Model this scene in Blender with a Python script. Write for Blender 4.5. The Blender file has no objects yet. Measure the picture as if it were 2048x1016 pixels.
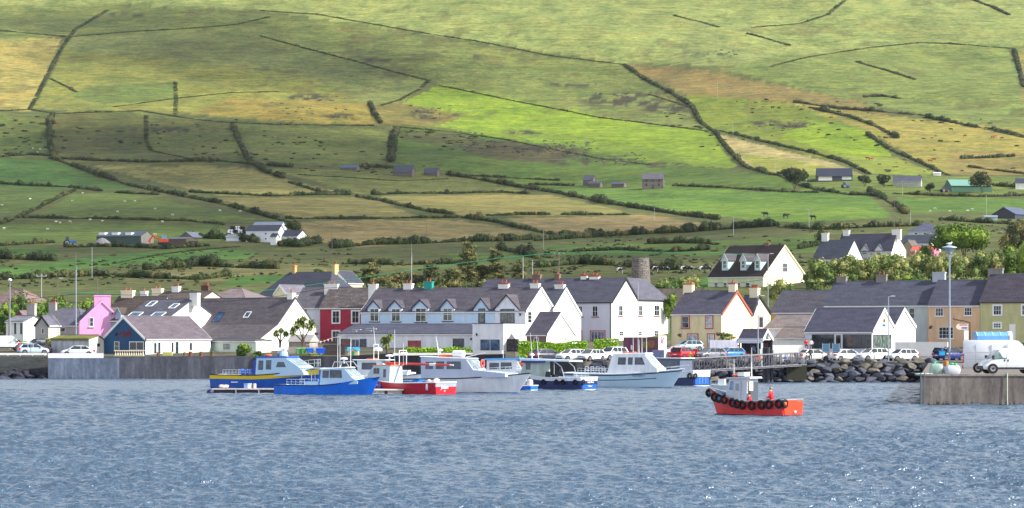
import bpy, bmesh, math, random
import numpy as np
from mathutils import Vector, Matrix
random.seed(7); RNG = np.random.default_rng(11)
SC = bpy.context.scene
COL = SC.collection
H, F, HY = 5.3, 6000.0, 678.0     # eye height, focal length in photo pixels, horizon row
R = math.radians

def P(px, py, D):
    return Vector(((px-1024)/F*D, D, H+(HY-py)/F*D))
def XatD(px, D): return (px-1024)/F*D
def s2lin(c):
    c = c/255.0
    return c/12.92 if c <= 0.04045 else ((c+0.055)/1.055)**2.4
def rgb(c, k=1.0):
    return tuple(min(1, s2lin(v)*k) for v in c)

# ---------------- tagging
def tag(o, label=None, cat=None, group=None, kind=None):
    if label: o['label'] = label
    if cat: o['category'] = cat
    if group: o['group'] = group
    if kind or cat: o['kind'] = kind or 'thing'
    return o
def thing(name, label, cat, loc=(0,0,0), rz=0, group=None):
    o = bpy.data.objects.new(name, None); COL.objects.link(o)
    o.location = loc; o.rotation_euler = (0, 0, rz); o.empty_display_size = .3
    return tag(o, label, cat, group)

# ---------------- mesh builder
class MB:
    def __init__(s): s.v = []; s.f = []; s.m = []
    def add(s, vs, fs, m=0):
        b = len(s.v); s.v.extend([tuple(p) for p in vs])
        for f in fs: s.f.append(tuple(b+i for i in f)); s.m.append(m)
        return s
    def box(s, x0, y0, z0, x1, y1, z1, m=0):
        if x0 > x1: x0, x1 = x1, x0
        if y0 > y1: y0, y1 = y1, y0
        if z0 > z1: z0, z1 = z1, z0
        v = [(x0,y0,z0),(x1,y0,z0),(x1,y1,z0),(x0,y1,z0),(x0,y0,z1),(x1,y0,z1),(x1,y1,z1),(x0,y1,z1)]
        return s.add(v, [(0,3,2,1),(4,5,6,7),(0,1,5,4),(1,2,6,5),(2,3,7,6),(3,0,4,7)], m)
    def hexa(s, v, m=0):   # 8 corners: bottom 4 ccw, top 4 ccw
        return s.add(v, [(0,3,2,1),(4,5,6,7),(0,1,5,4),(1,2,6,5),(2,3,7,6),(3,0,4,7)], m)
    def prism(s, pts, axis, a, b, m=0):
        n = len(pts)
        def mk(u, w, t):
            return {'x': (t,u,w), 'y': (u,t,w), 'z': (u,w,t)}[axis]
        v = [mk(p[0],p[1],a) for p in pts]+[mk(p[0],p[1],b) for p in pts]
        fs = [tuple(range(n))[::-1], tuple(range(n,2*n))]+[(i,(i+1)%n,n+(i+1)%n,n+i) for i in range(n)]
        return s.add(v, fs, m)
    def loft(s, rings, m=0, cap=True, closed=True):
        n = len(rings[0]); v = [p for r in rings for p in r]; fs = []
        for k in range(len(rings)-1):
            for i in range(n if closed else n-1):
                j = (i+1) % n
                fs.append((k*n+i, k*n+j, (k+1)*n+j, (k+1)*n+i))
        if cap: fs.append(tuple(range(n))[::-1]); fs.append(tuple((len(rings)-1)*n+i for i in range(n)))
        return s.add(v, fs, m)
    def tube(s, p, q, r, r2=None, n=6, m=0):
        p = Vector(p); q = Vector(q); d = (q-p)
        if d.length < 1e-6: return s
        d.normalize(); a = d.cross(Vector((0,0,1)) if abs(d.z) < .9 else Vector((1,0,0))).normalized(); b = d.cross(a)
        r2 = r if r2 is None else r2
        rings = []
        for c, rr in ((p, r), (q, r2)):
            rings.append([c+(a*math.cos(2*math.pi*i/n)+b*math.sin(2*math.pi*i/n))*rr for i in range(n)])
        return s.loft(rings, m)
    def pipe(s, pts, r, n=5, m=0):
        for i in range(len(pts)-1): s.tube(pts[i], pts[i+1], r, None, n, m)
        return s
    def lathe(s, prof, c=(0,0,0), n=12, m=0):   # prof: (radius, z)
        rings = [[(c[0]+r*math.cos(2*math.pi*i/n), c[1]+r*math.sin(2*math.pi*i/n), c[2]+z) for i in range(n)] for r, z in prof]
        return s.loft(rings, m)
    def torus(s, c, R_, r, axis='y', n=14, k=7, m=0):
        rings = []
        for i in range(n):
            a = 2*math.pi*i/n; ring = []
            for j in range(k):
                b = 2*math.pi*j/k; rr = R_+r*math.cos(b); h = r*math.sin(b)
                u, w = rr*math.cos(a), rr*math.sin(a)
                ring.append({'y': (c[0]+u, c[1]+h, c[2]+w), 'x': (c[0]+h, c[1]+u, c[2]+w), 'z': (c[0]+u, c[1]+w, c[2]+h)}[axis])
            rings.append(ring)
        rings.append(rings[0])
        return s.loft(rings, m, cap=False)
    def ell(s, c, r, n=10, k=6, m=0, jit=0):
        rings = []
        for i in range(1, k):
            t = math.pi*i/k
            rings.append([(c[0]+r[0]*math.sin(t)*math.cos(2*math.pi*j/n)*(1+random.uniform(-jit,jit)),
                           c[1]+r[1]*math.sin(t)*math.sin(2*math.pi*j/n)*(1+random.uniform(-jit,jit)),
                           c[2]-r[2]*math.cos(t)*(1+random.uniform(-jit,jit))) for j in range(n)])
        return s.loft(rings, m)
    def quad(s, a, b, c, d, m=0): return s.add([a,b,c,d], [(0,1,2,3)], m)
    def build(s, name, mats, parent=None, smooth=False, M=None):
        me = bpy.data.meshes.new(name)
        vs = s.v if M is None else [tuple(M @ Vector(p)) for p in s.v]
        me.from_pydata(vs, [], s.f)
        if not isinstance(mats, (list, tuple)): mats = [mats]
        for x in mats: me.materials.append(x)
        if len(mats) > 1: me.polygons.foreach_set('material_index', s.m)
        if smooth:
            me.polygons.foreach_set('use_smooth', [True]*len(s.f))
            if smooth is not True: 
                try: me.set_sharp_from_angle(angle=R(smooth))
                except Exception: pass
        bm = bmesh.new(); bm.from_mesh(me); bmesh.ops.recalc_face_normals(bm, faces=bm.faces); bm.to_mesh(me); bm.free()
        me.update()
        o = bpy.data.objects.new(name, me); COL.objects.link(o)
        if parent: o.parent = parent
        return o

def npmesh(name, V, Fq, mats, parent=None, smooth=False, mi=None):
    me = bpy.data.meshes.new(name)
    n = len(V); k = Fq.shape[1]; nf = len(Fq)
    me.vertices.add(n); me.vertices.foreach_set('co', np.asarray(V, np.float32).ravel())
    me.loops.add(nf*k); me.loops.foreach_set('vertex_index', np.asarray(Fq, np.int32).ravel())
    me.polygons.add(nf); me.polygons.foreach_set('loop_start', np.arange(0, nf*k, k, dtype=np.int32))
    if not isinstance(mats, (list, tuple)): mats = [mats]
    for x in mats: me.materials.append(x)
    if mi is not None: me.polygons.foreach_set('material_index', np.asarray(mi, np.int32))
    if smooth: me.polygons.foreach_set('use_smooth', np.ones(nf, bool))
    me.update(calc_edges=True); me.validate()
    o = bpy.data.objects.new(name, me); COL.objects.link(o)
    if parent: o.parent = parent
    return o

def copy_tree(o, parent=None):
    c = o.copy(); COL.objects.link(c)
    if parent: c.parent = parent
    for ch in [x for x in bpy.data.objects if x.parent == o]: copy_tree(ch, c)
    return c

# ---------------- materials
MC = {}
def nodes(name):
    m = bpy.data.materials.new(name); m.use_nodes = True
    nt = m.node_tree; b = nt.nodes['Principled BSDF']
    return m, nt, b
def mixc(nt, fac, a, b, bt='MIX'):
    n = nt.nodes.new('ShaderNodeMix'); n.data_type = 'RGBA'; n.blend_type = bt
    for sock, v in ((n.inputs[0], fac), (n.inputs[6], a), (n.inputs[7], b)):
        if hasattr(v, 'is_linked') or isinstance(v, bpy.types.NodeSocket): nt.links.new(v, sock)
        elif isinstance(v, (int, float)): sock.default_value = v
        else: sock.default_value = (*v[:3], 1)
    return n.outputs[2]
def noise(nt, scale, detail=3, vec=None, rough=.6, mapping=None):
    n = nt.nodes.new('ShaderNodeTexNoise'); n.inputs['Scale'].default_value = scale
    n.inputs['Detail'].default_value = detail; n.inputs['Roughness'].default_value = rough
    if vec is None:
        tc = nt.nodes.new('ShaderNodeTexCoord'); vec = tc.outputs['Object']
    if mapping:
        mp = nt.nodes.new('ShaderNodeMapping'); mp.inputs['Scale'].default_value = mapping
        nt.links.new(vec, mp.inputs[0]); vec = mp.outputs[0]
    nt.links.new(vec, n.inputs['Vector'])
    return n.outputs['Fac']
def ramp(nt, fac, stops):
    n = nt.nodes.new('ShaderNodeValToRGB'); e = n.color_ramp.elements
    while len(e) < len(stops): e.new(.5)
    for i, (p, c) in enumerate(stops):
        e[i].position = p; e[i].color = (*c[:3], 1) if not isinstance(c, (int, float)) else (c, c, c, 1)
    nt.links.new(fac, n.inputs[0]); return n.outputs[0]
def bump(nt, b, h, strength=.3, dist=.05):
    n = nt.nodes.new('ShaderNodeBump'); n.inputs['Strength'].default_value = strength; n.inputs['Distance'].default_value = dist
    nt.links.new(h, n.inputs['Height']); nt.links.new(n.outputs[0], b.inputs['Normal'])
def paint(c, rough=.6, var=.12, scale=1.2, mapping=(1,1,.35), metal=0, spec=.4, k=1.0, bmp=0, coat=0):
    key = ('p', c, rough, var, scale, mapping, metal, k, bmp, coat)
    if key in MC: return MC[key]
    m, nt, b = nodes('paint'); col = rgb(c, k)
    b.inputs['Roughness'].default_value = rough; b.inputs['Metallic'].default_value = metal
    b.inputs['Specular IOR Level'].default_value = spec
    if coat: b.inputs['Coat Weight'].default_value = coat; b.inputs['Coat Roughness'].default_value = .05
    if var:
        f = noise(nt, scale, 5, mapping=mapping)
        r_ = ramp(nt, f, [(.3, tuple(v*(1-var*1.6) for v in col)), (.6, col), (.8, tuple(min(1, v*(1+var*.5)) for v in col))])
        nt.links.new(r_, b.inputs['Base Color'])
        if bmp: bump(nt, b, noise(nt, scale*6, 4), bmp, .04)
    else: b.inputs['Base Color'].default_value = (*col, 1)
    MC[key] = m; return m
def glass_mat(c=(40,50,58), rough=.06):
    key = ('g', c, rough)
    if key in MC: return MC[key]
    m, nt, b = nodes('window_glass')
    f = noise(nt, 1.7, 2)
    nt.links.new(ramp(nt, f, [(.35, rgb(c, .5)), (.65, rgb(c, 1.6))]), b.inputs['Base Color'])
    b.inputs['Roughness'].default_value = rough; b.inputs['Specular IOR Level'].default_value = .6
    MC[key] = m; return m
def slate(c, axis='x', lichen=0, k=1.0, course=.27, line=.35):
    key = ('s', c, axis, lichen, k, course, line)
    if key in MC: return MC[key]
    m, nt, b = nodes('roof_slates'); col = rgb(c, k*.6); col = (col[0]*.9, col[1]*.95, col[2]*1.06)
    tc = nt.nodes.new('ShaderNodeTexCoord')
    sx = nt.nodes.new('ShaderNodeSeparateXYZ'); nt.links.new(tc.outputs['Object'], sx.inputs[0])
    cb = nt.nodes.new('ShaderNodeCombineXYZ')
    nt.links.new(sx.outputs['X' if axis == 'x' else 'Y'], cb.inputs[0]); nt.links.new(sx.outputs['Z'], cb.inputs[1])
    br = nt.nodes.new('ShaderNodeTexBrick'); nt.links.new(cb.outputs[0], br.inputs[0])
    br.inputs['Scale'].default_value = 1; br.inputs['Brick Width'].default_value = course*1.1; br.inputs['Row Height'].default_value = course*.62
    br.inputs['Mortar Size'].default_value = course*.07; br.inputs['Mortar Smooth'].default_value = .3
    br.inputs['Color1'].default_value = (*[v*.85 for v in col], 1); br.inputs['Color2'].default_value = (*[min(1, v*1.15) for v in col], 1)
    br.inputs['Mortar'].default_value = (*[v*(1-line) for v in col], 1)
    f = noise(nt, .9, 5, vec=cb.outputs[0], mapping=(.5,2.5,1))
    w = ramp(nt, f, [(.3, .72), (.55, 1.0), (.8, 1.22)])
    o = mixc(nt, 1.0, br.outputs[0], w, 'MULTIPLY')
    if lichen:
        f2 = noise(nt, 1.6, 6, vec=cb.outputs[0], mapping=(.7,2.2,1), rough=.75)
        o = mixc(nt, ramp(nt, f2, [(.52, 0.0), (.66, lichen)]), o, rgb((150,138,130)))
    nt.links.new(o, b.inputs['Base Color']); b.inputs['Roughness'].default_value = .7; b.inputs['Specular IOR Level'].default_value = .2
    bump(nt, b, br.outputs['Fac'], .25, -.02)
    MC[key] = m; return m
def leafmat(c, c2, name='leaves', scale=.5):
    key = ('l', c, c2, scale)
    if key in MC: return MC[key]
    m, nt, b = nodes(name)
    f = noise(nt, scale, 4, rough=.7)
    nt.links.new(ramp(nt, f, [(.32, rgb(c)), (.68, rgb(c2))]), b.inputs['Base Color'])
    b.inputs['Roughness'].default_value = .75; b.inputs['Specular IOR Level'].default_value = .2
    MC[key] = m; return m
# ---------------- value noise in numpy
_T = RNG.random((64, 64))
def vn(x, y):
    xi = np.floor(x).astype(int); yi = np.floor(y).astype(int); fx = x-xi; fy = y-yi
    fx = fx*fx*(3-2*fx); fy = fy*fy*(3-2*fy)
    a = _T[xi % 64, yi % 64]; b = _T[(xi+1) % 64, yi % 64]; c = _T[xi % 64, (yi+1) % 64]; d = _T[(xi+1) % 64, (yi+1) % 64]
    return (a*(1-fx)+b*fx)*(1-fy)+(c*(1-fx)+d*fx)*fy-.5
def fbm(x, y, o=4):
    r = 0; a = 1
    for i in range(o): r = r+a*vn(x*2**i+17*i, y*2**i+5*i); a *= .5
    return r
# ---------------- terrain profile
_cols = [-400, 600, 1200, 1800, 2450]
_low = [(300,2.3),(366,2.35),(400,2.9),(430,3.7),(462,5.2)]
_prof = {
 -400: [(500,640),(560,595),(700,545),(800,515),(920,484),(1100,440),(1450,375),(1700,300),(1950,200),(2200,90),(2400,0),(2900,-150),(3600,-230)],
 600: [(500,640),(560,592),(700,545),(800,515),(920,486),(1100,440),(1450,378),(1700,300),(1950,200),(2200,90),(2400,0),(2900,-150),(3600,-230)],
 1200: [(500,636),(560,588),(650,552),(760,520),(920,484),(1120,440),(1500,376),(1750,300),(1980,200),(2200,95),(2400,0),(2900,-150),(3600,-230)],
 1800: [(500,628),(540,588),(600,550),(680,514),(800,480),(1000,440),(1300,390),(1600,320),(1900,220),(2200,100),(2400,10),(2900,-140),(3600,-220)],
 2450: [(500,625),(540,585),(600,545),(680,510),(800,478),(1000,440),(1300,385),(1600,318),(1900,225),(2200,110),(2400,20),(2900,-130),(3600,-210)]}
_Dg = np.arange(300, 3601, 4.0)
_Z = []
for c in _cols:
    pts = _low+[(d, H+(HY-y)*d/F) for d, y in _prof[c]]
    z = np.interp(_Dg, [p[0] for p in pts], [p[1] for p in pts])
    zs = z.copy(); k = 13; ker = np.hanning(k+2)[1:-1]; ker /= ker.sum()
    zz = np.convolve(np.pad(z, k//2, mode='edge'), ker, 'valid'); w = np.clip((_Dg-430)/50, 0, 1)
    _Z.append(zs*(1-w)+zz*w)
_Z = np.array(_Z)
def TZ(px, D):
    px = np.asarray(px, float); D = np.asarray(D, float)
    cx = np.clip(px, _cols[0], _cols[-1]); ci = np.clip(np.searchsorted(_cols, cx, 'right')-1, 0, len(_cols)-2)
    c0 = np.array(_cols)[ci]; c1 = np.array(_cols)[ci+1]; fx = (cx-c0)/(c1-c0); fx = fx*fx*(3-2*fx)
    t = np.clip((D-300)/4, 0, len(_Dg)-1.001); ti = t.astype(int); ft = t-ti
    z = (_Z[ci, ti]*(1-ft)+_Z[ci, ti+1]*ft)*(1-fx)+(_Z[ci+1, ti]*(1-ft)+_Z[ci+1, ti+1]*ft)*fx
    X = (px-1024)/F*D
    amp = np.clip((D-560)/900, 0, 1)
    z = z+amp*(fbm(X/130+3, D/170, 3)*5.5+fbm(X/34+9, D/48, 3)*1.3)+np.clip((D-1500)/900, 0, 1)*fbm(X/200+D/260, D/420, 3)*9
    return z
def TZi(px, D): return float(TZ(np.array([px]), np.array([D]))[0])
_Dr = np.arange(430, 3300, 1.5)
def hill(px, py):
    z = TZ(np.full_like(_Dr, px), _Dr); y = HY-(z-H)*F/_Dr
    i = int(np.argmax(y <= py)) if (y <= py).any() else len(_Dr)-1
    D = _Dr[i]; return Vector(((px-1024)/F*D, D, z[i]))
def shoreD(px):
    return np.interp(px, [-500,90,700,1000,1080,1150,2600], [403,401,400,394,380,369,367])

def inpoly(px, py, poly):
    r = np.zeros(px.shape, bool); n = len(poly); j = n-1
    for i in range(n):
        xi, yi = poly[i]; xj, yj = poly[j]
        if yi != yj:
            c = ((yi > py) != (yj > py)) & (px < (xj-xi)*(py-yi)/(yj-yi)+xi)
            r ^= c
        j = i
    return r
# fields: polygon in photo pixels on the slope, sRGB colour of the grass there, tussock mix
FIELDS = [
 ([(-400,-300),(2500,-300),(2500,130),(1640,112),(1540,130),(1240,125),(960,85),(700,45),(500,20),(250,10),(-400,20)], (170,180,108)),
 ([(-400,15),(250,10),(500,25),(700,45),(860,75),(1100,115),(1250,130),(1420,262),(1300,250),(1100,210),(880,168),(860,160),(700,115),(520,60),(330,75),(140,72),(0,80),(-400,85)], (142,152,84)),
 ([(140,72),(330,70),(520,58),(700,110),(858,160),(805,205),(745,212),(600,150),(400,125),(100,115)], (148,156,92)),
 ([(-400,85),(122,76),(62,222),(-400,222)], (196,180,104)),
 ([(130,100),(400,125),(600,150),(745,212),(750,250),(640,235),(300,225),(66,218)], (160,162,82)),
 ([(460,195),(745,205),(760,250),(600,245),(380,228)], (172,155,78)),
 ([(200,170),(350,165),(350,200),(210,208),(130,190)], (126,144,74)),
 ([(-400,228),(100,228),(92,312),(-400,315)], (124,140,72)),
 ([(105,226),(460,246),(500,322),(330,326),(110,318)], (118,122,68)),
 ([(300,255),(470,262),(490,305),(300,300)], (134,142,78)),
 ([(470,250),(790,262),(772,326),(600,330),(515,318)], (134,144,78)),
 ([(740,210),(805,206),(900,222),(922,240),(870,254),(790,252),(755,245)], (150,140,78)),
 ([(880,168),(1100,210),(1300,250),(1420,262),(1475,336),(1330,330),(1180,303),(1000,275),(868,252),(922,238),(900,222),(805,206)], (156,182,58)),
 ([(1010,255),(1240,282),(1470,332),(1330,330),(1180,303),(1000,275)], (142,168,62)),
 ([(795,256),(868,254),(1000,275),(1180,303),(1330,330),(1560,350),(1600,378),(1280,382),(1100,380),(900,345),(790,332)], (112,138,62)),
 ([(920,300),(1000,280),(1180,305),(1100,325),(980,318)], (118,112,76)),
 ([(800,258),(900,262),(990,285),(960,300),(800,280)], (112,116,72)),
 ([(1400,50),(1560,110),(1540,135),(1250,125),(1350,100)], (160,170,104)),
 ([(1250,128),(1400,140),(1560,170),(1720,205),(1785,228),(1700,226),(1560,203),(1380,190),(1290,152)], (164,144,90)),
 ([(1560,110),(1650,106),(1900,88),(2500,90),(2500,268),(1960,255),(1840,228),(1700,200),(1560,168),(1440,140)], (146,160,88)),
 ([(2036,100),(2500,100),(2500,262),(2050,262)], (170,158,96)),
 ([(1370,188),(1560,205),(1690,240),(1740,262),(1785,312),(1660,322),(1480,272),(1410,255)], (142,156,62)),
 ([(1620,240),(1745,265),(1785,312),(1700,312),(1560,275)], (158,184,52)),
 ([(1560,200),(1740,228),(1960,250),(2500,300),(2500,352),(1900,350),(1830,318),(1740,262)], (184,172,92)),
 ([(1900,300),(2500,312),(2500,352),(1900,350)], (178,160,96)),
 ([(1435,268),(1560,300),(1665,325),(1725,350),(1560,350),(1520,342),(1475,318)], (208,190,134)),
 ([(1475,305),(1600,322),(1725,350),(1560,350),(1520,342)], (182,184,92)),
 ([(1680,310),(1790,315),(1870,345),(1850,352),(1740,348)], (166,178,78)),
 ([(1100,378),(1280,376),(1600,384),(1740,392),(1785,434),(1600,446),(1400,430),(1250,405)], (118,154,68)),
 ([(1300,402),(1700,412),(1785,434),(1600,446),(1400,430)], (130,164,66)),
 ([(1600,350),(1900,352),(2500,360),(2500,392),(1790,392),(1600,384)], (128,146,72)),
 ([(1790,394),(2030,398),(2500,400),(2500,428),(1820,424)], (112,148,64)),
 ([(-400,317),(98,318),(268,380),(200,379),(-400,367)], (102,142,70)),
 ([(-400,375),(132,379),(38,432),(-400,436)], (112,134,68)),
 ([(146,388),(240,384),(515,438),(400,444),(100,434),(60,440)], (122,142,72)),
 ([(178,330),(480,334),(560,356),(690,386),(640,390),(440,392),(300,362)], (168,160,98)),
 ([(430,396),(740,394),(835,433),(600,437),(520,420)], (172,160,100)),
 ([(-400,442),(440,450),(470,482),(-400,488)], (118,140,68)),
 ([(600,444),(720,440),(920,440),(1065,466),(980,482),(840,485),(720,496),(610,480)], (176,156,108)),
 ([(540,338),(700,338),(900,350),(1065,386),(900,390),(720,388)], (150,154,88)),
 ([(760,393),(1000,388),(1100,390),(1255,424),(1100,432),(930,432),(820,410)], (172,162,98)),
 ([(1010,437),(1300,430),(1440,450),(1300,462),(1130,474)], (178,156,112)),
 ([(1130,466),(1300,462),(1290,470),(1150,476)], (110,144,70)),
 ([(-400,494),(110,494),(120,515),(-400,520)], (102,138,64)),
 ([(-400,548),(0,534),(240,508),(420,495),(512,503),(498,516),(300,528),(0,552)], (106,152,70)),
 ([(250,548),(420,530),(620,528),(700,545),(500,560),(250,565)], (150,146,96)),
 ([(900,506),(1060,498),(1100,520),(900,530)], (122,144,76)),
 ([(1080,490),(1400,484),(1640,470),(1640,505),(1400,512),(1100,512)], (124,150,72)),
 ([(460,553),(620,548),(600,566),(440,572)], (98,140,62)),
 ([(1330,560),(1420,552),(1420,600),(1330,605)], (110,160,60)),
]
def build_terrain():
    pxs = np.arange(-380, 2431, 4.0)
    offs = list(np.arange(0, 60, 4.0)); D = 60.0+400
    while D < 3600: offs.append(D-400); D *= 1.005
    offs = np.array(offs)
    PX, OF = np.meshgrid(pxs, offs)
    SH = shoreD(PX); t = np.clip(OF/200, 0, 1)
    DD = SH*(1-t)+400*t+OF
    ZZ = TZ(PX, DD); XX = (PX-1024)/F*DD
    PY = HY-(ZZ-H)*F/DD
    V = np.stack([XX, DD, ZZ], -1)
    # seaward skirt
    sk = V[0].copy(); sk[:, 2] = -1.5; V = np.concatenate([sk[None], V], 0)
    nr, nc = V.shape[:2]
    # colours
    rough = rgb((118,124,74)); C = np.empty(PX.shape+(3,)); C[:] = rough
    JX = PX+fbm(XX/9, DD/9, 2)*5; JY = PY+fbm(XX/7+40, DD/11, 2)*2.5
    for poly, c in FIELDS:
        C[inpoly(JX, JY, poly)] = rgb(c)
    # heather, rushes and bracken patches
    n1 = fbm(XX/60, DD/110, 4); n2 = fbm(XX/14+7, DD/22, 3)
    g = np.clip((DD-1250)/700, 0, 1)
    C *= (1+(n1*.30+n2*.26)*(0.6+.4*g))[..., None]
    m = np.clip((n1*.8+n2*.7-.28)*4, 0, .5)*(.3+.7*g); C = C*(1-m[..., None])+np.array(rgb((104,92,60)))*m[..., None]
    # rocky outcrops
    for (x, y, w, h) in [(870,228,70,14),(1010,290,90,12),(1090,300,90,12),(1180,320,120,14),(1060,265,60,6),(1250,200,110,18),(1330,215,70,14),(1150,170,70,6),(620,195,60,8),(540,210,30,4),(690,232,60,6),(1530,245,40,8),(1590,250,50,8),(1420,108,40,5),(960,112,20,4),(750,120,40,5),(330,260,110,7),(520,330,80,6),(1330,330,60,7),(250,30,50,4),(1300,190,60,8)]:
        d = ((PX-x)/w)**2+((PY-y)/h)**2
        k = np.clip((1-d)*1.5, 0, 1)*np.clip((fbm(XX/5, DD/9+x, 3)+.08)*6, 0, 1)
        C = C*(1-k[..., None])+np.array(rgb((84,80,66)))*k[..., None]
    C = np.clip(C, 0.005, 1)
    C[DD < 462] = rgb((120,116,106)); C[(DD < 500) & (DD >= 462)] = rgb((100,116,66))
    C[:1] = rgb((84,86,96)); C = np.concatenate([C[:1], C], 0)
    idx = np.arange(nr*nc).reshape(nr, nc)
    Fq = np.stack([idx[:-1,:-1], idx[:-1,1:], idx[1:,1:], idx[1:,:-1]], -1).reshape(-1, 4)
    m, nt, b = nodes('hillside_grass')
    at = nt.nodes.new('ShaderNodeAttribute'); at.attribute_name = 'grass'
    f1 = noise(nt, .8, 7, rough=.8, mapping=(.3,.22,1)); f2 = noise(nt, .05, 5, rough=.7, mapping=(1,.6,1)); f3 = noise(nt, .16, 5, rough=.75, mapping=(.35,1,1))
    o = mixc(nt, 1.0, at.outputs['Color'], ramp(nt, f1, [(.3,.42),(.5,1.0),(.72,1.5)]), 'MULTIPLY')
    o = mixc(nt, 1.0, o, ramp(nt, f2, [(.3,(.62,.74,.7)),(.5,(1,1,1)),(.7,(1.3,1.14,1.05))]), 'MULTIPLY')
    o = mixc(nt, 1.0, o, ramp(nt, f3, [(.32,.58),(.5,1.0),(.7,1.35)]), 'MULTIPLY')
    o = mixc(nt, 1.0, o, (.50,.52,.44), 'MULTIPLY')
    f4 = noise(nt, .55, 6, rough=.85, mapping=(.5,.35,1)); f5 = noise(nt, .012, 3)
    sp = ramp(nt, f4, [(.53,1.0),(.62,.45)]); o = mixc(nt, ramp(nt, f5, [(.42,.15),(.58,.9)]), o, mixc(nt, 1.0, o, sp, 'MULTIPLY'))
    hs = nt.nodes.new('ShaderNodeHueSaturation'); hs.inputs['Saturation'].default_value = 1.0; nt.links.new(o, hs.inputs['Color']); o = hs.outputs[0]
    nt.links.new(o, b.inputs['Base Color']); b.inputs['Roughness'].default_value = .9; b.inputs['Specular IOR Level'].default_value = .15
    bump(nt, b, f1, .5, .6)
    ob = npmesh('hillside', V.reshape(-1, 3), Fq, m, smooth=True)
    ca = ob.data.color_attributes.new('grass', 'FLOAT_COLOR', 'POINT')
    buf = np.ones((nr*nc, 4), np.float32); buf[:, :3] = C.reshape(-1, 3); ca.data.foreach_set('color', buf.ravel())
    tag(ob, kind='structure'); ob['label'] = 'green and brown hillside of sloping fields behind the village'
build_terrain()

# ---------------- sea
def build_sea():
    m, nt, b = nodes('sea_water')
    b.inputs['Roughness'].default_value = .26; b.inputs['IOR'].default_value = 1.5; b.inputs['Specular IOR Level'].default_value = .85
    tc = nt.nodes.new('ShaderNodeTexCoord')
    big = noise(nt, .03, 3, vec=tc.outputs['Object'])
    nt.links.new(ramp(nt, big, [(.3, rgb((62,84,106))), (.7, rgb((78,100,120)))]), b.inputs['Base Color'])
    # rippled surface as real relief: a fan of rows that gets coarser with distance
    rows = [84.0]
    while rows[-1] < 406: rows.append(rows[-1]+.0012*rows[-1])
    rows = np.array(rows); pxs = np.arange(-380, 2431, 5.0)
    PX, DD = np.meshgrid(pxs, rows); XX = (PX-1024)/F*DD
    W = np.zeros_like(XX); rg = np.random.default_rng(3)
    for lam, a, n in ((5.0,.020,5),(2.4,.018,7),(1.1,.022,10),(.55,.018,16)):
        for i in range(n):
            th = rg.normal(-1.42, .4); L_ = lam*rg.uniform(.75, 1.35); k = 2*math.pi/L_
            fade = np.clip((L_/2.2)/(.0012*DD)-.6, 0, 1)
            W += fade*a*rg.uniform(.5, 1)*np.sin(k*(XX*math.cos(th)+DD*math.sin(th))+rg.uniform(0, 6.28)+fbm(XX/9+i, DD/9, 2)*2.2)
    patch = 1.0+.8*(fbm(XX/22, DD/40, 3)+.1); W *= np.clip(patch, .55, 1.5)
    V = np.stack([XX, DD, W], -1); nr, nc = V.shape[:2]
    idx = np.arange(nr*nc).reshape(nr, nc)
    Fq = np.stack([idx[:-1,:-1], idx[:-1,1:], idx[1:,1:], idx[1:,:-1]], -1).reshape(-1, 4)
    f1 = noise(nt, 1.9, 4, vec=tc.outputs['Object'], mapping=(1,1.5,1), rough=.6)
    f2 = noise(nt, 4.2, 2, vec=tc.outputs['Object'], mapping=(1,1.4,1), rough=.6)
    mm = nt.nodes.new('ShaderNodeMath'); mm.operation = 'MULTIPLY_ADD'; mm.inputs[1].default_value = .22
    nt.links.new(f2, mm.inputs[0]); nt.links.new(f1, mm.inputs[2])
    bump(nt, b, mm.outputs[0], .65, .4)
    ob = npmesh('sea_water', V.reshape(-1, 3), Fq, m, smooth=True)
    tag(ob, kind='structure'); ob['label'] = 'choppy blue grey harbour water'
    # calm outer sea all round
    g = MB(); g.box(-940, -320, -3, 940, 84.0, -.04); g.box(-940, 84.01, -3, 940, 420, -.32); 
    o = g.build('sea', m); tag(o, kind='structure')
build_sea()

# ---------------- camera, light, sky
cam = bpy.data.cameras.new('camera'); co = bpy.data.objects.new('camera', cam); COL.objects.link(co)
co.location = (0, 0, H); co.rotation_euler = (R(90), 0, 0)
cam.sensor_width = 36; cam.lens = F/2048*36; cam.shift_y = (HY-508)/2048; cam.clip_start = 1; cam.clip_end = 9000
SC.camera = co
SAZ, SEL = R(73), R(36)       # azimuth: from the camera's back towards its right
sd = Vector((math.sin(SAZ)*math.cos(SEL), -math.cos(SAZ)*math.cos(SEL), math.sin(SEL)))
sl = bpy.data.lights.new('sun', 'SUN'); sl.energy = 5.0; sl.angle = R(.5); sl.color = (1, .955, .88)
so = bpy.data.objects.new('sun', sl); COL.objects.link(so); so.rotation_euler = sd.to_track_quat('Z', 'Y').to_euler()
w = bpy.data.worlds.new('World'); SC.world = w; w.use_nodes = True
bg = w.node_tree.nodes['Background']; sky = w.node_tree.nodes.new('ShaderNodeTexSky'); sky.sky_type = 'NISHITA'
sky.sun_disc = False; sky.sun_elevation = SEL; sky.sun_rotation = math.atan2(sd.x, sd.y); sky.air_density = 1.0; sky.dust_density = 1.5
wn = w.node_tree
tcw = wn.nodes.new('ShaderNodeTexCoord'); cf = noise(wn, 2.6, 7, vec=tcw.outputs['Generated'], mapping=(1,1,2.6), rough=.55)
sz_ = wn.nodes.new('ShaderNodeSeparateXYZ'); wn.links.new(tcw.outputs['Generated'], sz_.inputs[0])
ma = wn.nodes.new('ShaderNodeMath'); ma.operation = 'MULTIPLY_ADD'; ma.inputs[1].default_value = -.5; wn.links.new(sz_.outputs['Z'], ma.inputs[0])
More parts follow.
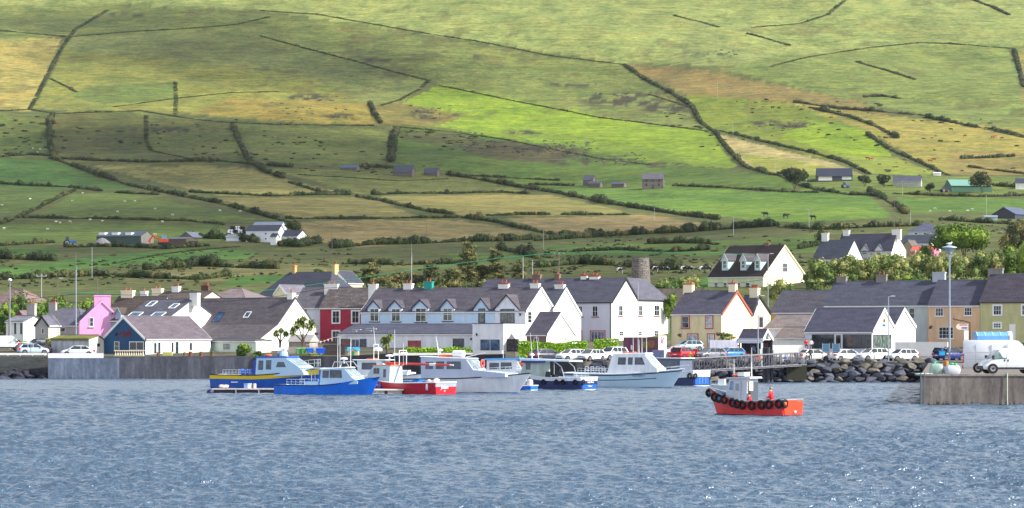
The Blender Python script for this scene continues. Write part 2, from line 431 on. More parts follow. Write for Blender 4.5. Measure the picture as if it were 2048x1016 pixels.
mb_ = wn.nodes.new('ShaderNodeMath'); mb_.operation = 'ADD'; mb_.inputs[1].default_value = .22; wn.links.new(cf, mb_.inputs[0]); wn.links.new(mb_.outputs[0], ma.inputs[2]); cf = ma.outputs[0]
cm = ramp(wn, cf, [(.38, .04), (.56, .9)]); cc = mixc(wn, cm, sky.outputs[0], (9.4,9.7,10.3))
wn.links.new(cc, bg.inputs[0]); bg.inputs[1].default_value = .1
SC.view_settings.view_transform = 'Standard'; SC.view_settings.look = 'None'; SC.view_settings.gamma = 1; SC.view_settings.exposure = .68
SC.cycles.max_bounces = 5; SC.cycles.diffuse_bounces = 2; SC.cycles.glossy_bounces = 3; SC.cycles.use_denoising = True

# drifting clouds above and to the right of the frame: they shade parts of the hill
def clouds():
    m = bpy.data.materials.new('cloud'); m.use_nodes = True; nt = m.node_tree; b = nt.nodes['Principled BSDF']
    b.inputs['Base Color'].default_value = (.9,.9,.92,1); b.inputs['Roughness'].default_value = 1; b.inputs['Alpha'].default_value = .06
    s1 = [(0,20,600,62,44),(140,75,560,112,52),(300,90,860,170,40),(520,118,860,175,38)]
    s2 = [(0,235,480,330,46),(100,265,780,330,60),(0,335,900,440,70),(300,300,1050,440,70),(0,420,1150,520,55),(800,290,1050,330,45),(1000,455,1400,520,45),(-100,500,1200,575,40)]
    mb = MB()
    for (x0,y0,x1,y1,Rr) in s1+s2:
        n = int((x1-x0)*(y1-y0)/((Rr*.62)**2)/1.0)+4
        for _ in range(min(n, 26)):
            p = hill(random.uniform(x0,x1), random.uniform(y0,y1)); t = (900-p.z)/sd.z; q = p+sd*t; r_ = Rr*random.uniform(.8,1.5)
            mb.ell((q.x, q.y, q.z+random.uniform(-30,30)), (r_, r_, r_*.3), 10, 6, jit=.1)
    o = mb.build('clouds', m, smooth=True); tag(o, 'scattered thin clouds high above the hillside', 'clouds', kind='stuff')
clouds()
SC.cycles.transparent_max_bounces = 48

def haze():
    m = bpy.data.materials.new('haze'); m.use_nodes = True; nt = m.node_tree; nt.nodes.remove(nt.nodes['Principled BSDF'])
    v = nt.nodes.new('ShaderNodeVolumePrincipled'); v.inputs['Color'].default_value = (.86,.92,1,1); v.inputs['Density'].default_value = .000022; v.inputs['Anisotropy'].default_value = .2
    nt.links.new(v.outputs[0], nt.nodes['Material Output'].inputs['Volume'])
    b = MB(); b.box(-960, -330, -5, 960, 3700, 640); o = b.build('haze', m); tag(o, 'thin pale summer haze over the bay and hill', kind='stuff')
haze()
# ---------------- houses
WHITE = paint((238,238,234), .7, .09, .8); CREAM = paint((240,228,196), .7, .05, .8)
TRIMW = paint((235,236,236), .5, 0); DARK = paint((30,34,42), .5, 0); NAVY = paint((32,48,84), .5, 0)
REDT = paint((170,44,48), .5, 0); POT = paint((160,90,66), .7, 0); CONC = paint((150,148,142), .85, .2, 1.5, k=.8)
GLASS = glass_mat(); GLASSB = glass_mat((60,84,110)); GLASSO = glass_mat((84,92,84)); LEAD = paint((96,98,104), .6, .1)  # olive panes: a reflected tone put into the glass colour
SLX = slate((112,112,122)); SLY = slate((112,112,122), 'y')
SLG = slate((128,120,120)); SLGY = slate((140,128,130), 'y'); SLB = slate((128,112,100), course=.42, line=.6)
SLD = slate((92,94,106)); SLDY = slate((92,94,106), 'y'); SLL = slate((120,108,104), lichen=.5)
class Hs: pass
def plane_hit(px, py, p0, n):
    d = Vector(((px-1024)/F, 1, (HY-py)/F)); o = Vector((0,0,H))
    return o+d*((p0-o).dot(n)/d.dot(n))
def house(name, label, cat, cx, far, s, th, yb, kind, prof, wall, roof, B=7.0, wallR=None, verge=None, over=.22, hip=0, group=None,
          base=1.2, eave=TRIMW, profm=None, rt=.14, roofname='roof'):
    h = Hs(); D = F/s; h.D = D; h.th = R(th); c, sn = math.cos(h.th), math.sin(h.th)
    C = Vector((XatD(cx, D), D, 0)); h.C = C
    h.root = thing(name, label, cat, C, -h.th, group)
    h.Mi = h.root.matrix_basis.inverted() if False else (Matrix.Translation(C) @ Matrix.Rotation(-h.th, 4, 'Z')).inverted()
    h.nL = Vector((-sn, -c, 0)); h.nR = Vector((c, -sn, 0))
    def loc(w): return h.Mi @ w
    h.loc = loc
    def fp(face, px, py):
        q = loc(plane_hit(px, py, C, h.nL if face == 'L' else h.nR))
        return (q.x if face == 'L' else q.y), q.z
    h.fp = fp
    zb = H+(HY-yb)/F*D; h.zb = zb; z0 = zb-base
    h.kind = kind
    if kind == 'L':
        A = -fp('L', far, yb)[0]
        if profm: pr = profm
        elif isinstance(prof[0], (tuple, list)): pr = [fp('R', x, y) for x, y in prof]; 
        else:
            ye, yr = prof; ze = H+(HY-ye)/F*D; mid = C+Vector((sn, c, 0))*B/2; zr = H+(HY-yr)/F*mid.y
            pr = [(0, ze), (B/2, zr), (B, ze)]
        pr = [(max(0, pr[0][0]*0), pr[0][1])]+list(pr[1:])
        h.A, h.B, h.pr = A, pr[-1][0], pr
        to3 = lambda t, u, z: (-u, t, z)      # t across, u along
        L_ = A
    else:
        Bl = fp('R', far, yb)[0]
        if profm: pr = profm
        elif isinstance(prof[0], (tuple, list)): pr = [fp('L', x, y) for x, y in prof]; pr = [(-t, z) for t, z in pr][::-1]
        else:
            ye, yr = prof; ze = H+(HY-ye)/F*D; zr = H+(HY-yr)/F*D
            pr = [(0, ze), (B/2, zr), (B, ze)]
        pr = [(0, pr[0][1])]+list(pr[1:])
        h.A, h.B, h.pr = pr[-1][0], Bl, pr
        to3 = lambda t, u, z: (-t, u, z)
        L_ = Bl
    h.to3 = to3; h.L = L_
    W = pr[-1][0]
    ring = [(0, z0)]+pr+[(W, z0)]
    mb = MB(); n = len(ring)
    hp = hip
    def ends(u, top_in):   # profile with the ridge pulled in for hips
        return [to3(t, u, z) for t, z in ring]
    if not hp:
        mb.add(ends(0, 0)+ends(L_, 0), [tuple(range(n)), tuple(range(n, 2*n))[::-1]], 0)
    else:
        ze = min(pr[0][1], pr[-1][1]); q = [(0,z0),(0,ze),(W,ze),(W,z0)]
        for u in (0, L_): mb.add([to3(t, u, z) for t, z in q], [(0,1,2,3)], 0)
    # long walls
    e0, e1 = pr[0][1], pr[-1][1]
    mb.add([to3(0,0,z0), to3(0,L_,z0), to3(0,L_,e0), to3(0,0,e0)], [(0,1,2,3)], 0)
    mb.add([to3(W,0,z0), to3(W,L_,z0), to3(W,L_,e1), to3(W,0,e1)], [(0,1,2,3)], 0)
    wm = [wall]
    h.wall = mb.build('wall', wm, h.root)
    if wallR:      # right-hand face: second paint on some houses, a painted sunlit tone on others
        h.wall.data.materials.append(wallR)
        for p in h.wall.data.polygons:
            if all(abs(h.wall.data.vertices[i].co.x) < 1e-4 for i in p.vertices): p.material_index = 1
    # roof slabs
    rb = MB(); o = over; segs = list(zip(pr[:-1], pr[1:]))
    for i, ((t0, q0), (t1, q1)) in enumerate(segs):
        dt, dz = t1-t0, q1-q0; l = math.hypot(dt, dz)
        if l < .05 or abs(dt) < .05: continue
        ut, uz = dt/l, dz/l; nt_, nz = -uz, ut
        a0 = (t0-ut*o, q0-uz*o) if i == 0 else (t0, q0); a1 = (t1+ut*o, q1+uz*o) if i == len(segs)-1 else (t1, q1)
        g = .02
        lo0, lo1 = (a0[0]+nt_*g, a0[1]+nz*g), (a1[0]+nt_*g, a1[1]+nz*g)
        hi0, hi1 = (a0[0]+nt_*rt, a0[1]+nz*rt), (a1[0]+nt_*rt, a1[1]+nz*rt)
        up0, up1 = (0, 0)
        def uu(t, end):
            if not hp: return -o*.6 if end == 0 else L_+o*.6
            zmin, zmax = min(p[1] for p in pr), max(p[1] for p in pr)
            return 0
        if not hp:
            ua, ub = -o*.6, L_+o*.6
            rb.hexa([to3(lo0[0],ua,lo0[1]), to3(lo1[0],ua,lo1[1]), to3(lo1[0],ub,lo1[1]), to3(lo0[0],ub,lo0[1]),
                     to3(hi0[0],ua,hi0[1]), to3(hi1[0],ua,hi1[1]), to3(hi1[0],ub,hi1[1]), to3(hi0[0],ub,hi0[1])], 0)
        else:
            up = q1 > q0   # rising segment
            e_, r_ = (0, hp) if up else (hp, 0)
            k0 = (-o, L_+o) if up else (hp, L_-hp); k1 = (hp, L_-hp) if up else (-o, L_+o)
            rb.hexa([to3(lo0[0],k0[0],lo0[1]), to3(lo1[0],k1[0],lo1[1]), to3(lo1[0],k1[1],lo1[1]), to3(lo0[0],k0[1],lo0[1]),
                     to3(hi0[0],k0[0],hi0[1]), to3(hi1[0],k1[0],hi1[1]), to3(hi1[0],k1[1],hi1[1]), to3(hi0[0],k0[1],hi0[1])], 0)
    if hp:
        (ta, za), (tm, zm), (tb, zb_) = pr[0], pr[len(pr)//2], pr[-1]
        for u, ud, sgn in ((0, hp, -1), (L_, L_-hp, 1)):
            a = to3(ta-o*.8, u+sgn*o, za-.02); b = to3(tb+o*.8, u+sgn*o, zb_-.02); c_ = to3(tm, ud, zm+.02)
            up = Vector((0,0,rt)); rb.add([a,b,c_,Vector(a)+up,Vector(b)+up,Vector(c_)+up], [(0,1,2),(3,4,5),(0,1,4,3),(1,2,5,4),(2,0,3,5)], 0)
    h.roof = rb.build(roofname, roof, h.root)
    # ridge tiles, gutter, verge boards
    zr = max(p[1] for p in pr); tr = [p[0] for p in pr if p[1] == zr][0]; h.tr, h.zr = tr, zr
    if len(pr) > 2:
        rg = MB(); ua, ub = (hp, L_-hp) if hp else (-.1, L_+.1)
        rg.tube(to3(tr, ua, zr+rt), to3(tr, ub, zr+rt), .09, None, 6)
        rg.build('ridge_tiles', LEAD if verge is None else LEAD, h.root)
    for (t, z, sg) in ((pr[0][0], pr[0][1], -1), (W, pr[-1][1], 1)):
        gt = MB(); gt.box(*to3(t+sg*(o*.5), -.05, z-.16), *to3(t+sg*(o+.04), L_+.05, z-.02)); gt.build('gutter', eave, h.root)
    if not hp and verge is not None:
        for u0, u1 in ((-o*.6-.05, -.001), (L_+.001, L_+o*.6+.05)):
            vb = MB()
            for i, ((t0, q0), (t1, q1)) in enumerate(segs):
                if abs(t1-t0) < .05: continue
                vb.hexa([to3(t0,u0,q0-.2), to3(t1,u0,q1-.2), to3(t1,u1,q1-.2), to3(t0,u1,q0-.2),
                         to3(t0,u0,q0+rt+.03), to3(t1,u0,q1+rt+.03), to3(t1,u1,q1+rt+.03), to3(t0,u1,q0+rt+.03)])
            vb.build('barge_board', verge, h.root)
    return h

def window(h, face, rect, frame=TRIMW, glass=GLASS, mull=(1,1), fw=.07, sill=None, surround=None, name='window', off=0, label=None, back=None):
    x0, y0, x1, y1 = rect
    t0, z1 = h.fp(face, x0, y0); t1, z0 = h.fp(face, x1, y1)
    if t0 > t1: t0, t1 = t1, t0
    f = (lambda t, z, q: (t, -q, z)) if face == 'L' else (lambda t, z, q: (q, t, z))
    return window_at(h.root, f, t0, t1, z0, z1, frame, glass, mull, fw, sill, surround, name, off, label)
def window_at(root, f, t0, t1, z0, z1, frame=TRIMW, glass=GLASS, mull=(1,1), fw=.07, sill=None, surround=None, name='window', off=0, label=None):
    mb = MB()
    def bx(a, b, c, d, q0, q1, m=0): mb.box(*f(a, c, q0+off), *f(b, d, q1+off), m)
    q = .07
    bx(t0,t1,z0,z0+fw,-.02,q); bx(t0,t1,z1-fw,z1,-.02,q); bx(t0,t0+fw,z0+fw,z1-fw,-.02,q); bx(t1-fw,t1,z0+fw,z1-fw,-.02,q)
    nx, nz = mull; b = fw*.6
    for i in range(1, nx):
        t = t0+(t1-t0)*i/nx; bx(t-b/2,t+b/2,z0+fw,z1-fw,-.02,q-.01)
    for i in range(1, nz):
        z = z0+(z1-z0)*i/nz; bx(t0+fw,t1-fw,z-b/2,z+b/2,-.02,q-.015)
    mats = [frame, surround or frame, sill or frame]
    if surround:
        g = .16
        bx(t0-g,t0,z0,z1+g,-.02,.04,1); bx(t1,t1+g,z0,z1+g,-.02,.04,1); bx(t0,t1,z1,z1+g,-.02,.04,1)
    if sill: bx(t0-.14,t1+.14,z0-.13,z0,-.02,.14,2)
    w = mb.build(name, mats, root)
    if label: w['label'] = label
    g = MB(); g.box(*f(t0+fw, z0+fw, off-.01), *f(t1-fw, z1-fw, off+.03)); g.build('pane', glass, w)
    return w
def chimney(h, x0, y0, x1, ydeep, wall=TRIMW, cap=None, pots=2, mat=None, w2=None, cowl=0, at=None):
    # shaft centred on the ridge; pixel extents of the whole shaft and its top
    pr0 = h.loc(Vector((0,0,0)))
    c, sn = math.cos(h.th), math.sin(h.th)
    n = h.nL if h.kind == 'L' else h.nR
    p0 = Vector(h.C)+ (Vector((sn, c, 0))*h.tr if h.kind == 'L' else Vector((-c, sn, 0))*h.tr)
    q = h.loc(plane_hit((x0+x1)/2, y0, p0, n)); s = F/(h.C.y)
    wpx = (x1-x0)/s; d = .62
    # visible width = w*cos + d*sin
    if h.kind == 'L': w = max(.45, (wpx-d*sn)/c); ex, ey = w/2, d/2
    else: w = .7; ex, ey = d/2, max(.4, (wpx-d*c)/max(sn, .3))/2
    if w2: ex = w2/2
    zt = q.z; zb = h.zr-(y0 and .9)
    if ydeep: zb = min(zb, zt-(ydeep-y0)/s)
    m = MB(); m.box(q.x-ex, q.y-ey, zb, q.x+ex, q.y+ey, zt-.18); m.box(q.x-ex-.06, q.y-ey-.06, zt-.18, q.x+ex+.06, q.y+ey+.06, zt, 1)
    o = m.build('chimney', [mat or wall, cap or mat or wall], h.root)
    for i in range(pots):
        pm = MB(); xx = q.x+(i-(pots-1)/2)*(2*ex/max(pots, 2))*.8
        pm.lathe([(.15,0),(.12,.12),(.11,.38),(.14,.42),(.14,.5)], (xx, q.y, zt), 8); pm.build('chimney_pot', POT, o, smooth=40)
    return o
def slope_hit(h, px, py, seg=0):
    (t0, z0), (t1, z1) = h.pr[seg], h.pr[seg+1]
    a = Matrix.Translation(h.C) @ Matrix.Rotation(-h.th, 4, 'Z')
    p = a @ Vector(h.to3(t0, 0, z0+.16)); q = a @ Vector(h.to3(t1, 0, z1+.16)); r_ = a @ Vector(h.to3(t0, 1, z0+.16))
    n = (q-p).cross(r_-p).normalized()
    return h.loc(plane_hit(px, py, p, n))
def skylight(h, x0, y0, x1, y1, seg=0, frame=TRIMW):
    # rect on the front slope: u extents from the middle row, height from the centre column
    a = slope_hit(h, (x0+x1)/2, y0, seg); b = slope_hit(h, (x0+x1)/2, y1, seg); c = slope_hit(h, x0, (y0+y1)/2, seg); d = slope_hit(h, x1, (y0+y1)/2, seg)
    (t0, z0), (t1, z1) = h.pr[seg], h.pr[seg+1]; sl = (z1-z0)/(t1-t0)
    ix = 0 if h.kind == 'L' else 1; iy = 1-ix
    u0, u1 = sorted((c[ix], d[ix])); v0, v1 = sorted((a[iy], b[iy]))
    w = (u1-u0)*.3; u0 += w/2; u1 -= w/2
    f = MB()
    def pt(u, v, up):
        zz = (z0+.16)+sl*((v if h.kind == 'L' else -v)-t0)+up
        return (u, v, zz) if ix == 0 else (v, u, zz)
    def slab(ua, ub, va, vb, up, mbb, m=0): mbb.hexa([pt(ua,va,-.05), pt(ub,va,-.05), pt(ub,vb,-.05), pt(ua,vb,-.05), pt(ua,va,up), pt(ub,va,up), pt(ub,vb,up), pt(ua,vb,up)], m)
    g = .09
    slab(u0,u0+g,v0,v1,.1,f); slab(u1-g,u1,v0,v1,.1,f); slab(u0,u1,v0,v0+g,.1,f); slab(u0,u1,v1-g,v1,.1,f)
    o = f.build('skylight', frame, h.root); p = MB(); slab(u0+g,u1-g,v0+g,v1-g,.05,p); p.build('pane', GLASSB, o)
def dormer(h, x0, x1, yb, ye, ya, inset=-.02, wall=None, roofm=None, win=None, trim=NAVY, mull=(2,2), frame=TRIMW, glass=GLASSO, sillm=None, seg=0):
    # gabled dormer on the left-face eaves of an L house
    sh = Hs(); C2 = Vector(h.C)-h.nL*inset
    def fp(px, py): q = h.loc(plane_hit(px, py, C2, h.nL)); return q.x, q.z
    a, z0 = fp(x0, yb); b, ze = fp(x1, ye); m_, zt = fp((x0+x1)/2, ya); mid = (a+b)/2
    (t0, q0), (t1, q1) = h.pr[seg], h.pr[seg+1]; sl = (q1-q0)/(t1-t0)
    dep = lambda z: max(inset+.3, (z-q0)/sl+t0)
    y = inset; w = MB()
    ring = [(a,z0),(b,z0),(b,ze),(mid,zt),(a,ze)]
    yb_e, yb_t = dep(ze), dep(zt)
    w.add([(a,y,z0),(b,y,z0),(b,y,ze),(mid,y,zt),(a,y,ze),(a,yb_e,ze),(b,yb_e,ze),(a,max(y+.05,dep(z0)),z0),(b,max(y+.05,dep(z0)),z0),(mid,yb_t,zt)],
          [(0,1,2,3,4),(0,4,5,7),(1,8,6,2),(2,6,9,3),(4,3,9,5)], 0)
    o = w.build('dormer', wall or h.wall.data.materials[0], h.root)
    r_ = MB(); o_ = .14; k = (zt-ze)/(b-mid)
    for sg, e in ((-1, a), (1, b)):
        ex = e+sg*o_; ez = ze-k*o_
        lo = [(ex,y-o_,ez),(mid,y-o_,zt),(mid,yb_t+.1,zt),(ex,max(y,dep(ez)),ez)]
        r_.hexa([(p[0],p[1],p[2]+.02) for p in lo]+[(p[0],p[1],p[2]+.12) for p in lo], 0)
        r_.hexa([(ex,y-o_-.04,ez-.12),(mid,y-o_-.04,zt-.12),(mid,y-o_-.002,zt-.12),(ex,y-o_-.002,ez-.12),(ex,y-o_-.04,ez+.13),(mid,y-o_-.04,zt+.13),(mid,y-o_-.002,zt+.13),(ex,y-o_-.002,ez+.13)], 1)
    r_.build('dormer_roof', [roofm or h.roof.data.materials[0], trim], o)
    if win:
        t0_, z1_ = fp(win[0], win[1]); t1_, z0_ = fp(win[2], win[3])
        window_at(h.root, lambda t, z, q: (t, y-q, z), t0_, t1_, z0_, z1_, frame, glass, mull, .1, sillm, None, 'window')
    return o
def panel(h, face, rect, mat, name='painted_panel', out=.03, parent=None):
    x0,y0,x1,y1 = rect; t0, z1 = h.fp(face, x0, y0); t1, z0 = h.fp(face, x1, y1)
    f = (lambda t, z, q: (t, -q, z)) if face == 'L' else (lambda t, z, q: (q, t, z))
    m = MB(); m.box(*f(t0, z0, -.05), *f(t1, z1, out)); return m.build(name, mat, parent or h.root)
def pipe_down(h, face, px, y0, y1, mat):
    t, z1 = h.fp(face, px, y0); _, z0 = h.fp(face, px, y1)
    f = (lambda t, z, q: (t, -q, z)) if face == 'L' else (lambda t, z, q: (q, t, z))
    m = MB(); m.tube(f(t, z0, .08), f(t, z1, .08), .05); m.build('downpipe', mat, h.root)
def lamp_on(h, face, px, py):
    t, z = h.fp(face, px, py); f = (lambda t, z, q: (t, -q, z)) if face == 'L' else (lambda t, z, q: (q, t, z))
    m = MB(); m.lathe([(.05,-.2),(.12,-.1),(.12,.12),(.03,.2)], f(t, z, .16), 6); m.box(*f(t-.05, z-.05, -.02), *f(t+.05, z+.05, .1)); m.build('wall_lamp', DARK, h.root)

def text_mesh(s, size, ext=.01, bold=0, shear=0):
    c = bpy.data.curves.new('t', 'FONT'); c.body = s; c.size = size; c.extrude = ext; c.offset = bold; c.shear = shear; c.align_x = 'CENTER'; c.align_y = 'CENTER'; c.resolution_u = 3
    o = bpy.data.objects.new('t', c); COL.objects.link(o); bpy.context.view_layer.update()
    me = bpy.data.meshes.new_from_object(o.evaluated_get(bpy.context.evaluated_depsgraph_get()))
    bpy.data.objects.remove(o); return me
def lettering(s, parent, loc, rot, size, mat, bold=0, shear=0, sx=1, name='lettering'):
    me = text_mesh(s, size, .012, bold, shear); me.materials.clear(); me.materials.append(mat)
    o = bpy.data.objects.new(name, me); COL.objects.link(o); o.parent = parent; o.location = loc; o.rotation_euler = rot; o.scale = (sx, 1, 1)
    return o
HG = 'houses of the village behind the quay'
# --- cafe
BLUEW = paint((18,76,120), .6, .12, .9, k=1.0)
h = house('cafe', 'single storey cafe with dark blue gable, white side wall and script sign by the quay', 'cafe', 291, 421, 14.6, 33, 712, 'R', [(206,678),(247.5,634),(291,678)], BLUEW, slate((132,118,122), 'y', line=.15), wallR=WHITE, verge=TRIMW)
window(h, 'L', (229,683,239,701), mull=(1,2)); window(h, 'L', (259,683,288,701), mull=(2,1), fw=.1)
for r_ in ((307,685,313,708),(315,684,321,708),(342,684,347,706),(350,683,357,707),(378,685,384,701)): window(h, 'R', r_, mull=(1,1), fw=.05)
lamp_on(h, 'L', 233, 668)
t, z = h.fp('L', 249, 667.5); lettering('Café', h.root, (t, -.05, z), (R(90), 0, 0), 1.2, paint((120,14,44), .5, 0), .02, .35)
# --- catslide house
h = house('cottage', 'long white cottage with brown slate catslide roof and broad white gable chimney behind the cafe', 'house', 515, 318, 14.1, 40, 703, 'L', [(515,682),(555,650),(591,597),(632,655)], WHITE, slate((134,122,122), course=.36, line=.3), eave=WHITE)
chimney(h, 568, 586, 597, 618, WHITE, pots=1, w2=1.1)
skylight(h, 426, 625, 448, 645, 1, NAVY); skylight(h, 487, 624, 502, 636, 1)
window(h, 'L', (500,684,512,696)); panel(h, 'R', (526,690,560,692), TRIMW, 'lean_to_edge', .15)
h = house('extension', 'flat roofed pale green glazed extension between the cafe and the brown slate cottage', 'extension', 512, 398, 14.35, 40, 708, 'L', (681.5,680.5), paint((214,226,214), .6, .05), LEAD, B=3, eave=TRIMW)
window(h, 'L', (414,685,422,706), glass=glass_mat((150,170,150))); window(h, 'L', (446,686,462,700), glass=glass_mat((90,110,110)))
# --- houses behind the cafe
h = house('roughcast_house', 'grey blue house with brown ribbed tiles and two rounded dormers left of the cafe', 'house', 300, 203, 13.7, 33, 690, 'L', (641,594), paint((150,164,180), .7, .08), SLB, B=8)
for x in (218, 236): dormer(h, x-5.5, x+5.5, 641, 626, 616, .02, paint((160,178,198), .6, .05), SLB, trim=paint((160,178,198), .6, 0))
window(h, 'L', (216,646,221,656), mull=(1,2)); chimney(h, 241, 581, 271, 602, CREAM, pots=2)
h = house('slate_house', 'white gabled house with grey slate roof and skylights directly behind the cafe roof', 'house', 332, 245, 13.9, 38, 690, 'L', [(332,640),(385,600),(440,642)], WHITE, slate((126,122,130)), eave=WHITE)
chimney(h, 379, 586, 401, 608, WHITE, pots=0); skylight(h, 294, 603, 312, 613); skylight(h, 339, 608, 357, 617)
skylight(h, 254, 625, 286, 634); skylight(h, 300, 625, 332, 634)
h = house('tiled_house', 'brown ribbed tile roof with cream and white chimneys behind the skylight roof', 'house', 392, 296, 13.2, 33, 680, 'L', (606,584), CREAM, SLB, B=8)
chimney(h, 279, 582, 298, 612, WHITE, pots=1, w2=1.1); chimney(h, 303, 577, 328, 598, CREAM, pots=2); chimney(h, 343, 573, 362, 593, WHITE, pots=3)
h = house('hip_roof_house', 'pinkish grey hip roofed house with a dark brick chimney behind the cottage roof', 'house', 492, 392, 12.6, 30, 670, 'L', (603,578), CREAM, slate((170,150,144), line=.15), B=9, hip=4)
chimney(h, 402, 571, 421, 580, paint((96,66,56), .8), pots=3)
h = house('dark_slate_house', 'large dark slate roofed house with a yellow brick chimney beyond the cottages', 'house', 655, 516, 11.6, 35, 640, 'L', (592,545), CREAM, SLD, B=10, hip=3)
chimney(h, 584, 531, 594, 548, paint((196,160,104), .8), pots=1)
h = house('small_gabled_house', 'grey roofed gabled wing standing in front of the large dark slate house', 'house', 574, 620, 11.9, 35, 640, 'R', [(547,590),(560,571),(574,590)], CREAM, slate((150,142,150), 'y'), verge=TRIMW)
h = house('far_gabled_house', 'small dark roofed house with tall yellow chimney behind the red house', 'house', 694, 725, 11.2, 30, 620, 'R', [(650,566),(672,543),(694,566)], CREAM, SLDY, verge=TRIMW)
chimney(h, 664, 529, 677, 548, paint((206,184,128), .8), pots=2)
# --- white and red terrace
h = house('white_terrace_house', 'narrow white terrace house joined to the left side of the red house', 'house', 640, 586, 13.12, 20, 702, 'L', (616,577), paint((214,220,232), .7, .05), slate((128,122,126)), B=8)
window(h, 'L', (604,619,613,633), frame=NAVY)
h = house('red_house', 'crimson red two storey house with white window surrounds and lichen spotted roof', 'house', 752, 640, 13.25, 20, 702, 'L', (616,577), paint((176,40,68), .6, .14, 1.1), SLL, B=8)
for r_ in ((665,622,679,646),(704,622,718,646),(665,662,679,687)): window(h, 'L', r_, mull=(2,2), surround=TRIMW, sill=TRIMW)
chimney(h, 648, 568, 678, 585, WHITE, pots=2)
# --- long blue and white guest house
LB = paint((192,218,240), .6, .05); PW = paint((234,236,246), .65, .12, 1.1)
h = house('guest_house', 'long two storey guest house with light blue dormers and white right gable', 'guest house', 1051, 722, 13.8, 29, 692, 'L', [(1051,623),(1081.5,576),(1109,620)], PW, slate((120,112,118), course=.33), wallR=WHITE, verge=TRIMW)
panel(h, 'L', (724,625,990,649), LB, 'blue_wall')
for (a,b,ap,wx0,wy0,wx1,wy1,ml) in ((735.5,759,601,740,617,758,643,(2,2)),(777,803,601,783,617,801,643,(2,2)),(825,856,600,831,616,853,644,(2,2)),(881,908,599,886,616,905,642,(2,2)),(947,977,597,957,617,970,646,(1,1)),(990,1037,590,1001,618,1029,646,(2,1))):
    dormer(h, a, b, 640, 615 if a < 940 else 617, ap, -.06, LB if a < 980 else PW, None, (wx0,wy0,wx1,wy1), NAVY if a < 940 else DARK, ml, frame=TRIMW if ml==(2,2) else NAVY, sillm=NAVY if ml==(2,2) else None)
chimney(h, 736, 568, 757, 604, WHITE, pots=1); chimney(h, 806, 567, 828, 577, WHITE, pots=2); chimney(h, 847, 563, 868, 577, paint((22,150,140), .6, 0), pots=2); chimney(h, 996, 566, 1020, 576, WHITE, pots=2, cap=POT); chimney(h, 1060, 567, 1081, 584, WHITE, pots=2)
window(h, 'R', (1055,623,1063,646), mull=(1,3)); lamp_on(h, 'L', 1041, 629); pipe_down(h, 'L', 929, 624, 648, TRIMW)
h = house('lean_to_extension', 'single storey grey lean-to with slate roof running along the front of the guest house', 'extension', 950, 677, 13.95, 29, 712, 'L', None, PW, slate((112,112,126)), profm=[(0, H+(HY-668)/13.95), (4.6, H+(HY-649.5)/13.85), (4.7, H+(HY-650)/13.9)], hip=0)
window(h, 'L', (682,678,701,710), frame=NAVY, glass=glass_mat((110,60,70))); window(h, 'L', (703,678,719,710), mull=(2,1), glass=GLASSB); window(h, 'L', (720,678,733,710), frame=NAVY, glass=glass_mat((50,60,90)))  # left pane coloured red for what it reflects
window(h, 'L', (816,681,842,700), frame=paint((150,60,60), .6, 0), glass=glass_mat((150,70,80)), mull=(2,2)); window(h, 'L', (906,677,928,698), frame=NAVY); lamp_on(h, 'L', 943, 678)
m = MB()
for (a, b, y) in ((706,724,659.5),(732,755,658),(704,716,662.5),(732,745,662)):
    p = slope_hit(h, a, y); q = slope_hit(h, b, y-1.2); m.box(p.x, p.y-.15, p.z-.02, q.x, p.y+.15, p.z+.05)
m.build('roof_lettering', TRIMW, h.root)
h = house('flat_roof_wing', 'flat roofed white wing with large ground floor glass right of the lean-to', 'extension', 1007, 945, 14.15, 29, 716, 'L', None, PW, LEAD, wallR=WHITE, profm=[(0, H+(HY-648)/14.15), (6.6, H+(HY-647.9)/14.15)], over=.02, eave=PW)
window(h, 'L', (960,678,1001,703), mull=(2,1), glass=glass_mat((50,80,120))); window(h, 'R', (1013,678,1037,716), mull=(3,1), glass=glass_mat((80,80,96)), frame=DARK); lamp_on(h, 'L', 954, 669)
h = house('second_gable_house', 'white house whose steep gable stands just right of the guest house gable', 'house', 1104, 1060, 13.6, 29, 692, 'L', [(1104,622),(1131,577),(1162,630)], PW, SLX, wallR=WHITE, verge=TRIMW)
chimney(h, 1109, 569, 1131, 586, WHITE, pots=3)
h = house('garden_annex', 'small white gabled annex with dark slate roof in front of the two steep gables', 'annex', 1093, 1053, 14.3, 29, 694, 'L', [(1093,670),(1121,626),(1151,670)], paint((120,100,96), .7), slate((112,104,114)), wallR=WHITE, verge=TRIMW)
window(h, 'L', (1068,675,1078,694)); window(h, 'R', (1127,675,1137,684), glass=glass_mat((150,160,170)))
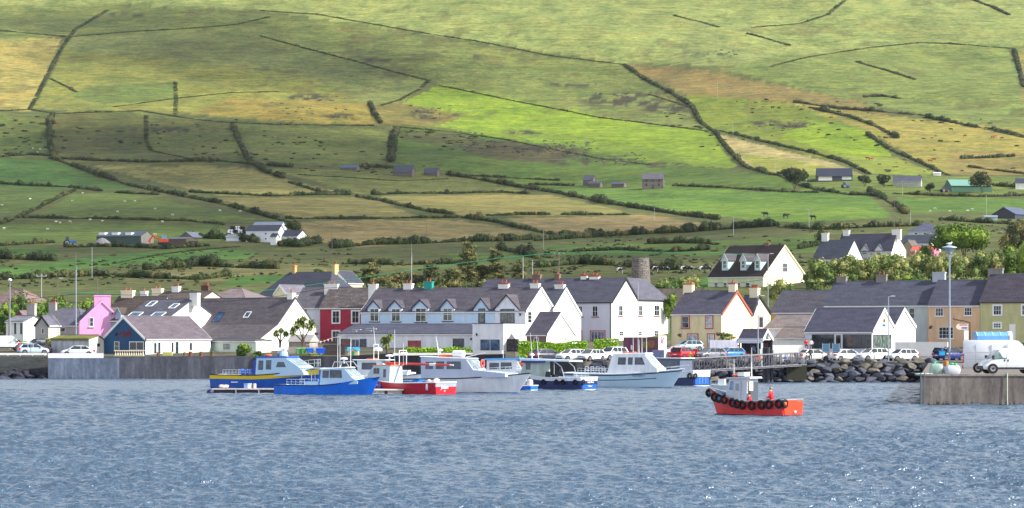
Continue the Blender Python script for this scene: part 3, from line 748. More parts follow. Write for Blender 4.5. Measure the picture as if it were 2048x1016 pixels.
# --- big white building
h = house('white_guest_house', 'tall white building with red window sills and a red framed shop door', 'guest house', 1223, 945, 13.2, 29, 690, 'L', [(1223,604),(1251.5,557.5),(1275,598)], paint((216,218,232), .65, .05), slate((108,106,118)), wallR=WHITE, verge=DARK, eave=DARK)  # front painted in a lavender shade tone, right gable in sunlit white
window(h, 'L', (1185,612,1196,633), mull=(2,2), sill=REDT); window(h, 'L', (1157,612,1165,633), mull=(2,2), sill=REDT)
window(h, 'L', (1182,663,1209,690), mull=(4,1), surround=REDT, glass=glass_mat((110,110,130))); window(h, 'L', (1157,663,1163,682), surround=REDT)
window(h, 'R', (1237,611,1245,632), mull=(2,2), sill=REDT); window(h, 'R', (1238,662,1246,672), mull=(2,2)); pipe_down(h, 'L', 1221, 606, 690, DARK)
BR = paint((128,104,88), .85); chimney(h, 1064, 549, 1084, 562, BR, pots=2); chimney(h, 1109, 548, 1122, 560, BR, pots=1); chimney(h, 1161, 550, 1176, 560, WHITE, cap=REDT, pots=1); chimney(h, 1178, 551, 1201, 561, WHITE, cap=REDT, pots=2)
h = house('white_wing', 'two storey white wing at the right end of the tall white building', 'guest house wing', 1275, 1338, 12.98, 29, 690, 'R', None, WHITE, slate((126,122,132), 'y'), profm=[(0, H+(HY-599)/12.98), (4.2, H+(HY-557)/12.98), (8.4, H+(HY-599)/12.98)], eave=DARK)
for r_ in ((1277,611,1284,632),(1308,610,1318,632)): window(h, 'R', r_, mull=(2,2), sill=REDT)
for r_ in ((1277,662,1283,672),(1308,661,1316,672)): window(h, 'R', r_, mull=(2,2))
pipe_down(h, 'R', 1336, 600, 690, DARK)
# --- yellow house and its neighbours
RT = paint((176,90,70), .6, 0)
h = house('yellow_house', 'small yellow house with red window frames and red edged gable', 'house', 1443, 1343, 14.0, 39, 696, 'L', [(1443,628),(1473.5,583),(1503,629)], paint((228,212,170), .7, .13, 1.1), slate((116,112,124), course=.34, line=.3), wallR=paint((248,228,190), .7, .04), verge=RT)  # shade painted into the tan front, sun into the lighter cream gable
for r_ in ((1364,633,1378,656),(1412,633,1425,656)): window(h, 'L', r_, surround=REDT, sill=REDT, mull=(1,2), fw=.05, glass=glass_mat((150,150,160)) if r_[0] > 1400 else GLASS)
for r_ in ((1376,669,1395,690),(1416,669,1428,695)): window(h, 'L', r_, surround=REDT, mull=(2,1), glass=glass_mat((150,156,170)))
chimney(h, 1366, 567, 1389, 587, CREAM, cap=RT, pots=1); chimney(h, 1457, 566, 1475, 586, CREAM, cap=RT, pots=1)
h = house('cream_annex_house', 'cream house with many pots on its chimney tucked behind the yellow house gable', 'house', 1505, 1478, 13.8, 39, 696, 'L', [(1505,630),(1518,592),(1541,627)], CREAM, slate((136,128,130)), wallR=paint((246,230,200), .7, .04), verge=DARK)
window(h, 'R', (1517,633,1526,656), surround=paint((170,70,50), .6, 0)); chimney(h, 1499, 576, 1520, 592, CREAM, pots=4)
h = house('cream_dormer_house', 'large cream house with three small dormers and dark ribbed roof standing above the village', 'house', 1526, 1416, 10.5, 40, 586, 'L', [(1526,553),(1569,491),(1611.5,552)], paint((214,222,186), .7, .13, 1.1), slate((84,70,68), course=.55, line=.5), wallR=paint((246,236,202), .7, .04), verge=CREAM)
for a in (1449.5, 1486.5, 1515): dormer(h, a-5.8, a+5.8, 541, 520, 508, 1.1, paint((190,220,226), .6, .05), SLG, (a-4,521,a+4,537), TRIMW, (1,2))
chimney(h, 1530, 486, 1541, 507, BR, pots=1, w2=.8); window(h, 'R', (1565,526,1574,544), mull=(2,2), surround=CREAM)
for r_ in ((1429,565,1436,578),(1447,565,1454,578),(1473,566,1481,577),(1491,565,1500,577)): window(h, 'L', r_, mull=(1,2))
window(h, 'L', (1463,564,1469,582), name='door', frame=paint((110,60,50), .6, 0), glass=paint((110,60,50), .6, 0))
h = house('garage', 'small tan garage with grey roof right of the cream dormer house', 'garage', 1653, 1686, 10.2, 40, 588, 'R', [(1612,564),(1631,548),(1653,564)], paint((190,166,128), .8), slate((140,126,124), 'y'), verge=TRIMW)
h = house('yellow_band_house', 'low building with grey slate roof above a strip of mustard wall', 'house', 1670, 1541, 13.2, 33, 696, 'L', (625,582), paint((206,170,96), .7), slate((122,116,122), course=.34, line=.3), B=8)
h = house('low_shed', 'low white shed with pale tan sheet roof beside the shop', 'shed', 1634, 1534, 13.9, 33, 700, 'L', None, paint((206,214,232), .7), slate((170,154,146), line=.1), profm=[(0, H+(HY-656)/13.9), (3.4, H+(HY-631)/13.75), (3.5, H+(HY-632)/13.75)])
h = house('porch_shed', 'lowest tan roofed white lean-to against the left end of the shop', 'shed', 1618, 1552, 14.1, 33, 700, 'L', None, WHITE, slate((168,150,138), line=.1), profm=[(0, H+(HY-676)/14.1), (2.5, H+(HY-656)/14.05), (2.6, H+(HY-657)/14.05)])
# --- shop with twin gables
SHG = glass_mat((38,48,56))
h = house('shop', 'low shop with glazed front, slate roof and a white gable carrying a small emblem', 'shop', 1744, 1610, 14.5, 29, 699, 'L', [(1744,664),(1767.5,618),(1788,655)], paint((206,212,226), .65), slate((104,102,118)), wallR=WHITE, verge=TRIMW)  # front carries a cool shade tone in its paint, gable a sunlit white
window(h, 'L', (1624,669,1668,697), mull=(3,1), glass=SHG, frame=DARK); window(h, 'L', (1671,669,1683,697), name='door', mull=(1,1), glass=glass_mat((20,20,24)), frame=TRIMW); window(h, 'L', (1686,669,1742,697), mull=(3,1), glass=SHG, frame=DARK)
window(h, 'R', (1746,669,1782,697), mull=(4,1), glass=glass_mat((84,100,96)), frame=DARK)
t, z = h.fp('R', 1767.5, 648); m = MB()
for i, rr in enumerate((.42,.3,.18)):
    m.pipe([(.04, t+rr*math.cos(a)*1.2, z+.2+rr*math.sin(a)*1.3) for a in np.linspace(0, math.pi, 7)], .045, 4, 0)
m.box(.0, t-.55, z-.35, .05, t+.55, z-.08, 1); m.box(.0, t-.55, z-.1, .045, t+.55, z+.12, 2)
m.build('emblem', [paint((150,104,60), .6, 0), paint((40,80,170), .6, 0), paint((110,170,220), .6, 0)], h.root)
Cw = h.C; D2 = F/14.5+math.cos(R(29))*h.fp('R', 1787.5, 690)[0]
h2 = house('twin_gable_wing', 'plain white gabled wing right of the shop emblem gable', 'shop wing', 1787.6, 1760, F/D2, 29, 699, 'L', [(1787.6,655),(1807.5,617.5),(1831,654)], WHITE, slate((104,102,118)), verge=TRIMW)
# --- right hand terrace
h = house('grey_terrace_house', 'long pale grey terrace house with slate roof behind the shop', 'house', 1856, 1649, 13.58, 29, 700, 'L', (611,563), paint((190,202,202), .65, .13, 1.1), slate((112,112,124)), B=8.5)
window(h, 'L', (1818,616,1830,637), mull=(1,2)); chimney(h, 1673, 553, 1695, 575, BR, mat=CONC, pots=1); chimney(h, 1752, 549, 1775, 569, CONC, pots=2); chimney(h, 1865, 544, 1892, 573, paint((176,184,196), .7), pots=0)
h = house('orange_terrace_house', 'peach orange terrace house with white sash windows between grey and green houses', 'house', 1960, 1856.5, 13.75, 29, 700, 'L', (611,561.5), paint((226,188,150), .65, .13, 1.1), slate((110,108,122)), B=8.5)
for r_ in ((1871,616,1887,632),(1929,615,1944,631)): window(h, 'L', r_, mull=(3,2), sill=TRIMW)
window(h, 'L', (1878,654,1907,677), mull=(4,3), sill=TRIMW); chimney(h, 1976, 537, 2007, 566, CONC, pots=1, at=1)
h = house('green_terrace_house', 'sage green terrace house with white small paned windows at the right edge', 'house', 2075, 1960.5, 13.9, 29, 702, 'L', (603.5,549), paint((190,188,138), .65, .13, 1.1), slate((104,96,104)), B=9, eave=DARK)
for r_ in ((1987,611,2003,630),(2044,610,2058,630),(1987,646,2002,656)): window(h, 'L', r_, mull=(3,2), sill=TRIMW, surround=TRIMW)
window(h, 'L', (2019,648,2031,680), name='door', glass=TRIMW)
# --- left cluster
h = house('pink_house', 'narrow pink house with very wide pink chimney on its gable', 'house', 159, 148, 13.6, 80, 680, 'L', [(159,645),(204,602),(249,645)], paint((236,166,214), .6, .14, 1.1), SLDY, wallR=paint((236,170,216), .6, .06), verge=paint((236,170,216), .6, 0), over=.15)
q = h.fp('R', 205, 590); zt = q[1]
m = MB(); m.box(-1.0, q[0]-1.2, h.zr-1.3, -.05, q[0]+1.2, zt-.2); m.box(-1.06, q[0]-1.26, zt-.2, .01, q[0]+1.26, zt); m.build('chimney', paint((232,160,208), .6, .1), h.root)
window(h, 'R', (179,635,187,653), mull=(1,2), sill=TRIMW)
GW = paint((176,172,168), .7, .13, 1.1)
h = house('grey_bungalow', 'grey bungalow with hipped slate roof and two squat chimneys left of the pink house', 'bungalow', 165, 47, 13.4, 28, 676, 'L', (651,617), GW, slate((140,136,146)), B=9, hip=4)
chimney(h, 53, 607, 74, 632, GW, pots=2); chimney(h, 97, 605, 116, 622, GW, pots=3); window(h, 'L', (120,655,131,664))
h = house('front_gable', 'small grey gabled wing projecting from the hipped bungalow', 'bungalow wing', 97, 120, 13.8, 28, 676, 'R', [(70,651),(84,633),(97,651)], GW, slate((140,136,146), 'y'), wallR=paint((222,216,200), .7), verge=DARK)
window(h, 'L', (83,656,89,668))
h = house('white_outhouse', 'small white outhouse with pale roof at the left edge behind the vans', 'outhouse', 47, 12, 13.6, 28, 676, 'L', (643.5,633), WHITE, slate((168,166,172)), B=5)
for r_ in ((29,646,32,668),(41,646,44,668)): window(h, 'L', r_, frame=DARK)
h = house('tiled_roof_house', 'house with pinkish ribbed tile roof above the hedge at the left edge', 'house', 40, -40, 12.2, 30, 640, 'L', (609,580), CREAM, slate((168,138,128), course=.5, line=.4), B=9, hip=3)
h = house('red_shed', 'tiny dark red gabled shed between bungalow chimney and hedge', 'shed', 46, 60, 13.0, 30, 650, 'R', [(32,632),(39,623),(46,632)], paint((150,60,66), .7), slate((170,140,140), 'y'))
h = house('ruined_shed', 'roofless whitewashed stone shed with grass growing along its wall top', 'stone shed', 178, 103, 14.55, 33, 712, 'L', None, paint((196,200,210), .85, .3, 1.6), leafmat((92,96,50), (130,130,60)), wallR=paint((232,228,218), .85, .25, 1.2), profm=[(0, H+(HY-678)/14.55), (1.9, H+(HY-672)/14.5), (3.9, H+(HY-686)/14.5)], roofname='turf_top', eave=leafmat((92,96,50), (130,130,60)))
window(h, 'R', (194,687,199,693), frame=DARK)
# --- hillside farms
STONE = paint((112,104,98), .9, .25, 1.5); FG = 'farm buildings on the hillside'
def farm(name, label, cat, cx, xl, th, yb, ye, yr, wall, roof, B=6, kind='L', xr=None, wallR=None, hip=0, D=None):
    D = D or hill(cx, yb).y
    return house(name, label, cat, cx, xl if kind == 'L' else xr, F/D, th, yb, kind, (ye, yr), wall, roof, B=B, wallR=wallR, hip=hip, over=.25, eave=wall, group=FG)
GB = paint((58,84,80), .6, .15); WH2 = paint((226,230,238), .7, .04)
h = farm('barn', 'long dark green barn with pale roof lights beside a gravel heap', 'barn', 282, 193, 18, 489, 472, 463, GB, slate((112,124,128), line=.1), 9, wallR=CONC)
for a in (207, 233, 260): p = slope_hit(h, a, 468); m = MB(); m.box(p.x-1, p.y-1.2, p.z-.3, p.x+1, p.y+1.2, p.z+.42); m.build('roof_light', TRIMW, h.root)
farm('low_barn', 'low rusty walled shed between the orange digger and the white farmhouse', 'shed', 372, 333, 18, 491, 478, 475, paint((110,92,88), .9), slate((140,146,150), line=.1), 8)
farm('pitched_shed', 'small grey roofed shed half hidden by bushes left of the white farmhouse', 'shed', 385, 0, 30, 478, 474, 464, STONE, slate((150,158,166), 'y', line=.1), 5, 'R', 410)
h = farm('farmhouse', 'white two storey farmhouse with dark slate roof low on the hillside', 'farmhouse', 556, 492, 12, 485, 462, 451, WH2, SLD, 7, wallR=WHITE)
for r_ in ((503,465,507,470),(503,475,507,480),(529,465,534,470),(544,465,549,470),(529,475,534,480)): window(h, 'L', r_, fw=.15)
h = farm('farmhouse_wing', 'lower white wing right of the white farmhouse', 'farmhouse wing', 594, 559, 25, 485, 473, 461, WH2, SLD, 7, wallR=WHITE); window(h, 'L', (587,475,592,484), name='door', frame=DARK)
farm('back_barn', 'pale roofed barn directly behind the white farmhouse', 'barn', 560, 504, 12, 462, 455, 444, WH2, slate((176,186,196), line=.1), 8)
farm('white_outbuilding', 'long low white outbuilding left of the white farmhouse', 'outbuilding', 492, 452, 12, 483, 473, 469, WH2, slate((170,170,176), line=.1), 4)
h = farm('farm_porch', 'small white two storey porch block in front of the farmhouse', 'porch', 552, 541, 15, 490, 474, 468, WHITE, SLD, 3)
def ruin(name, label, x0, x1, yb, ye, yr, kind='L', wall=STONE, roof=None, th=15):
    return farm(name, label, 'stone shed', x1, x0, th, yb, ye, yr, wall, roof or slate((112,114,124), line=.3), 6, kind, x1+10)
ruin('stone_shed', 'long low stone shed, leftmost of the old sheds high on the hill', 681, 713, 342, 335, 330, roof=slate((120,140,156), line=.1))
ruin('stone_shed', 'gabled stone shed beside the dark vertical hedge on the hill', 786, 824, 354, 343, 331)
ruin('stone_shed', 'dark stone shed at the start of the long diagonal hedge', 848, 874, 354, 345, 336)
ruin('stone_shed', 'tumbledown stone shed with pointed roof left of the ruined house', 1166, 1186, 372, 360, 351)
ruin('stone_shed', 'pale roofed low shed in front of the pointed stone shed', 1176, 1200, 375, 367, 363)
ruin('stone_shed', 'tiny pale roofed shed alone in the field left of the ruined house', 1223, 1248, 375, 368, 364)
h = farm('ruined_house', 'abandoned grey stone two storey house with empty windows on the hill', 'ruined house', 1327, 1284, 6, 377, 358, 347, STONE, slate((128,122,128), line=.3), 7)
for (a,b) in ((1293,361),(1306,361),(1318,361),(1293,370),(1318,370)): window(h, 'L', (a-1.6,b-3,a+1.6,b+2), fw=.1, frame=DARK)
window(h, 'L', (1304,369,1308,377), name='door', frame=DARK)
h = farm('cattle_barn', 'wide dark roofed cattle barn with white lower walls among bushes', 'barn', 1705, 1634, 4, 362, 352, 337, paint((60,66,74), .7), slate((70,76,88), line=.1), 16)
panel(h, 'L', (1637,353,1664,361), paint((206,206,200), .7)); panel(h, 'L', (1684,353,1703,359), paint((206,206,200), .7))
h = farm('stone_farmhouse', 'grey stone farmhouse with slate roof between bushes and the green barn', 'farmhouse', 1842, 1786, 12, 374, 362, 352, paint((172,172,168), .8), slate((112,112,122)), 7)
chimney(h, 1786, 349, 1790, 354, CONC, pots=0); chimney(h, 1837, 349, 1842, 354, CONC, pots=0)
for a in (1800, 1812, 1824): window(h, 'L', (a-2,363,a+2,367), fw=.15)
farm('green_barn', 'long barn clad in green sheeting near the right edge', 'barn', 1984, 1903, -8, 385, 372, 360, paint((62,104,84), .6, .1), paint((112,158,142), .6, .05), 12)
farm('white_hill_house', 'white house cut off by the right edge high on the hillside', 'house', 2070, 2031, 10, 380, 367, 357, WHITE, SLD, 7)
farm('dark_barn', 'dark gabled barn at the right edge below the green field', 'barn', 2030, 0, 40, 438, 428, 414, paint((62,66,80), .8), slate((120,130,150), 'y'), 9, 'R', 2064)
farm('flat_shed', 'small pale blue flat roofed shed left of the dark gabled barn', 'shed', 1995, 1968, 5, 441, 433, 432, paint((160,180,190), .7), paint((170,186,196), .6), 4)
farm('field_shed', 'tiny white shed at the top of the lane among brown fields', 'shed', 1882, 1867, 5, 352, 346, 345, WHITE, TRIMW, 4)
h = farm('hip_bungalow', 'pale grey bungalow with hipped slate roof beyond the white chimney house', 'bungalow', 1884, 1816, 15, 474, 463, 447, paint((190,204,206), .7), slate((118,118,136)), 9, hip=4)
for a in (1832, 1850, 1868): window(h, 'L', (a-4,465,a+4,470), fw=.12)
h = house('white_chimney_house', 'white house with tall white chimneys and small gabled dormers above the bushes', 'house', 1783, 1674, 9.0, 33, 516, 'L', [(1783,503),(1793,468),(1812,500)], WH2, slate((108,106,118)), wallR=WHITE)
h.pr
for a in (1697.5, 1729, 1757): dormer(h, a-8, a+8, 508, 500, 489, -.05, WH2, None, (a-4,501,a+4,508), LEAD, (2,1), frame=paint((200,180,90), .6, 0))
chimney(h, 1686, 461, 1700, 480, WHITE, pots=1); chimney(h, 1784, 459, 1803, 480, WHITE, pots=1)
h = house('slate_wing', 'long dark slate roofed wing with a white chimney left of the white chimney house', 'house wing', 1690, 1625, 9.1, 33, 528, 'L', (519,481), WH2, SLD, B=9); chimney(h, 1643, 466, 1658, 484, WHITE, pots=1)
house('rendered_house', 'slate roofed house with tan gable right of the tall white chimneys', 'house', 1862, 1800, 8.6, 25, 500, 'L', (487,471), WH2, SLD, B=8)
house('lilac_house', 'lilac gabled house peeping above the bushes right of the tan gable', 'house', 1864, 1880, 8.4, 30, 505, 'R', [(1842,492),(1855,468),(1866,490)], paint((214,150,206), .7), SLDY)
house('tan_gable_house', 'tan gabled house tucked right of the white chimney house', 'house', 1826, 1840, 8.8, 30, 512, 'R', [(1800,498),(1815,481),(1829,498)], paint((176,160,130), .8), slate((150,134,124), 'y'))
house('red_roof_shed', 'low shed with rusty red roof in the bushes below the lilac house', 'shed', 1868, 1822, 9.2, 20, 512, 'L', (501,493), paint((200,120,150), .7), paint((196,92,76), .7), B=5)
# ---------------- foliage
def leafcloud(cl, dens, size, squash=1.0, core=0):
    """cl: list of (x,y,z,rx,ry,rz,mat). Returns V, F, mi of leaf quads on and inside the ellipsoids"""
    Vs, mi = [], []
    if core:
        th = np.linspace(.25, math.pi-.25, 5); ph = np.arange(9)*2*math.pi/8
        for (x, y, z, rx, ry, rz, m) in cl:
            jr = RNG.uniform(.72, 1.08, (5, 9)); jr[:, 8] = jr[:, 0]
            g = np.stack([np.sin(th)[:, None]*np.cos(ph)*jr*rx*core+x, np.sin(th)[:, None]*np.sin(ph)*jr*ry*core+y, np.cos(th)[:, None]*jr*rz*core+z], -1)
            q = np.stack([g[:-1,:-1], g[:-1,1:], g[1:,1:], g[1:,:-1]], 2).reshape(-1, 3); Vs.append(q); mi += [m]*32
            t = g[0]; Vs.append(np.array([t[0],t[2],t[4],t[6]])); mi += [m]
    for (x, y, z, rx, ry, rz, m) in cl:
        n = max(6, int(dens*(rx*rz+ry*rz+rx*ry)))
        d = RNG.normal(size=(n, 3)); d /= np.linalg.norm(d, axis=1)[:, None]
        rr = RNG.uniform(.55, 1.06, n)**.7
        p = d*rr[:, None]*np.array([rx, ry, rz])+np.array([x, y, z])
        nn = d+RNG.normal(size=(n, 3))*.65; nn /= np.linalg.norm(nn, axis=1)[:, None]
        a = np.cross(nn, RNG.normal(size=(n, 3))); a /= np.linalg.norm(a, axis=1)[:, None]+1e-6; b = np.cross(nn, a)
        s = size*RNG.uniform(.55, 1.3, n)[:, None]
        q = np.stack([p-a*s*.5, p-b*s*.32*squash, p+a*s*.5, p+b*s*.32*squash], 1)
        Vs.append(q.reshape(-1, 3)); mi += [m]*n
    V = np.concatenate(Vs); F_ = np.arange(len(V)).reshape(-1, 4)
    return V, F_, mi
LM = [leafmat((58,84,30), (92,120,44)), leafmat((40,64,26), (66,94,36)), leafmat((96,124,40), (134,156,62))]
LMD = [leafmat((46,60,34), (70,82,44), scale=.25), leafmat((36,48,30), (54,66,38), scale=.25), leafmat((72,76,44), (100,96,58), scale=.25)]
LMC = [leafmat((84,92,52), (116,112,68)), leafmat((60,72,42), (82,88,54)), leafmat((106,106,62), (128,120,76))]
LMH = [leafmat((104,150,30), (142,184,44)), leafmat((74,116,24), (110,150,36)), leafmat((150,190,50), (176,208,70))]
LMW = [leafmat((84,104,52), (112,128,66)), leafmat((60,82,44), (84,104,54)), leafmat((128,134,76), (148,150,90))]
BARK = paint((96,82,68), .9, .2, 3)
def bush(name, label, cat, px, D, py_top, py_bot, wpx, mats=LM, leaf=.35, dens=30, group=None, z0=None, depth=None, nc=14, trunk=False, lean=0):
    s = F/D; X = XatD(px, D); zt = H+(HY-py_top)/s; zb = H+(HY-py_bot)/s if z0 is None else z0
    w = wpx/s/2; hgt = zt-zb; dp = depth or w*.8
    r = thing(name, label, cat, (X, D, zb), 0, group)
    cl = []
    for i in range(nc):
        a = random.uniform(0, 6.28); q = random.random()**.5*.62
        hz = random.uniform(.12, .8) if not trunk else random.uniform(.42, .8)
        k = random.uniform(.28, .5); sh = 1-abs(hz-.5)*.7
        cl.append((math.cos(a)*q*w*1.35*sh+lean*hz*w, math.sin(a)*q*dp*1.2*sh, hz*hgt, w*k, dp*k, hgt*k*.55, random.choice([0,0,1,2])))
    cl.append((lean*w*.7, 0, hgt*.8, w*.4, dp*.4, hgt*.2, 2))
    V, F_, mi = leafcloud(cl, dens, leaf, core=.7)
    npmesh('foliage' if not trunk else 'crown', V, F_, mats, r, mi=mi)
    m = MB(); k = 4 if not trunk else 5
    for i in range(k):
        a = 6.28*i/k; e = cl[i]; m.tube((math.cos(a)*.1, math.sin(a)*.1, -.6), (e[0]*.5, e[1]*.5, hgt*.4), .12, .07, 5); m.tube((e[0]*.5, e[1]*.5, hgt*.4), (e[0], e[1], e[2]), .07, .03, 5)
    m.build('stems' if not trunk else 'trunk', BARK, r)
    return r
def conifer(label, px, D, py_top, py_bot, wpx, group='dark pines behind the village roofs'):
    s = F/D; X = XatD(px, D); zt = H+(HY-py_top)/s; zb = H+(HY-py_bot)/s; hgt = zt-zb; w = wpx/s/2
    r = thing('pine_tree', label, 'pine tree', (X, D, zb), 0, group)
    m = MB(); m.tube((0,0,-1), (0,0,hgt*.55), .28, .16, 7); m.tube((0,0,hgt*.55), (0,0,hgt*.97), .16, .04, 6)
    cl = []
    for i in range(64):
        t = random.uniform(.02, .97); rad = w*1.15*(1.1-t)**.6*random.uniform(.3, 1.05); a = random.uniform(0, 6.28)
        x, y, z = math.cos(a)*rad, math.sin(a)*rad, hgt*t+rad*.18
        m.tube((0,0,hgt*t-.3), (x*.8, y*.8, z), .06, .025, 4)
        e = max(.75, w*.52*(1.15-t)); cl.append((x*.7, y*.7, z, e*1.3, e*1.3, e*.62, random.choice([0,1,1,2])))
    m.build('trunk', BARK, r)
    V, F_, mi = leafcloud(cl, 34, .5, .5, core=.55); npmesh('crown', V, F_, LMC, r, mi=mi)
def cordyline(label, px, D, py_top, py_bot, heads, group='palms in the quayside gardens'):
    s = F/D; X = XatD(px, D); zb = H+(HY-py_bot)/s; r = thing('palm_tree', label, 'palm tree', (X, D, zb), 0, group)
    m = MB(); mbs = MB()
    for (hx, hy, rad) in heads:
        c = Vector(((hx-px)/s, random.uniform(-.3, .3), H+(HY-hy)/s-zb)); k = Vector((c.x*.15, 0, c.z*.35))
        m.tube((0,0,-.4), k, .13, .1, 6); m.tube(k, c, .1, .07, 6); R_ = rad/s
        for i in range(90):
            d = Vector((random.gauss(0,1), random.gauss(0,1), random.gauss(.25,.8))).normalized(); e = c+d*R_*random.uniform(.75, 1.1); mid = c+d*R_*.55+Vector((0,0,.12)); e.z -= R_*.25*(1-abs(d.z))
            sd_ = d.cross(Vector((0,0,1))).normalized()*.11
            mbs.add([c-sd_*.6, c+sd_*.6, mid+sd_, mid-sd_, e], [(0,1,2,3),(3,2,4)], 0)
    m.build('trunk', BARK, r); mbs.build('fronds', leafmat((92,112,48), (138,146,74)), r)
def hedgerow(pts, hpx, label, name='hedgerow', cat='hedge', mats=LMD, hm=None, wide=1.0, dens=16, group='hedgerows dividing the hillside fields', gap=.12):
    W = [hill(x, y) for x, y in pts]; cl = []; L_ = 0
    if sum(y for _, y in pts)/len(pts) > 465: hpx *= 1.4
    # follow the ground between the surveyed corners
    sd_ = random.uniform(0, 90); u = 0
    for (a, b) in zip(pts[:-1], pts[1:]):
        n = max(2, int(math.hypot(b[0]-a[0], (b[1]-a[1])*3)/4))
        for i in range(n):
            t = (i+random.uniform(-.4, .4))/n; p = hill(a[0]+(b[0]-a[0])*t, a[1]+(b[1]-a[1])*t); s = F/p.y; u += .23
            k = float(vn(np.array([u+sd_]), np.array([.5]))[0]); k2 = float(vn(np.array([u*3.1+sd_]), np.array([7.5]))[0])
            h_ = hpx*1.15/s*max(.16, .72+k*1.25+k2*.6)
            if random.random() < .04: h_ *= 1.5
            sp = 4/s
            cl.append((p.x, p.y+random.uniform(-.5,.5), p.z+h_*.36, max(sp*1.5, h_*.6), max(.6, h_*.7*wide), h_*.6, random.choice([0,0,1,1,2])))
    o = W[0]; cl = [(a-o.x, b-o.y, c-o.z, d, e, f, g) for a,b,c,d,e,f,g in cl]
    V, F_, mi = leafcloud(cl, dens*(9/(F/o.y))**-.0, max(.5, 2.6/(F/o.y)), core=.85)
    ob = npmesh(name, V, F_, mats, mi=mi); ob.location = o; tag(ob, label, cat, group); return ob
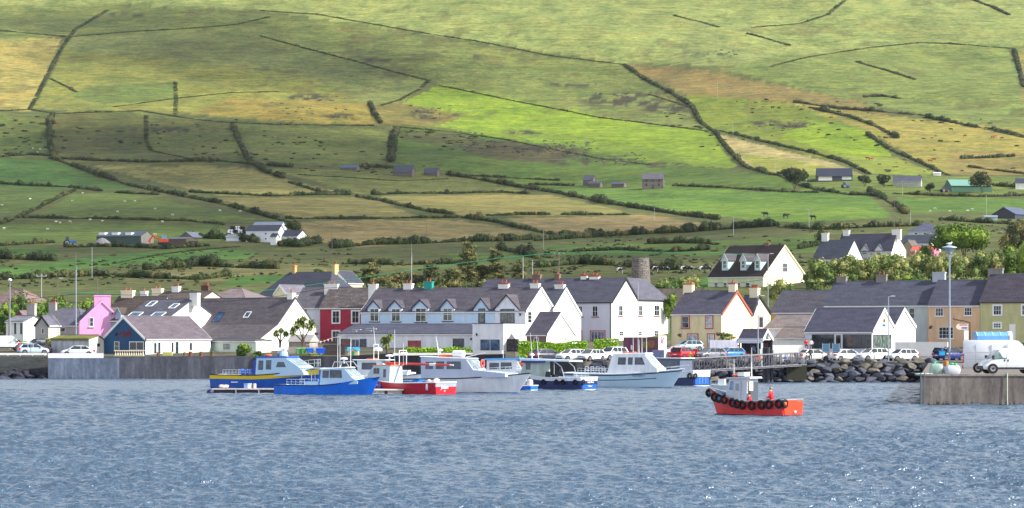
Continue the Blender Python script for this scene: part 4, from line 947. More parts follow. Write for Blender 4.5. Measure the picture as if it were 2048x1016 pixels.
HR = [
 ([(60,218),(80,180),(100,140),(125,95),(150,60),(215,22)],5,'dark bank climbing between the yellow field and the dark heath at top left',0),
 ([(0,222),(60,220),(115,228),(280,222),(380,238),(450,245),(560,250),(750,252)],4,'thin field bank running across the left slope above the dark brown field',0),
 ([(105,230),(98,260),(100,290),(108,315)],9,'thick upright hedge at the left end of the dark brown field',1),
 ([(108,318),(180,345),(260,372),(360,392),(440,408),(520,430),(600,452)],10,'longest thick diagonal hedge sloping down toward the white farmhouse',1),
 ([(0,314),(60,310),(100,312)],6,'short hedge above the bright green field at the left edge',1),
 ([(0,368),(60,372),(130,374),(205,383)],7,'hedge along the foot of the bright green field at the left edge',1),
 ([(148,382),(110,400),(70,420),(35,436),(0,450)],8,'diagonal hedge dropping to the left edge below the green field',1),
 ([(232,386),(320,390)],5,'short hedge stub beside the long diagonal hedge',1),
 ([(50,436),(140,438),(220,438),(300,441),(380,443),(450,450)],7,'bushy hedge between sheep fields above the green barn',1),
 ([(465,252),(478,285),(495,320),(530,345),(570,358)],9,'dark hedge running down from the brown hill at left of centre',1),
 ([(120,318),(200,322),(300,325),(430,322),(520,330)],6,'uneven scrubby hedge under the dark brown field',1),
 ([(505,328),(545,332),(585,335)],9,'clump of dark hedge beside the hedge corner left of centre',1),
 ([(580,366),(640,385),(700,388)],7,'bushy hedge continuing down toward the dry tan fields',1),
 ([(380,385),(480,390),(540,393),(640,390),(700,390)],7,'level hedge between the two dry tan fields',1),
 ([(575,438),(640,438),(740,438),(835,436),(920,436)],6,'low level hedge above the tan field with the lone pole',1),
 ([(674,388),(700,388)],10,'round dark hedge clump above the tan fields',1),
 ([(715,395),(760,402),(800,412),(860,424),(910,430)],8,'broken row of dark bushes between the pale middle fields',1),
 ([(740,210),(748,228),(762,248)],9,'short steep hedge above the centre left corner of the lime field',1),
 ([(858,162),(790,145),(700,120),(600,95),(520,72)],4,'thin dark bank from the lime field corner up to the left',0),
 ([(858,162),(840,178),(800,200),(760,212)],4,'dark bank falling left from the corner of the lime field',0),
 ([(794,262),(786,285),(782,325)],13,'broad upright hedge standing above the old stone sheds',1),
 ([(720,335),(785,336)],7,'dark hedge between the first two stone sheds',1),
 ([(895,350),(960,360),(1040,375),(1120,388),(1200,405),(1280,418),(1370,432),(1440,440)],10,'thick diagonal hedge from the stone sheds down past the bright green field',1),
 ([(930,352),(1050,358),(1120,362)],5,'faint hedge above the thick diagonal centre hedge',1),
 ([(1060,370),(1150,372)],6,'short hedge left of the tumbledown sheds',1),
 ([(880,172),(960,188),(1040,205),(1120,220),(1200,236),(1300,248),(1410,262)],4,'thin dark wall along the upper edge of the lime field',0),
 ([(790,254),(900,264),(1000,278),(1100,298),(1200,318),(1300,330)],4,'dark rocky bank along the foot of the lime field',0),
 ([(745,390),(830,387),(900,388),(990,385),(1060,388)],6,'dark hedge in line above the pale centre field',1),
 ([(925,436),(990,445),(1030,455),(1080,465),(1110,470)],9,'dark stepped hedge falling right below the pale centre field',1),
 ([(975,432),(1040,430),(1100,430)],6,'short level hedge between pale centre fields',1),
 ([(1125,430),(1200,430),(1260,430)],7,'level hedge in line left of the thick diagonal hedge end',1),
 ([(1250,132),(1290,160),(1340,185),(1385,215),(1400,245),(1432,268)],6,'winding hedge down the right side of the brown heath',1),
 ([(1432,268),(1455,300),(1490,335),(1540,350),(1600,352)],9,'thick hedge separating the lime field from the beige field',1),
 ([(1440,262),(1530,285),(1620,305),(1690,325),(1740,350)],6,'hedge along the top of the beige field',1),
 ([(1590,205),(1680,218),(1760,224),(1830,230)],6,'dark hedge under the brown heath at right',1),
 ([(1620,216),(1700,235),(1755,255),(1795,278)],6,'dark diagonal hedge right of the speckled green pasture',1),
 ([(1735,270),(1780,300),(1830,322),(1880,345),(1900,352)],7,'dark hedge descending to the little white shed',1),
 ([(1855,236),(1900,245),(1955,256)],8,'short dark hedge near the top of the right hand tan field',1),
 ([(1972,256),(2010,265),(2060,278)],7,'dark hedge ending at the right edge above the tan field',1),
 ([(1715,125),(1760,138),(1800,150),(1830,160)],6,'dark bank cut into the upper right pasture',0),
 ([(1730,195),(1765,193),(1800,198)],9,'dark pond shaped bank in the upper right pasture',0),
 ([(1945,0),(1985,15),(2020,32)],7,'dark bank in the top right corner',0),
 ([(1495,68),(1540,80),(1580,92)],5,'short dark bank high on the pale slope right of centre',0),
 ([(1352,33),(1400,44),(1440,56)],4,'small dark bank highest on the pale slope',0),
 ([(1660,108),(1740,96),(1840,86),(1900,88),(2030,98)],3,'faint wall arching over the upper right pasture',0),
 ([(2028,102),(2038,140),(2048,175)],7,'upright hedge at the upper right edge',1),
 ([(1925,318),(1980,316),(2030,314)],8,'level dark hedge in the right hand tan field',1),
 ([(1940,335),(2060,350)],5,'thin hedge above the white house at the right edge',1),
 ([(1348,372),(1450,376),(1560,384),(1640,386)],5,'level hedge on top of the long bright green field',1),
 ([(1560,352),(1600,372),(1640,382),(1700,390),(1760,392)],9,'bushy hedge around the cattle barn yard',1),
 ([(1740,385),(1770,400),(1795,415),(1812,430)],14,'thick dark hedge between the two bright green fields',1),
 ([(1790,388),(1880,392),(1960,394),(2050,392)],7,'hedge on top of the small bright green field at right',1),
 ([(1900,372),(1990,372),(2050,376)],9,'bushes around the green sheeted barn',1),
 ([(670,497),(740,490),(830,488),(920,484),(1020,482),(1080,478)],11,'wide dark hedge under the tan field in the middle distance',1),
 ([(1070,482),(1160,476),(1260,470),(1370,465),(1460,458),(1560,452)],12,'wide dark hedge crossing right of centre below the bright green field',1),
 ([(1560,455),(1640,460),(1740,455),(1840,452)],12,'wide dark hedge above the white chimney house',1),
 ([(1300,488),(1380,486),(1440,490)],9,'low dark hedge behind the cream dormer house',1),
 ([(290,540),(400,532),(480,536),(560,538)],14,'dark thicket below the bright green strip at left',1),
 ([(0,518),(60,520),(110,522)],13,'dark thicket at the left edge under the green strip',1),
 ([(0,560),(90,556),(190,552),(280,556),(400,560),(460,552)],9,'low scrub hedge behind the village at left',1),
 ([(0,492),(100,486),(110,486)],7,'dark hedge left of the blue tractor',1),
 ([(130,495),(240,494),(330,498),(420,492)],7,'weedy bank in front of the green barn',1),
 ([(240,525),(330,508),(400,500),(480,494)],4,'thin bank along the top of the bright green strip',0),
 ([(380,475),(440,478),(520,486)],11,'dark bushes around the white farmhouse garden',1),
 ([(560,492),(600,494),(640,486)],14,'rounded dark bushes in front of the farmhouse wing',1),
 ([(700,528),(800,530),(920,528)],9,'low dark hedge beyond the pines',1),
 ([(1080,535),(1160,528),(1240,532),(1340,540),(1420,538)],12,'dark scrub band beside the round stone tower',1),
 ([(0,62),(70,68),(132,74)],4,'faint wall at the top left joining the long dark bank',0),
 ([(140,74),(260,64),(400,56),(470,50),(540,34)],3,'faint wall running right across the upper left heath',0),
 ([(350,165),(352,198),(350,232)],3,'thin upright wall in the middle of the sunlit upper left slope',0),
 ([(100,158),(130,172),(155,186)],4,'short oblique bank left of the sunlit upper slope',0),
 ([(230,214),(330,200),(460,186),(560,184)],3,'faint wall curving through the lower part of the sunlit upper left slope',0),
 ([(292,232),(292,280),(302,302),(380,318),(430,326)],4,'hooked field wall in the dark brown field at left',0),
 ([(1250,130),(1100,112),(960,84),(820,62),(640,30),(520,22)],3,'long faint wall along the foot of the pale upper slope',0),
 ([(1690,0),(1655,30),(1600,48),(1500,56)],3,'faint bank curling down from the top right of the pale slope',0),
 ([(1540,134),(1600,118),(1655,108)],3,'short faint wall rising left of the arching wall',0),
 ([(1300,190),(1380,215)],4,'short wall right above the rocky patch under the brown heath',0),
 ([(1840,230),(1900,244),(1960,256),(2048,276)],4,'thin wall along the top of the right hand tan field',0),
 ([(600,350),(700,356),(790,362),(900,358)],3,'thin wall curving below the old stone sheds',0),
 ([(1120,505),(1240,500),(1330,505),(1420,500)],6,'thin dark hedge above the round stone tower',1),
 ([(1000,500),(1050,510),(1080,520)],10,'short dark hedge right of the pines',1),
 ([(1600,498),(1640,490),(1650,470)],12,'dark bushes left of the slate roofed wing',1),
 ([(1880,440),(1960,446),(2050,450)],10,'dark hedge under the small field at the right edge',1),
]
def build_hedges():
    for pts, hp, lab, leafy in HR:
        name = 'hedgerow' if leafy else 'field_bank'
        hedgerow(pts, hp*(1.0 if leafy else .55), lab, name, 'hedge' if leafy else 'field bank', LMD, dens=9 if leafy else 5)
build_hedges()
# shrubs at the left of the village
G1 = 'green shrubs behind the left hand cottages'
for i, (px, top, w, lab) in enumerate([(10,604,60,'dark green shrub at the left edge beneath the tiled roof'),(62,598,70,'green shrub behind the bungalow chimney'),(120,592,80,'tall light green shrub between the two bungalow chimneys'),(175,596,70,'green shrub just left of the pink chimney'),(235,600,60,'yellow green shrub right of the pink chimney'),(30,584,60,'pale willow like shrub above the left lamp posts')]):
    bush('shrub', lab, 'shrub', px, 470+(i%3)*6, top, 668, w, LM if i != 5 else LMW, .4, 26, G1, nc=18)
for (px, top, w, D, lab) in [(460,579,90,500,'yellowish shrub beyond the pinkish hip roof'),(510,584,60,505,'small yellowish shrub left of the dark slate roof')]:
    bush('shrub', lab, 'shrub', px, D, top, 640, w, LMW, .4, 22, 'pale shrubs beyond the cottage roofs')
for (px, top, w, lab) in [(936,482,62,'tallest pine rising behind the guest house roof'),(992,498,56,'second tallest pine right of the tallest one'),(1040,520,50,'low pine at the right end of the pine group'),(862,530,70,'broad low pine above the teal chimney'),(800,545,70,'brownish pine left of the tall white aerial pole'),(744,528,64,'brownish pine above the tall white chimney'),(690,548,50,'small brown pine behind the red house roof'),(640,540,60,'wind swept pine beside the yellow brick chimney'),(905,540,60,'dense pine between teal chimney and tallest pine'),(965,532,64,'low pine between the two tallest pines'),(828,548,60,'low brownish pine right of the aerial pole'),(770,552,60,'low pine between the tall white chimney and the aerial pole'),(718,556,46,'low brown pine behind the right end of the red roof')]:
    conifer(lab, px, 545+(px%7)*2, top, 604, w)
# bushes on the right hand bank
G2 = 'bushes on the bank above the right hand terrace'
for i, (px, D, top, bot, w, mt, lab) in enumerate([
 (1640,560,514,580,70,1,'grey green bush right of the cream dormer house gable'),(1700,575,506,570,80,1,'grey green bush below the small dormers'),(1770,570,503,570,80,1,'grey green bush below the tall white gable'),(1835,560,502,570,70,1,'grey green bush below the lilac house'),
 (1900,560,505,570,90,1,'grey green bush behind the tall street lamp'),(1960,560,500,572,80,1,'grey green bush right of the tall street lamp'),(2020,556,488,575,90,0,'bright green bush at the right edge above the green house'),(2060,550,470,570,60,0,'tallest bright green bush at the right edge'),
 (1815,505,548,600,90,0,'bright green rounded shrub behind the grey terrace ridge'),(1850,508,556,600,60,0,'bright green small shrub left of the pale chimney'),(1740,520,575,610,70,1,'dry grassy shrub between the terrace chimneys'),(1560,512,556,600,60,1,'pale green shrub in front of the cream dormer house gable'),(1345,470,585,640,40,0,'bright green bush between the white building and the yellow house'),
 (1330,560,556,600,70,1,'pale green bush row left of the cream dormer house'),(1380,565,552,600,70,1,'second pale green bush left of the cream dormer house'),(1950,520,552,590,90,1,'dry tan bush above the orange terrace roof'),(1850,640,488,540,40,0,'dark green bush beside the lilac gable'),(1640,540,556,590,60,1,'low bush behind the garage'),(1690,540,545,590,60,1,'low bush above the grey terrace chimney')]):
    bush('shrub', lab, 'shrub', px, D, top, bot, w, LMW if mt else LM, .42, 24, G2, nc=16, trunk=False)
bush('tree', 'rounded dark green tree leaning left beside the hip roofed bungalow', 'tree', 1930, 640, 446, 520, 120, LM, .5, 26, None, nc=26, trunk=True, lean=-.25)
bush('tree', 'brownish tree at the right edge behind the bushes', 'tree', 2040, 640, 440, 520, 70, LMC, .5, 24, None, nc=16, trunk=True)
bush('tree', 'round dark tree at the right end of the white farmhouse', 'tree', 588, 930, 440, 470, 32, LMD, .7, 20, None, nc=12, trunk=True)
for (px, y, w, lab) in [(1730,372,26,'round dark tree right of the cattle barn'),(1768,374,30,'low round tree left of the stone farmhouse'),(1590,378,50,'dark bushy tree left of the cattle barn'),(1860,386,24,'dark tree between stone farmhouse and green barn'),(1965,386,50,'dark bushes right of the green barn'),(870,0,0,'')]:
    if w: d = hill(px, y).y; bush('tree', lab, 'tree', px, d, y-w*.85, y, w, LMD, .9, 14, 'round trees around the hill farms', nc=12, trunk=True)
# clipped garden hedges and palms
def box_hedge(label, x0, x1, D, yt, yb, mats, deep=1.2, leaf=.2):
    s = F/D; zb = H+(HY-yb)/s; h_ = (yb-yt)/s; w = (x1-x0)/s; n = int(w*(h_+deep)*130); k = RNG.random(n); u = RNG.random(n)*w; v = RNG.random(n)
    top = k < deep/(deep+h_); wob = np.array([fbm(a*.5+np.array([3.0]), np.array([D*1.0]), 3)[0] for a in u])*.3
    p = np.stack([u, np.where(top, (v-.5)*deep, -deep/2+RNG.normal(size=n)*.06), np.where(top, h_+RNG.normal(size=n)*.07, v*h_)], 1); p[:, 2] += wob*(p[:, 2]/h_); p[:, 1] += wob*.5
    nn = np.where(top[:, None], [0,0,1.0], [0,-1.0,.3])+RNG.normal(size=(n,3))*.6; nn /= np.linalg.norm(nn, axis=1)[:, None]
    a = np.cross(nn, RNG.normal(size=(n,3))); a /= np.linalg.norm(a, axis=1)[:, None]; b = np.cross(nn, a); sz = leaf*RNG.uniform(.6,1.3,n)[:, None]
    V = np.stack([p-a*sz*.5, p-b*sz*.35, p+a*sz*.5, p+b*sz*.35], 1).reshape(-1, 3)
    c = np.array([(x,y,z) for x in (.05,w-.05) for y in (-deep/2+.1,deep/2) for z in (0,h_-.15)]); V = np.concatenate([V, c]); q = n*4
    Fq = np.concatenate([np.arange(n*4).reshape(-1,4), q+np.array([[0,1,3,2],[4,6,7,5],[0,4,5,1],[2,3,7,6],[1,5,7,3]])]); mi = list(RNG.choice([0,0,1,2], n))+[1]*5
    o = npmesh('hedge', V, Fq, mats, mi=mi); o.location = (XatD(x0, D), D, zb); tag(o, label, 'hedge', 'clipped bright green hedges')
box_hedge('tall clipped lime green hedge behind the parked white cars', 1036, 1174, 397, 685, 714, LMH, 1.6)
box_hedge('clipped lime green hedge right of the gateway in front of the tall white building', 1187, 1238, 400, 681, 702, LMH, 1.4)
box_hedge('low clipped green hedge along the terrace wall below the guest house', 810, 942, 404, 696, 705, LMH, .8)
cordyline('two headed palm in front of the white cottage gable', 606, 408, 634, 690, [(596,650,17),(622,652,17),(606,644,17),(586,664,12)])
cordyline('small thin palm left of the two headed palm', 560, 409, 660, 690, [(553,668,10),(572,669,9),(562,662,8)])
cordyline('bushy palm in front of the lean-to extension', 774, 405, 668, 706, [(768,682,12),(780,676,11),(772,690,10)])
bush('shrub', 'round green shrub on the quay in front of the brown slate cottage', 'shrub', 484, 404, 686, 712, 36, LM, .3, 60, None, nc=14)
bush('shrub', 'low trailing green shrub on the quay edge right of the round shrub', 'shrub', 512, 403, 702, 713, 30, LM, .25, 60, None, nc=8)
bush('shrub', 'low weeds on the quay edge under the wheelie bins', 'shrub', 620, 403, 706, 713, 60, LMW, .22, 60, None, nc=10)
for (px, top, w, lab) in [(45,686,40,'green shrub behind the white sign board'),(95,680,40,'green shrub between bungalow and roofless shed')]:
    bush('shrub', lab, 'shrub', px, 425, top-6, 704, w, LMW, .3, 40, 'small shrubs by the left hand car park')
bush('climbing_plant', 'flowering climber over the white wall beside the yellow house', 'climbing plant', 1448, 408, 664, 682, 50, LMW, .25, 60, None, nc=10, depth=.6)
# grass bank on the far left shore
cl = [(XatD(x, 404)+random.uniform(-.3,.3), 404-.6*k, 1.2+.75*(1-k)+random.uniform(-.1,.2), .8, .6, .32, random.choice([0,1,2])) for x in range(-60, 96, 5) for k in (0, .5, 1)]
V, F_, mi = leafcloud(cl, 90, .28); o = npmesh('bank_grass', V, F_, [leafmat((150,146,50), (186,176,80)), leafmat((110,118,44), (140,140,60)), leafmat((170,150,80), (196,176,100))], mi=mi); tag(o, kind='stuff', label='yellow green grass on the low bank at the left shore', cat='grass')

# scattered gorse, rushes and stones on the rough ground
def scrub(label, name, zones, mats, size, dens, cat, hk=.6):
    cl = []
    for (x0,y0,x1,y1,n) in zones:
        for _ in range(n):
            px, py = random.uniform(x0,x1), random.uniform(y0,y1); p = hill(px, py); s = F/p.y; w = random.uniform(.5,1.5)*size/s*2.2
            if float(fbm(np.array([p.x/30]), np.array([p.y/45]), 3)[0]) < -.08: continue
            cl.append((p.x, p.y, p.z+w*.25*hk, w, w*.9, w*.45*hk, random.choice(range(len(mats)))))
    V, F_, mi = leafcloud(cl, 4, .8, core=.9); o = npmesh(name, V, F_, mats, mi=mi); tag(o, label, cat, kind='stuff')
scrub('scattered gorse and rushes over the rough lower slopes', 'gorse_scrub', [(0,520,1400,585,520),(0,500,700,560,160),(1050,470,1640,560,300),(1600,440,2048,470,140),(100,240,480,320,90),(470,255,790,320,60),(800,262,1000,300,70),(1330,195,1780,300,110),(1750,235,2048,345,110),(0,232,95,310,30),(600,330,900,350,40)], LMD, 2.2, 12, 'scrub')
scrub('grey outcropping rock and heather in the hill pastures', 'rock_outcrop', [(820,212,915,240,60),(900,262,1000,296,50),(1000,280,1200,312,110),(1130,305,1290,335,90),(1180,185,1320,215,60),(1280,205,1400,232,50),(520,190,740,250,60),(1480,235,1640,262,30),(1420,100,1480,116,16)], [paint((104,98,92), .9, .3, 1), LMD[1], LMD[2], paint((140,134,126), .9, .3, 1)], 1.5, 12, 'rock', .5)

for i, (px, top, w, lab) in enumerate([(610,566,70,'low green shrub left of the small brown pines'),(668,562,70,'low green shrub behind the red house ridge'),(728,566,60,'low green shrub left of the aerial pole'),(786,564,70,'low green shrub right of the tall white chimney'),(850,562,60,'low green shrub behind the teal chimney'),(910,558,70,'low green shrub under the tallest pine'),(970,556,70,'low green shrub between the tallest pines'),(1030,560,60,'low green shrub at the right foot of the pines')]):
    bush('shrub', lab, 'shrub', px, 540+(i%3)*3, top, 608, w, LMC if i % 2 else LMW, .42, 24, 'shrubs at the foot of the pines', nc=14)
for i, (px, top, w, lab) in enumerate([(1668,516,60,'low grey green bush under the slate roofed wing'),(1735,514,60,'low grey green bush below the middle small dormer'),(1803,512,60,'low grey green bush right of the tall white gable'),(1868,508,60,'low grey green bush left of the tall street lamp'),(1930,510,60,'low grey green bush right beside the tall street lamp'),(1990,506,60,'low green bush left of the bright green edge bush')]):
    bush('shrub', lab, 'shrub', px, 548+(i%2)*3, top, 572, w, LMW, .42, 26, G2, nc=14)
# ---------------- quay walls, pier, rocks, car park
def wall_mat(c, c2, name='stained_concrete', tide=.55, k=.62):
    m, nt, b = nodes(name)
    f = noise(nt, .55, 6, mapping=(1.6,1.6,.35), rough=.7); f2 = noise(nt, 3.5, 5, mapping=(1,1,.5), rough=.7)
    o = ramp(nt, f, [(.28, rgb(c2, k)), (.5, rgb(c, k)), (.72, rgb(tuple(min(255, v+34) for v in c), k))])
    o = mixc(nt, 1.0, o, ramp(nt, f2, [(.3,.7),(.6,1.05)]), 'MULTIPLY')
    tc = nt.nodes.new('ShaderNodeTexCoord'); sx = nt.nodes.new('ShaderNodeSeparateXYZ'); nt.links.new(tc.outputs['Object'], sx.inputs[0])
    md = nt.nodes.new('ShaderNodeMath'); md.operation = 'MULTIPLY_ADD'; md.inputs[1].default_value = 1.6; nt.links.new(f2, md.inputs[0]); nt.links.new(sx.outputs['Z'], md.inputs[2])
    t = ramp(nt, md.outputs[0], [(.62*tide/.55, 1.0), (1.0, 0.0)])   # weed and algae below the tide line
    o = mixc(nt, t, o, rgb((62,62,44), .6))
    nt.links.new(o, b.inputs['Base Color']); b.inputs['Roughness'].default_value = .85; bump(nt, b, f2, .4, .05); return m
def extr_wall(name, label, cat, pts, ztops, zbot, thick, mat, cap=None, capmat=None, group=None):
    """pts: list of (px, D) along the seaward face"""
    W = [Vector((XatD(a, d), d, 0)) for a, d in pts]; o0 = W[0]; mb = MB(); cb = MB(); fr = []
    for i, w_ in enumerate(W):
        d = (W[min(i+1, len(W)-1)]-W[max(i-1, 0)]).normalized(); n = Vector((-d.y, d.x, 0))
        if n.y < 0: n = -n
        p = w_-o0; q = p+n*thick; zt = ztops[i]
        fr.append([(p.x,p.y,zbot),(p.x,p.y,zt),(q.x,q.y,zt),(q.x,q.y,zbot)])
    mb.loft(fr, 0)
    o = mb.build(name, mat, None); o.location = o0; tag(o, label, cat, group)
    if cap:
        fr2 = [[(a[1][0], a[1][1]-.06, a[1][2]+.003), (a[1][0], a[1][1]-.06, a[1][2]+cap), (a[2][0], a[2][1]+.06, a[2][2]+cap), (a[2][0], a[2][1]+.06, a[2][2]+.003)] for a in fr]
        cb.loft(fr2); cb.build('coping', capmat, o)
    return o
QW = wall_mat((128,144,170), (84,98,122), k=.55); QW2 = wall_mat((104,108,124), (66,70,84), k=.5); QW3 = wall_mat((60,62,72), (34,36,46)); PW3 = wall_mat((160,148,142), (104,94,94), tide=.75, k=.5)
zt = lambda y, D: H+(HY-y)*D/F
extr_wall('quay_wall', 'pale stained concrete quay wall at the left with white parapet', 'quay wall', [(96,399.4),(238,399.4)], [zt(716,399.4)]*2, -1.5, .6, QW)
extr_wall('quay_wall', 'darker concrete quay wall section in front of the cafe', 'quay wall', [(238.6,399.6),(510,399.6)], [zt(714.5,399.6)]*2, -1.5, .6, QW2)
extr_wall('quay_wall', 'dark grey quay wall behind the moored boats', 'quay wall', [(510.6,399.3),(700,399.3),(1010,393)], [zt(712.5,399.3),zt(712.5,399.3),zt(708,393)], -1.5, .6, QW3)
extr_wall('parapet_wall', 'long low white parapet on the quay between the roofless shed and the cafe', 'parapet', [(96,399.9),(206,399.9)], [zt(706.5,399.9)]*2, zt(718,399.9), .35, WHITE)
extr_wall('garden_wall', 'white topped terrace wall under the low hedge in front of the guest house', 'garden wall', [(786,402),(945,401.6)], [zt(706,402)]*2, 2.4, .3, WHITE)
extr_wall('garden_wall', 'bright white wall section left of the tall lime hedge', 'garden wall', [(946,400.5),(1004,398)], [zt(701,400.5)]*2, 2.3, .3, WHITE)
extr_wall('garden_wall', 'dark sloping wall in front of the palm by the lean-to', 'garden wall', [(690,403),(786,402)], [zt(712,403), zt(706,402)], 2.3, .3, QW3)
extr_wall('low_wall', 'white painted wall between the shop wing and the blue people carrier', 'wall', [(1790,404),(1895,401)], [zt(684,404), zt(684,401)], 2.4, .3, WHITE)
extr_wall('low_wall', 'long white rendered wall behind the silver saloon in front of the sheds', 'wall', [(1545,401),(1612,401)], [zt(690,401)]*2, 2.4, .3, TRIMW)
extr_wall('low_wall', 'white wall under the climber beside the yellow house', 'wall', [(1420,405),(1476,405)], [zt(680,405)]*2, 2.4, .3, paint((206,210,226), .7, .2, 2))
extr_wall('stone_wall', 'grey field wall behind the yellow house chimney', 'stone wall', [(1310,520),(1420,520)], [zt(577,520)]*2, 6, .5, STONE)
# car park surface
def car_park():
    m, nt, b = nodes('asphalt'); f = noise(nt, 2.5, 6, rough=.75); f2 = noise(nt, .25, 3)
    o = ramp(nt, f, [(.3, rgb((112,106,104), .5)), (.7, rgb((150,142,138), .5))]); o = mixc(nt, 1, o, ramp(nt, f2, [(.35,.8),(.65,1.15)]), 'MULTIPLY')
    nt.links.new(o, b.inputs['Base Color']); b.inputs['Roughness'].default_value = .9
    pxs = np.arange(1030, 2400, 25.0); Ds = np.arange(372, 424, 2.0); PX, DD = np.meshgrid(pxs, Ds)
    DD = np.maximum(DD, shoreD(PX)+1.5); ZZ = TZ(PX, DD)+.03; V = np.stack([(PX-1024)/F*DD, DD, ZZ], -1); nr, nc = V.shape[:2]; idx = np.arange(nr*nc).reshape(nr, nc)
    o = npmesh('car_park', V.reshape(-1,3), np.stack([idx[:-1,:-1], idx[:-1,1:], idx[1:,1:], idx[1:,:-1]], -1).reshape(-1, 4), m); tag(o, kind='structure')
    mb = MB(); wm = paint((220,220,214), .7, .2, 3)   # faded bay lines
    for px in range(1060, 1850, 42):
        a = Vector((XatD(px, 378), 378, TZi(px, 378)+.038)); c = Vector((XatD(px+6, 383), 383, TZi(px+6, 383)+.038)); mb.quad(a, a+Vector((.1,0,0)), c+Vector((.1,0,0)), c)
    tag(mb.build('road_markings', wm), kind='structure')
car_park()
# pier on the right
def pier():
    D = 239.5; r = thing('pier', 'weathered concrete pier running in from the right edge', 'pier', (XatD(1840, D), D, 0)); top = zt(752, D)
    m = MB(); m.hexa([(0,0,-2),(34,-1.5,-2),(44,150,-2),(21.6,150,-2),(0,0,top),(34,-1.5,top),(44,150,top),(21.6,150,top)]); m.build('pier_wall', PW3, r)
    m = MB(); m.hexa([(-.06,-.06,top+.003),(34,-1.56,top+.003),(34,-1.1,top+.003),(-.06,.4,top+.003),(-.06,-.06,top+.16),(34,-1.56,top+.16),(34,-1.1,top+.16),(-.06,.4,top+.16)]); m.build('kerb', paint((168,158,146), .85, .25, 2, k=.8), r)
    for x in (.05, .35): m = MB(); m.tube((x, -.12, -.4), (x, -.12, top+.3), .04); m.build('ladder_rail', paint((90,110,120), .5), r)
    m = MB()
    for i in range(9): m.tube((.05,-.12,-.2+i*.3), (.35,-.12,-.2+i*.3), .02)
    m.build('ladder_rungs', paint((90,110,120), .5), r)
    for x, c in ((6.9, (190,214,190)), (34.5*.97, (120,180,170)), (6.9*5-4, (110,190,170))):
        m = MB(); m.pipe([(x,.6,top+.22),(x,-.1-x*.044,top+.2),(x,-.14-x*.044,.5),(x+.05,-.14-x*.044,-.3)], .035); m.build('rope', paint(c, .8), r)
    return top
PT = pier()
def netbag(label, px, D, w, h_, c1, c2, tilt=0):
    s = F/D; r = thing('net_bag', label, 'net bag', (XatD(px, D), D, PT), random.uniform(-.3,.3), 'bulk bags of fishing net on the pier')
    W = w/s/2; Hh = h_/s; m = MB(); rings = []
    for k, (q, z) in enumerate(((.82,0),(1.0,.25),(1.04,.55),(.92,.85),(.7,1.0))):
        rings.append([(W*q*(1+random.uniform(-.05,.05))*(abs(math.cos(a))**.5)*math.copysign(1, math.cos(a)), W*.85*q*(abs(math.sin(a))**.5)*math.copysign(1, math.sin(a)), Hh*z+random.uniform(-.03,.03)) for a in np.linspace(0, 2*math.pi, 19)[:-1]])
    m.loft(rings); m.build('sack', paint(c1, .8, .2, 4, k=.9), r, smooth=60)
    cl = [(random.uniform(-.5,.5)*W, random.uniform(-.4,.4)*W, Hh*random.uniform(.9,1.12), W*.38, W*.35, Hh*.18, 0) for _ in range(7)]
    V, F_, mi = leafcloud(cl, 160, .16, .3, core=.8); npmesh('netting', V, F_, [paint(c2, .8, .3, 5)], r, mi=mi)
    m = MB()
    for a in (.6, 2.5, 3.8, 5.6): m.pipe([(W*1.03*math.cos(a), W*.88*math.sin(a), .05), (W*1.07*math.cos(a), W*.92*math.sin(a), Hh*.55), (W*.8*math.cos(a), W*.7*math.sin(a), Hh*1.02)], .03)
    m.build('strap', DARK, r)
netbag('pale green net bag, left of the two on the pier corner', 1873, 241.5, 27, 24, (164,190,180), (96,170,130))
netbag('white net bag with green netting on top, right of the two on the pier corner', 1904, 241.2, 31, 21, (204,208,222), (110,196,150))
cl = [(random.uniform(-.6,.6), random.uniform(-.4,.4), .12, .3, .3, .14, random.choice([0,1])) for _ in range(10)]
V, F_, mi = leafcloud(cl, 120, .16, .3, core=.7); o = npmesh('fishing_net', V, F_, [paint((150,180,176), .8), paint((196,206,204), .8)], mi=mi); o.location = (XatD(1850,240.8), 240.8, PT); tag(o, 'small heap of pale green net at the outer pier corner', 'fishing net')
m = MB(); m.lathe([(.22,0),(.24,.3),(.2,.62),(.1,.66)], n=12); o = m.build('buoy', paint((196,120,50), .6, .2, 4), smooth=50); o.location = (XatD(1892,243), 243, PT+.55); tag(o, 'orange and white tub standing between the net bags', 'tub')
# boulders
def rockmesh(seed, mat):
    rg = random.Random(seed); bm = bmesh.new()
    for i in range(17):
        d = Vector((rg.gauss(0,1), rg.gauss(0,1), rg.gauss(0,1))).normalized(); bm.verts.new((d.x*rg.uniform(.8,1), d.y*rg.uniform(.8,1), d.z*rg.uniform(.55,.85)))
    bmesh.ops.convex_hull(bm, input=bm.verts); 
    for v in [v for v in bm.verts if not v.link_faces]: bm.verts.remove(v)
    bmesh.ops.bevel(bm, geom=list(bm.edges), offset=.06, segments=1, affect='EDGES')
    me = bpy.data.meshes.new('boulder'); bm.to_mesh(me); bm.free(); me.materials.append(mat); return me
RM = [paint((100,104,120), .85, .35, 1.2, (1,1,1), k=.75, bmp=.5), paint((78,82,100), .85, .35, 1.2, (1,1,1), k=.65, bmp=.5), paint((128,122,112), .85, .35, 1.2, (1,1,1), k=.75, bmp=.5), paint((60,64,80), .85, .3, 1.2, (1,1,1), k=.5, bmp=.5)]
RKM = [rockmesh(i, RM[[0,1,2,1,0,3,0,1][i % 8]]) for i in range(16)]
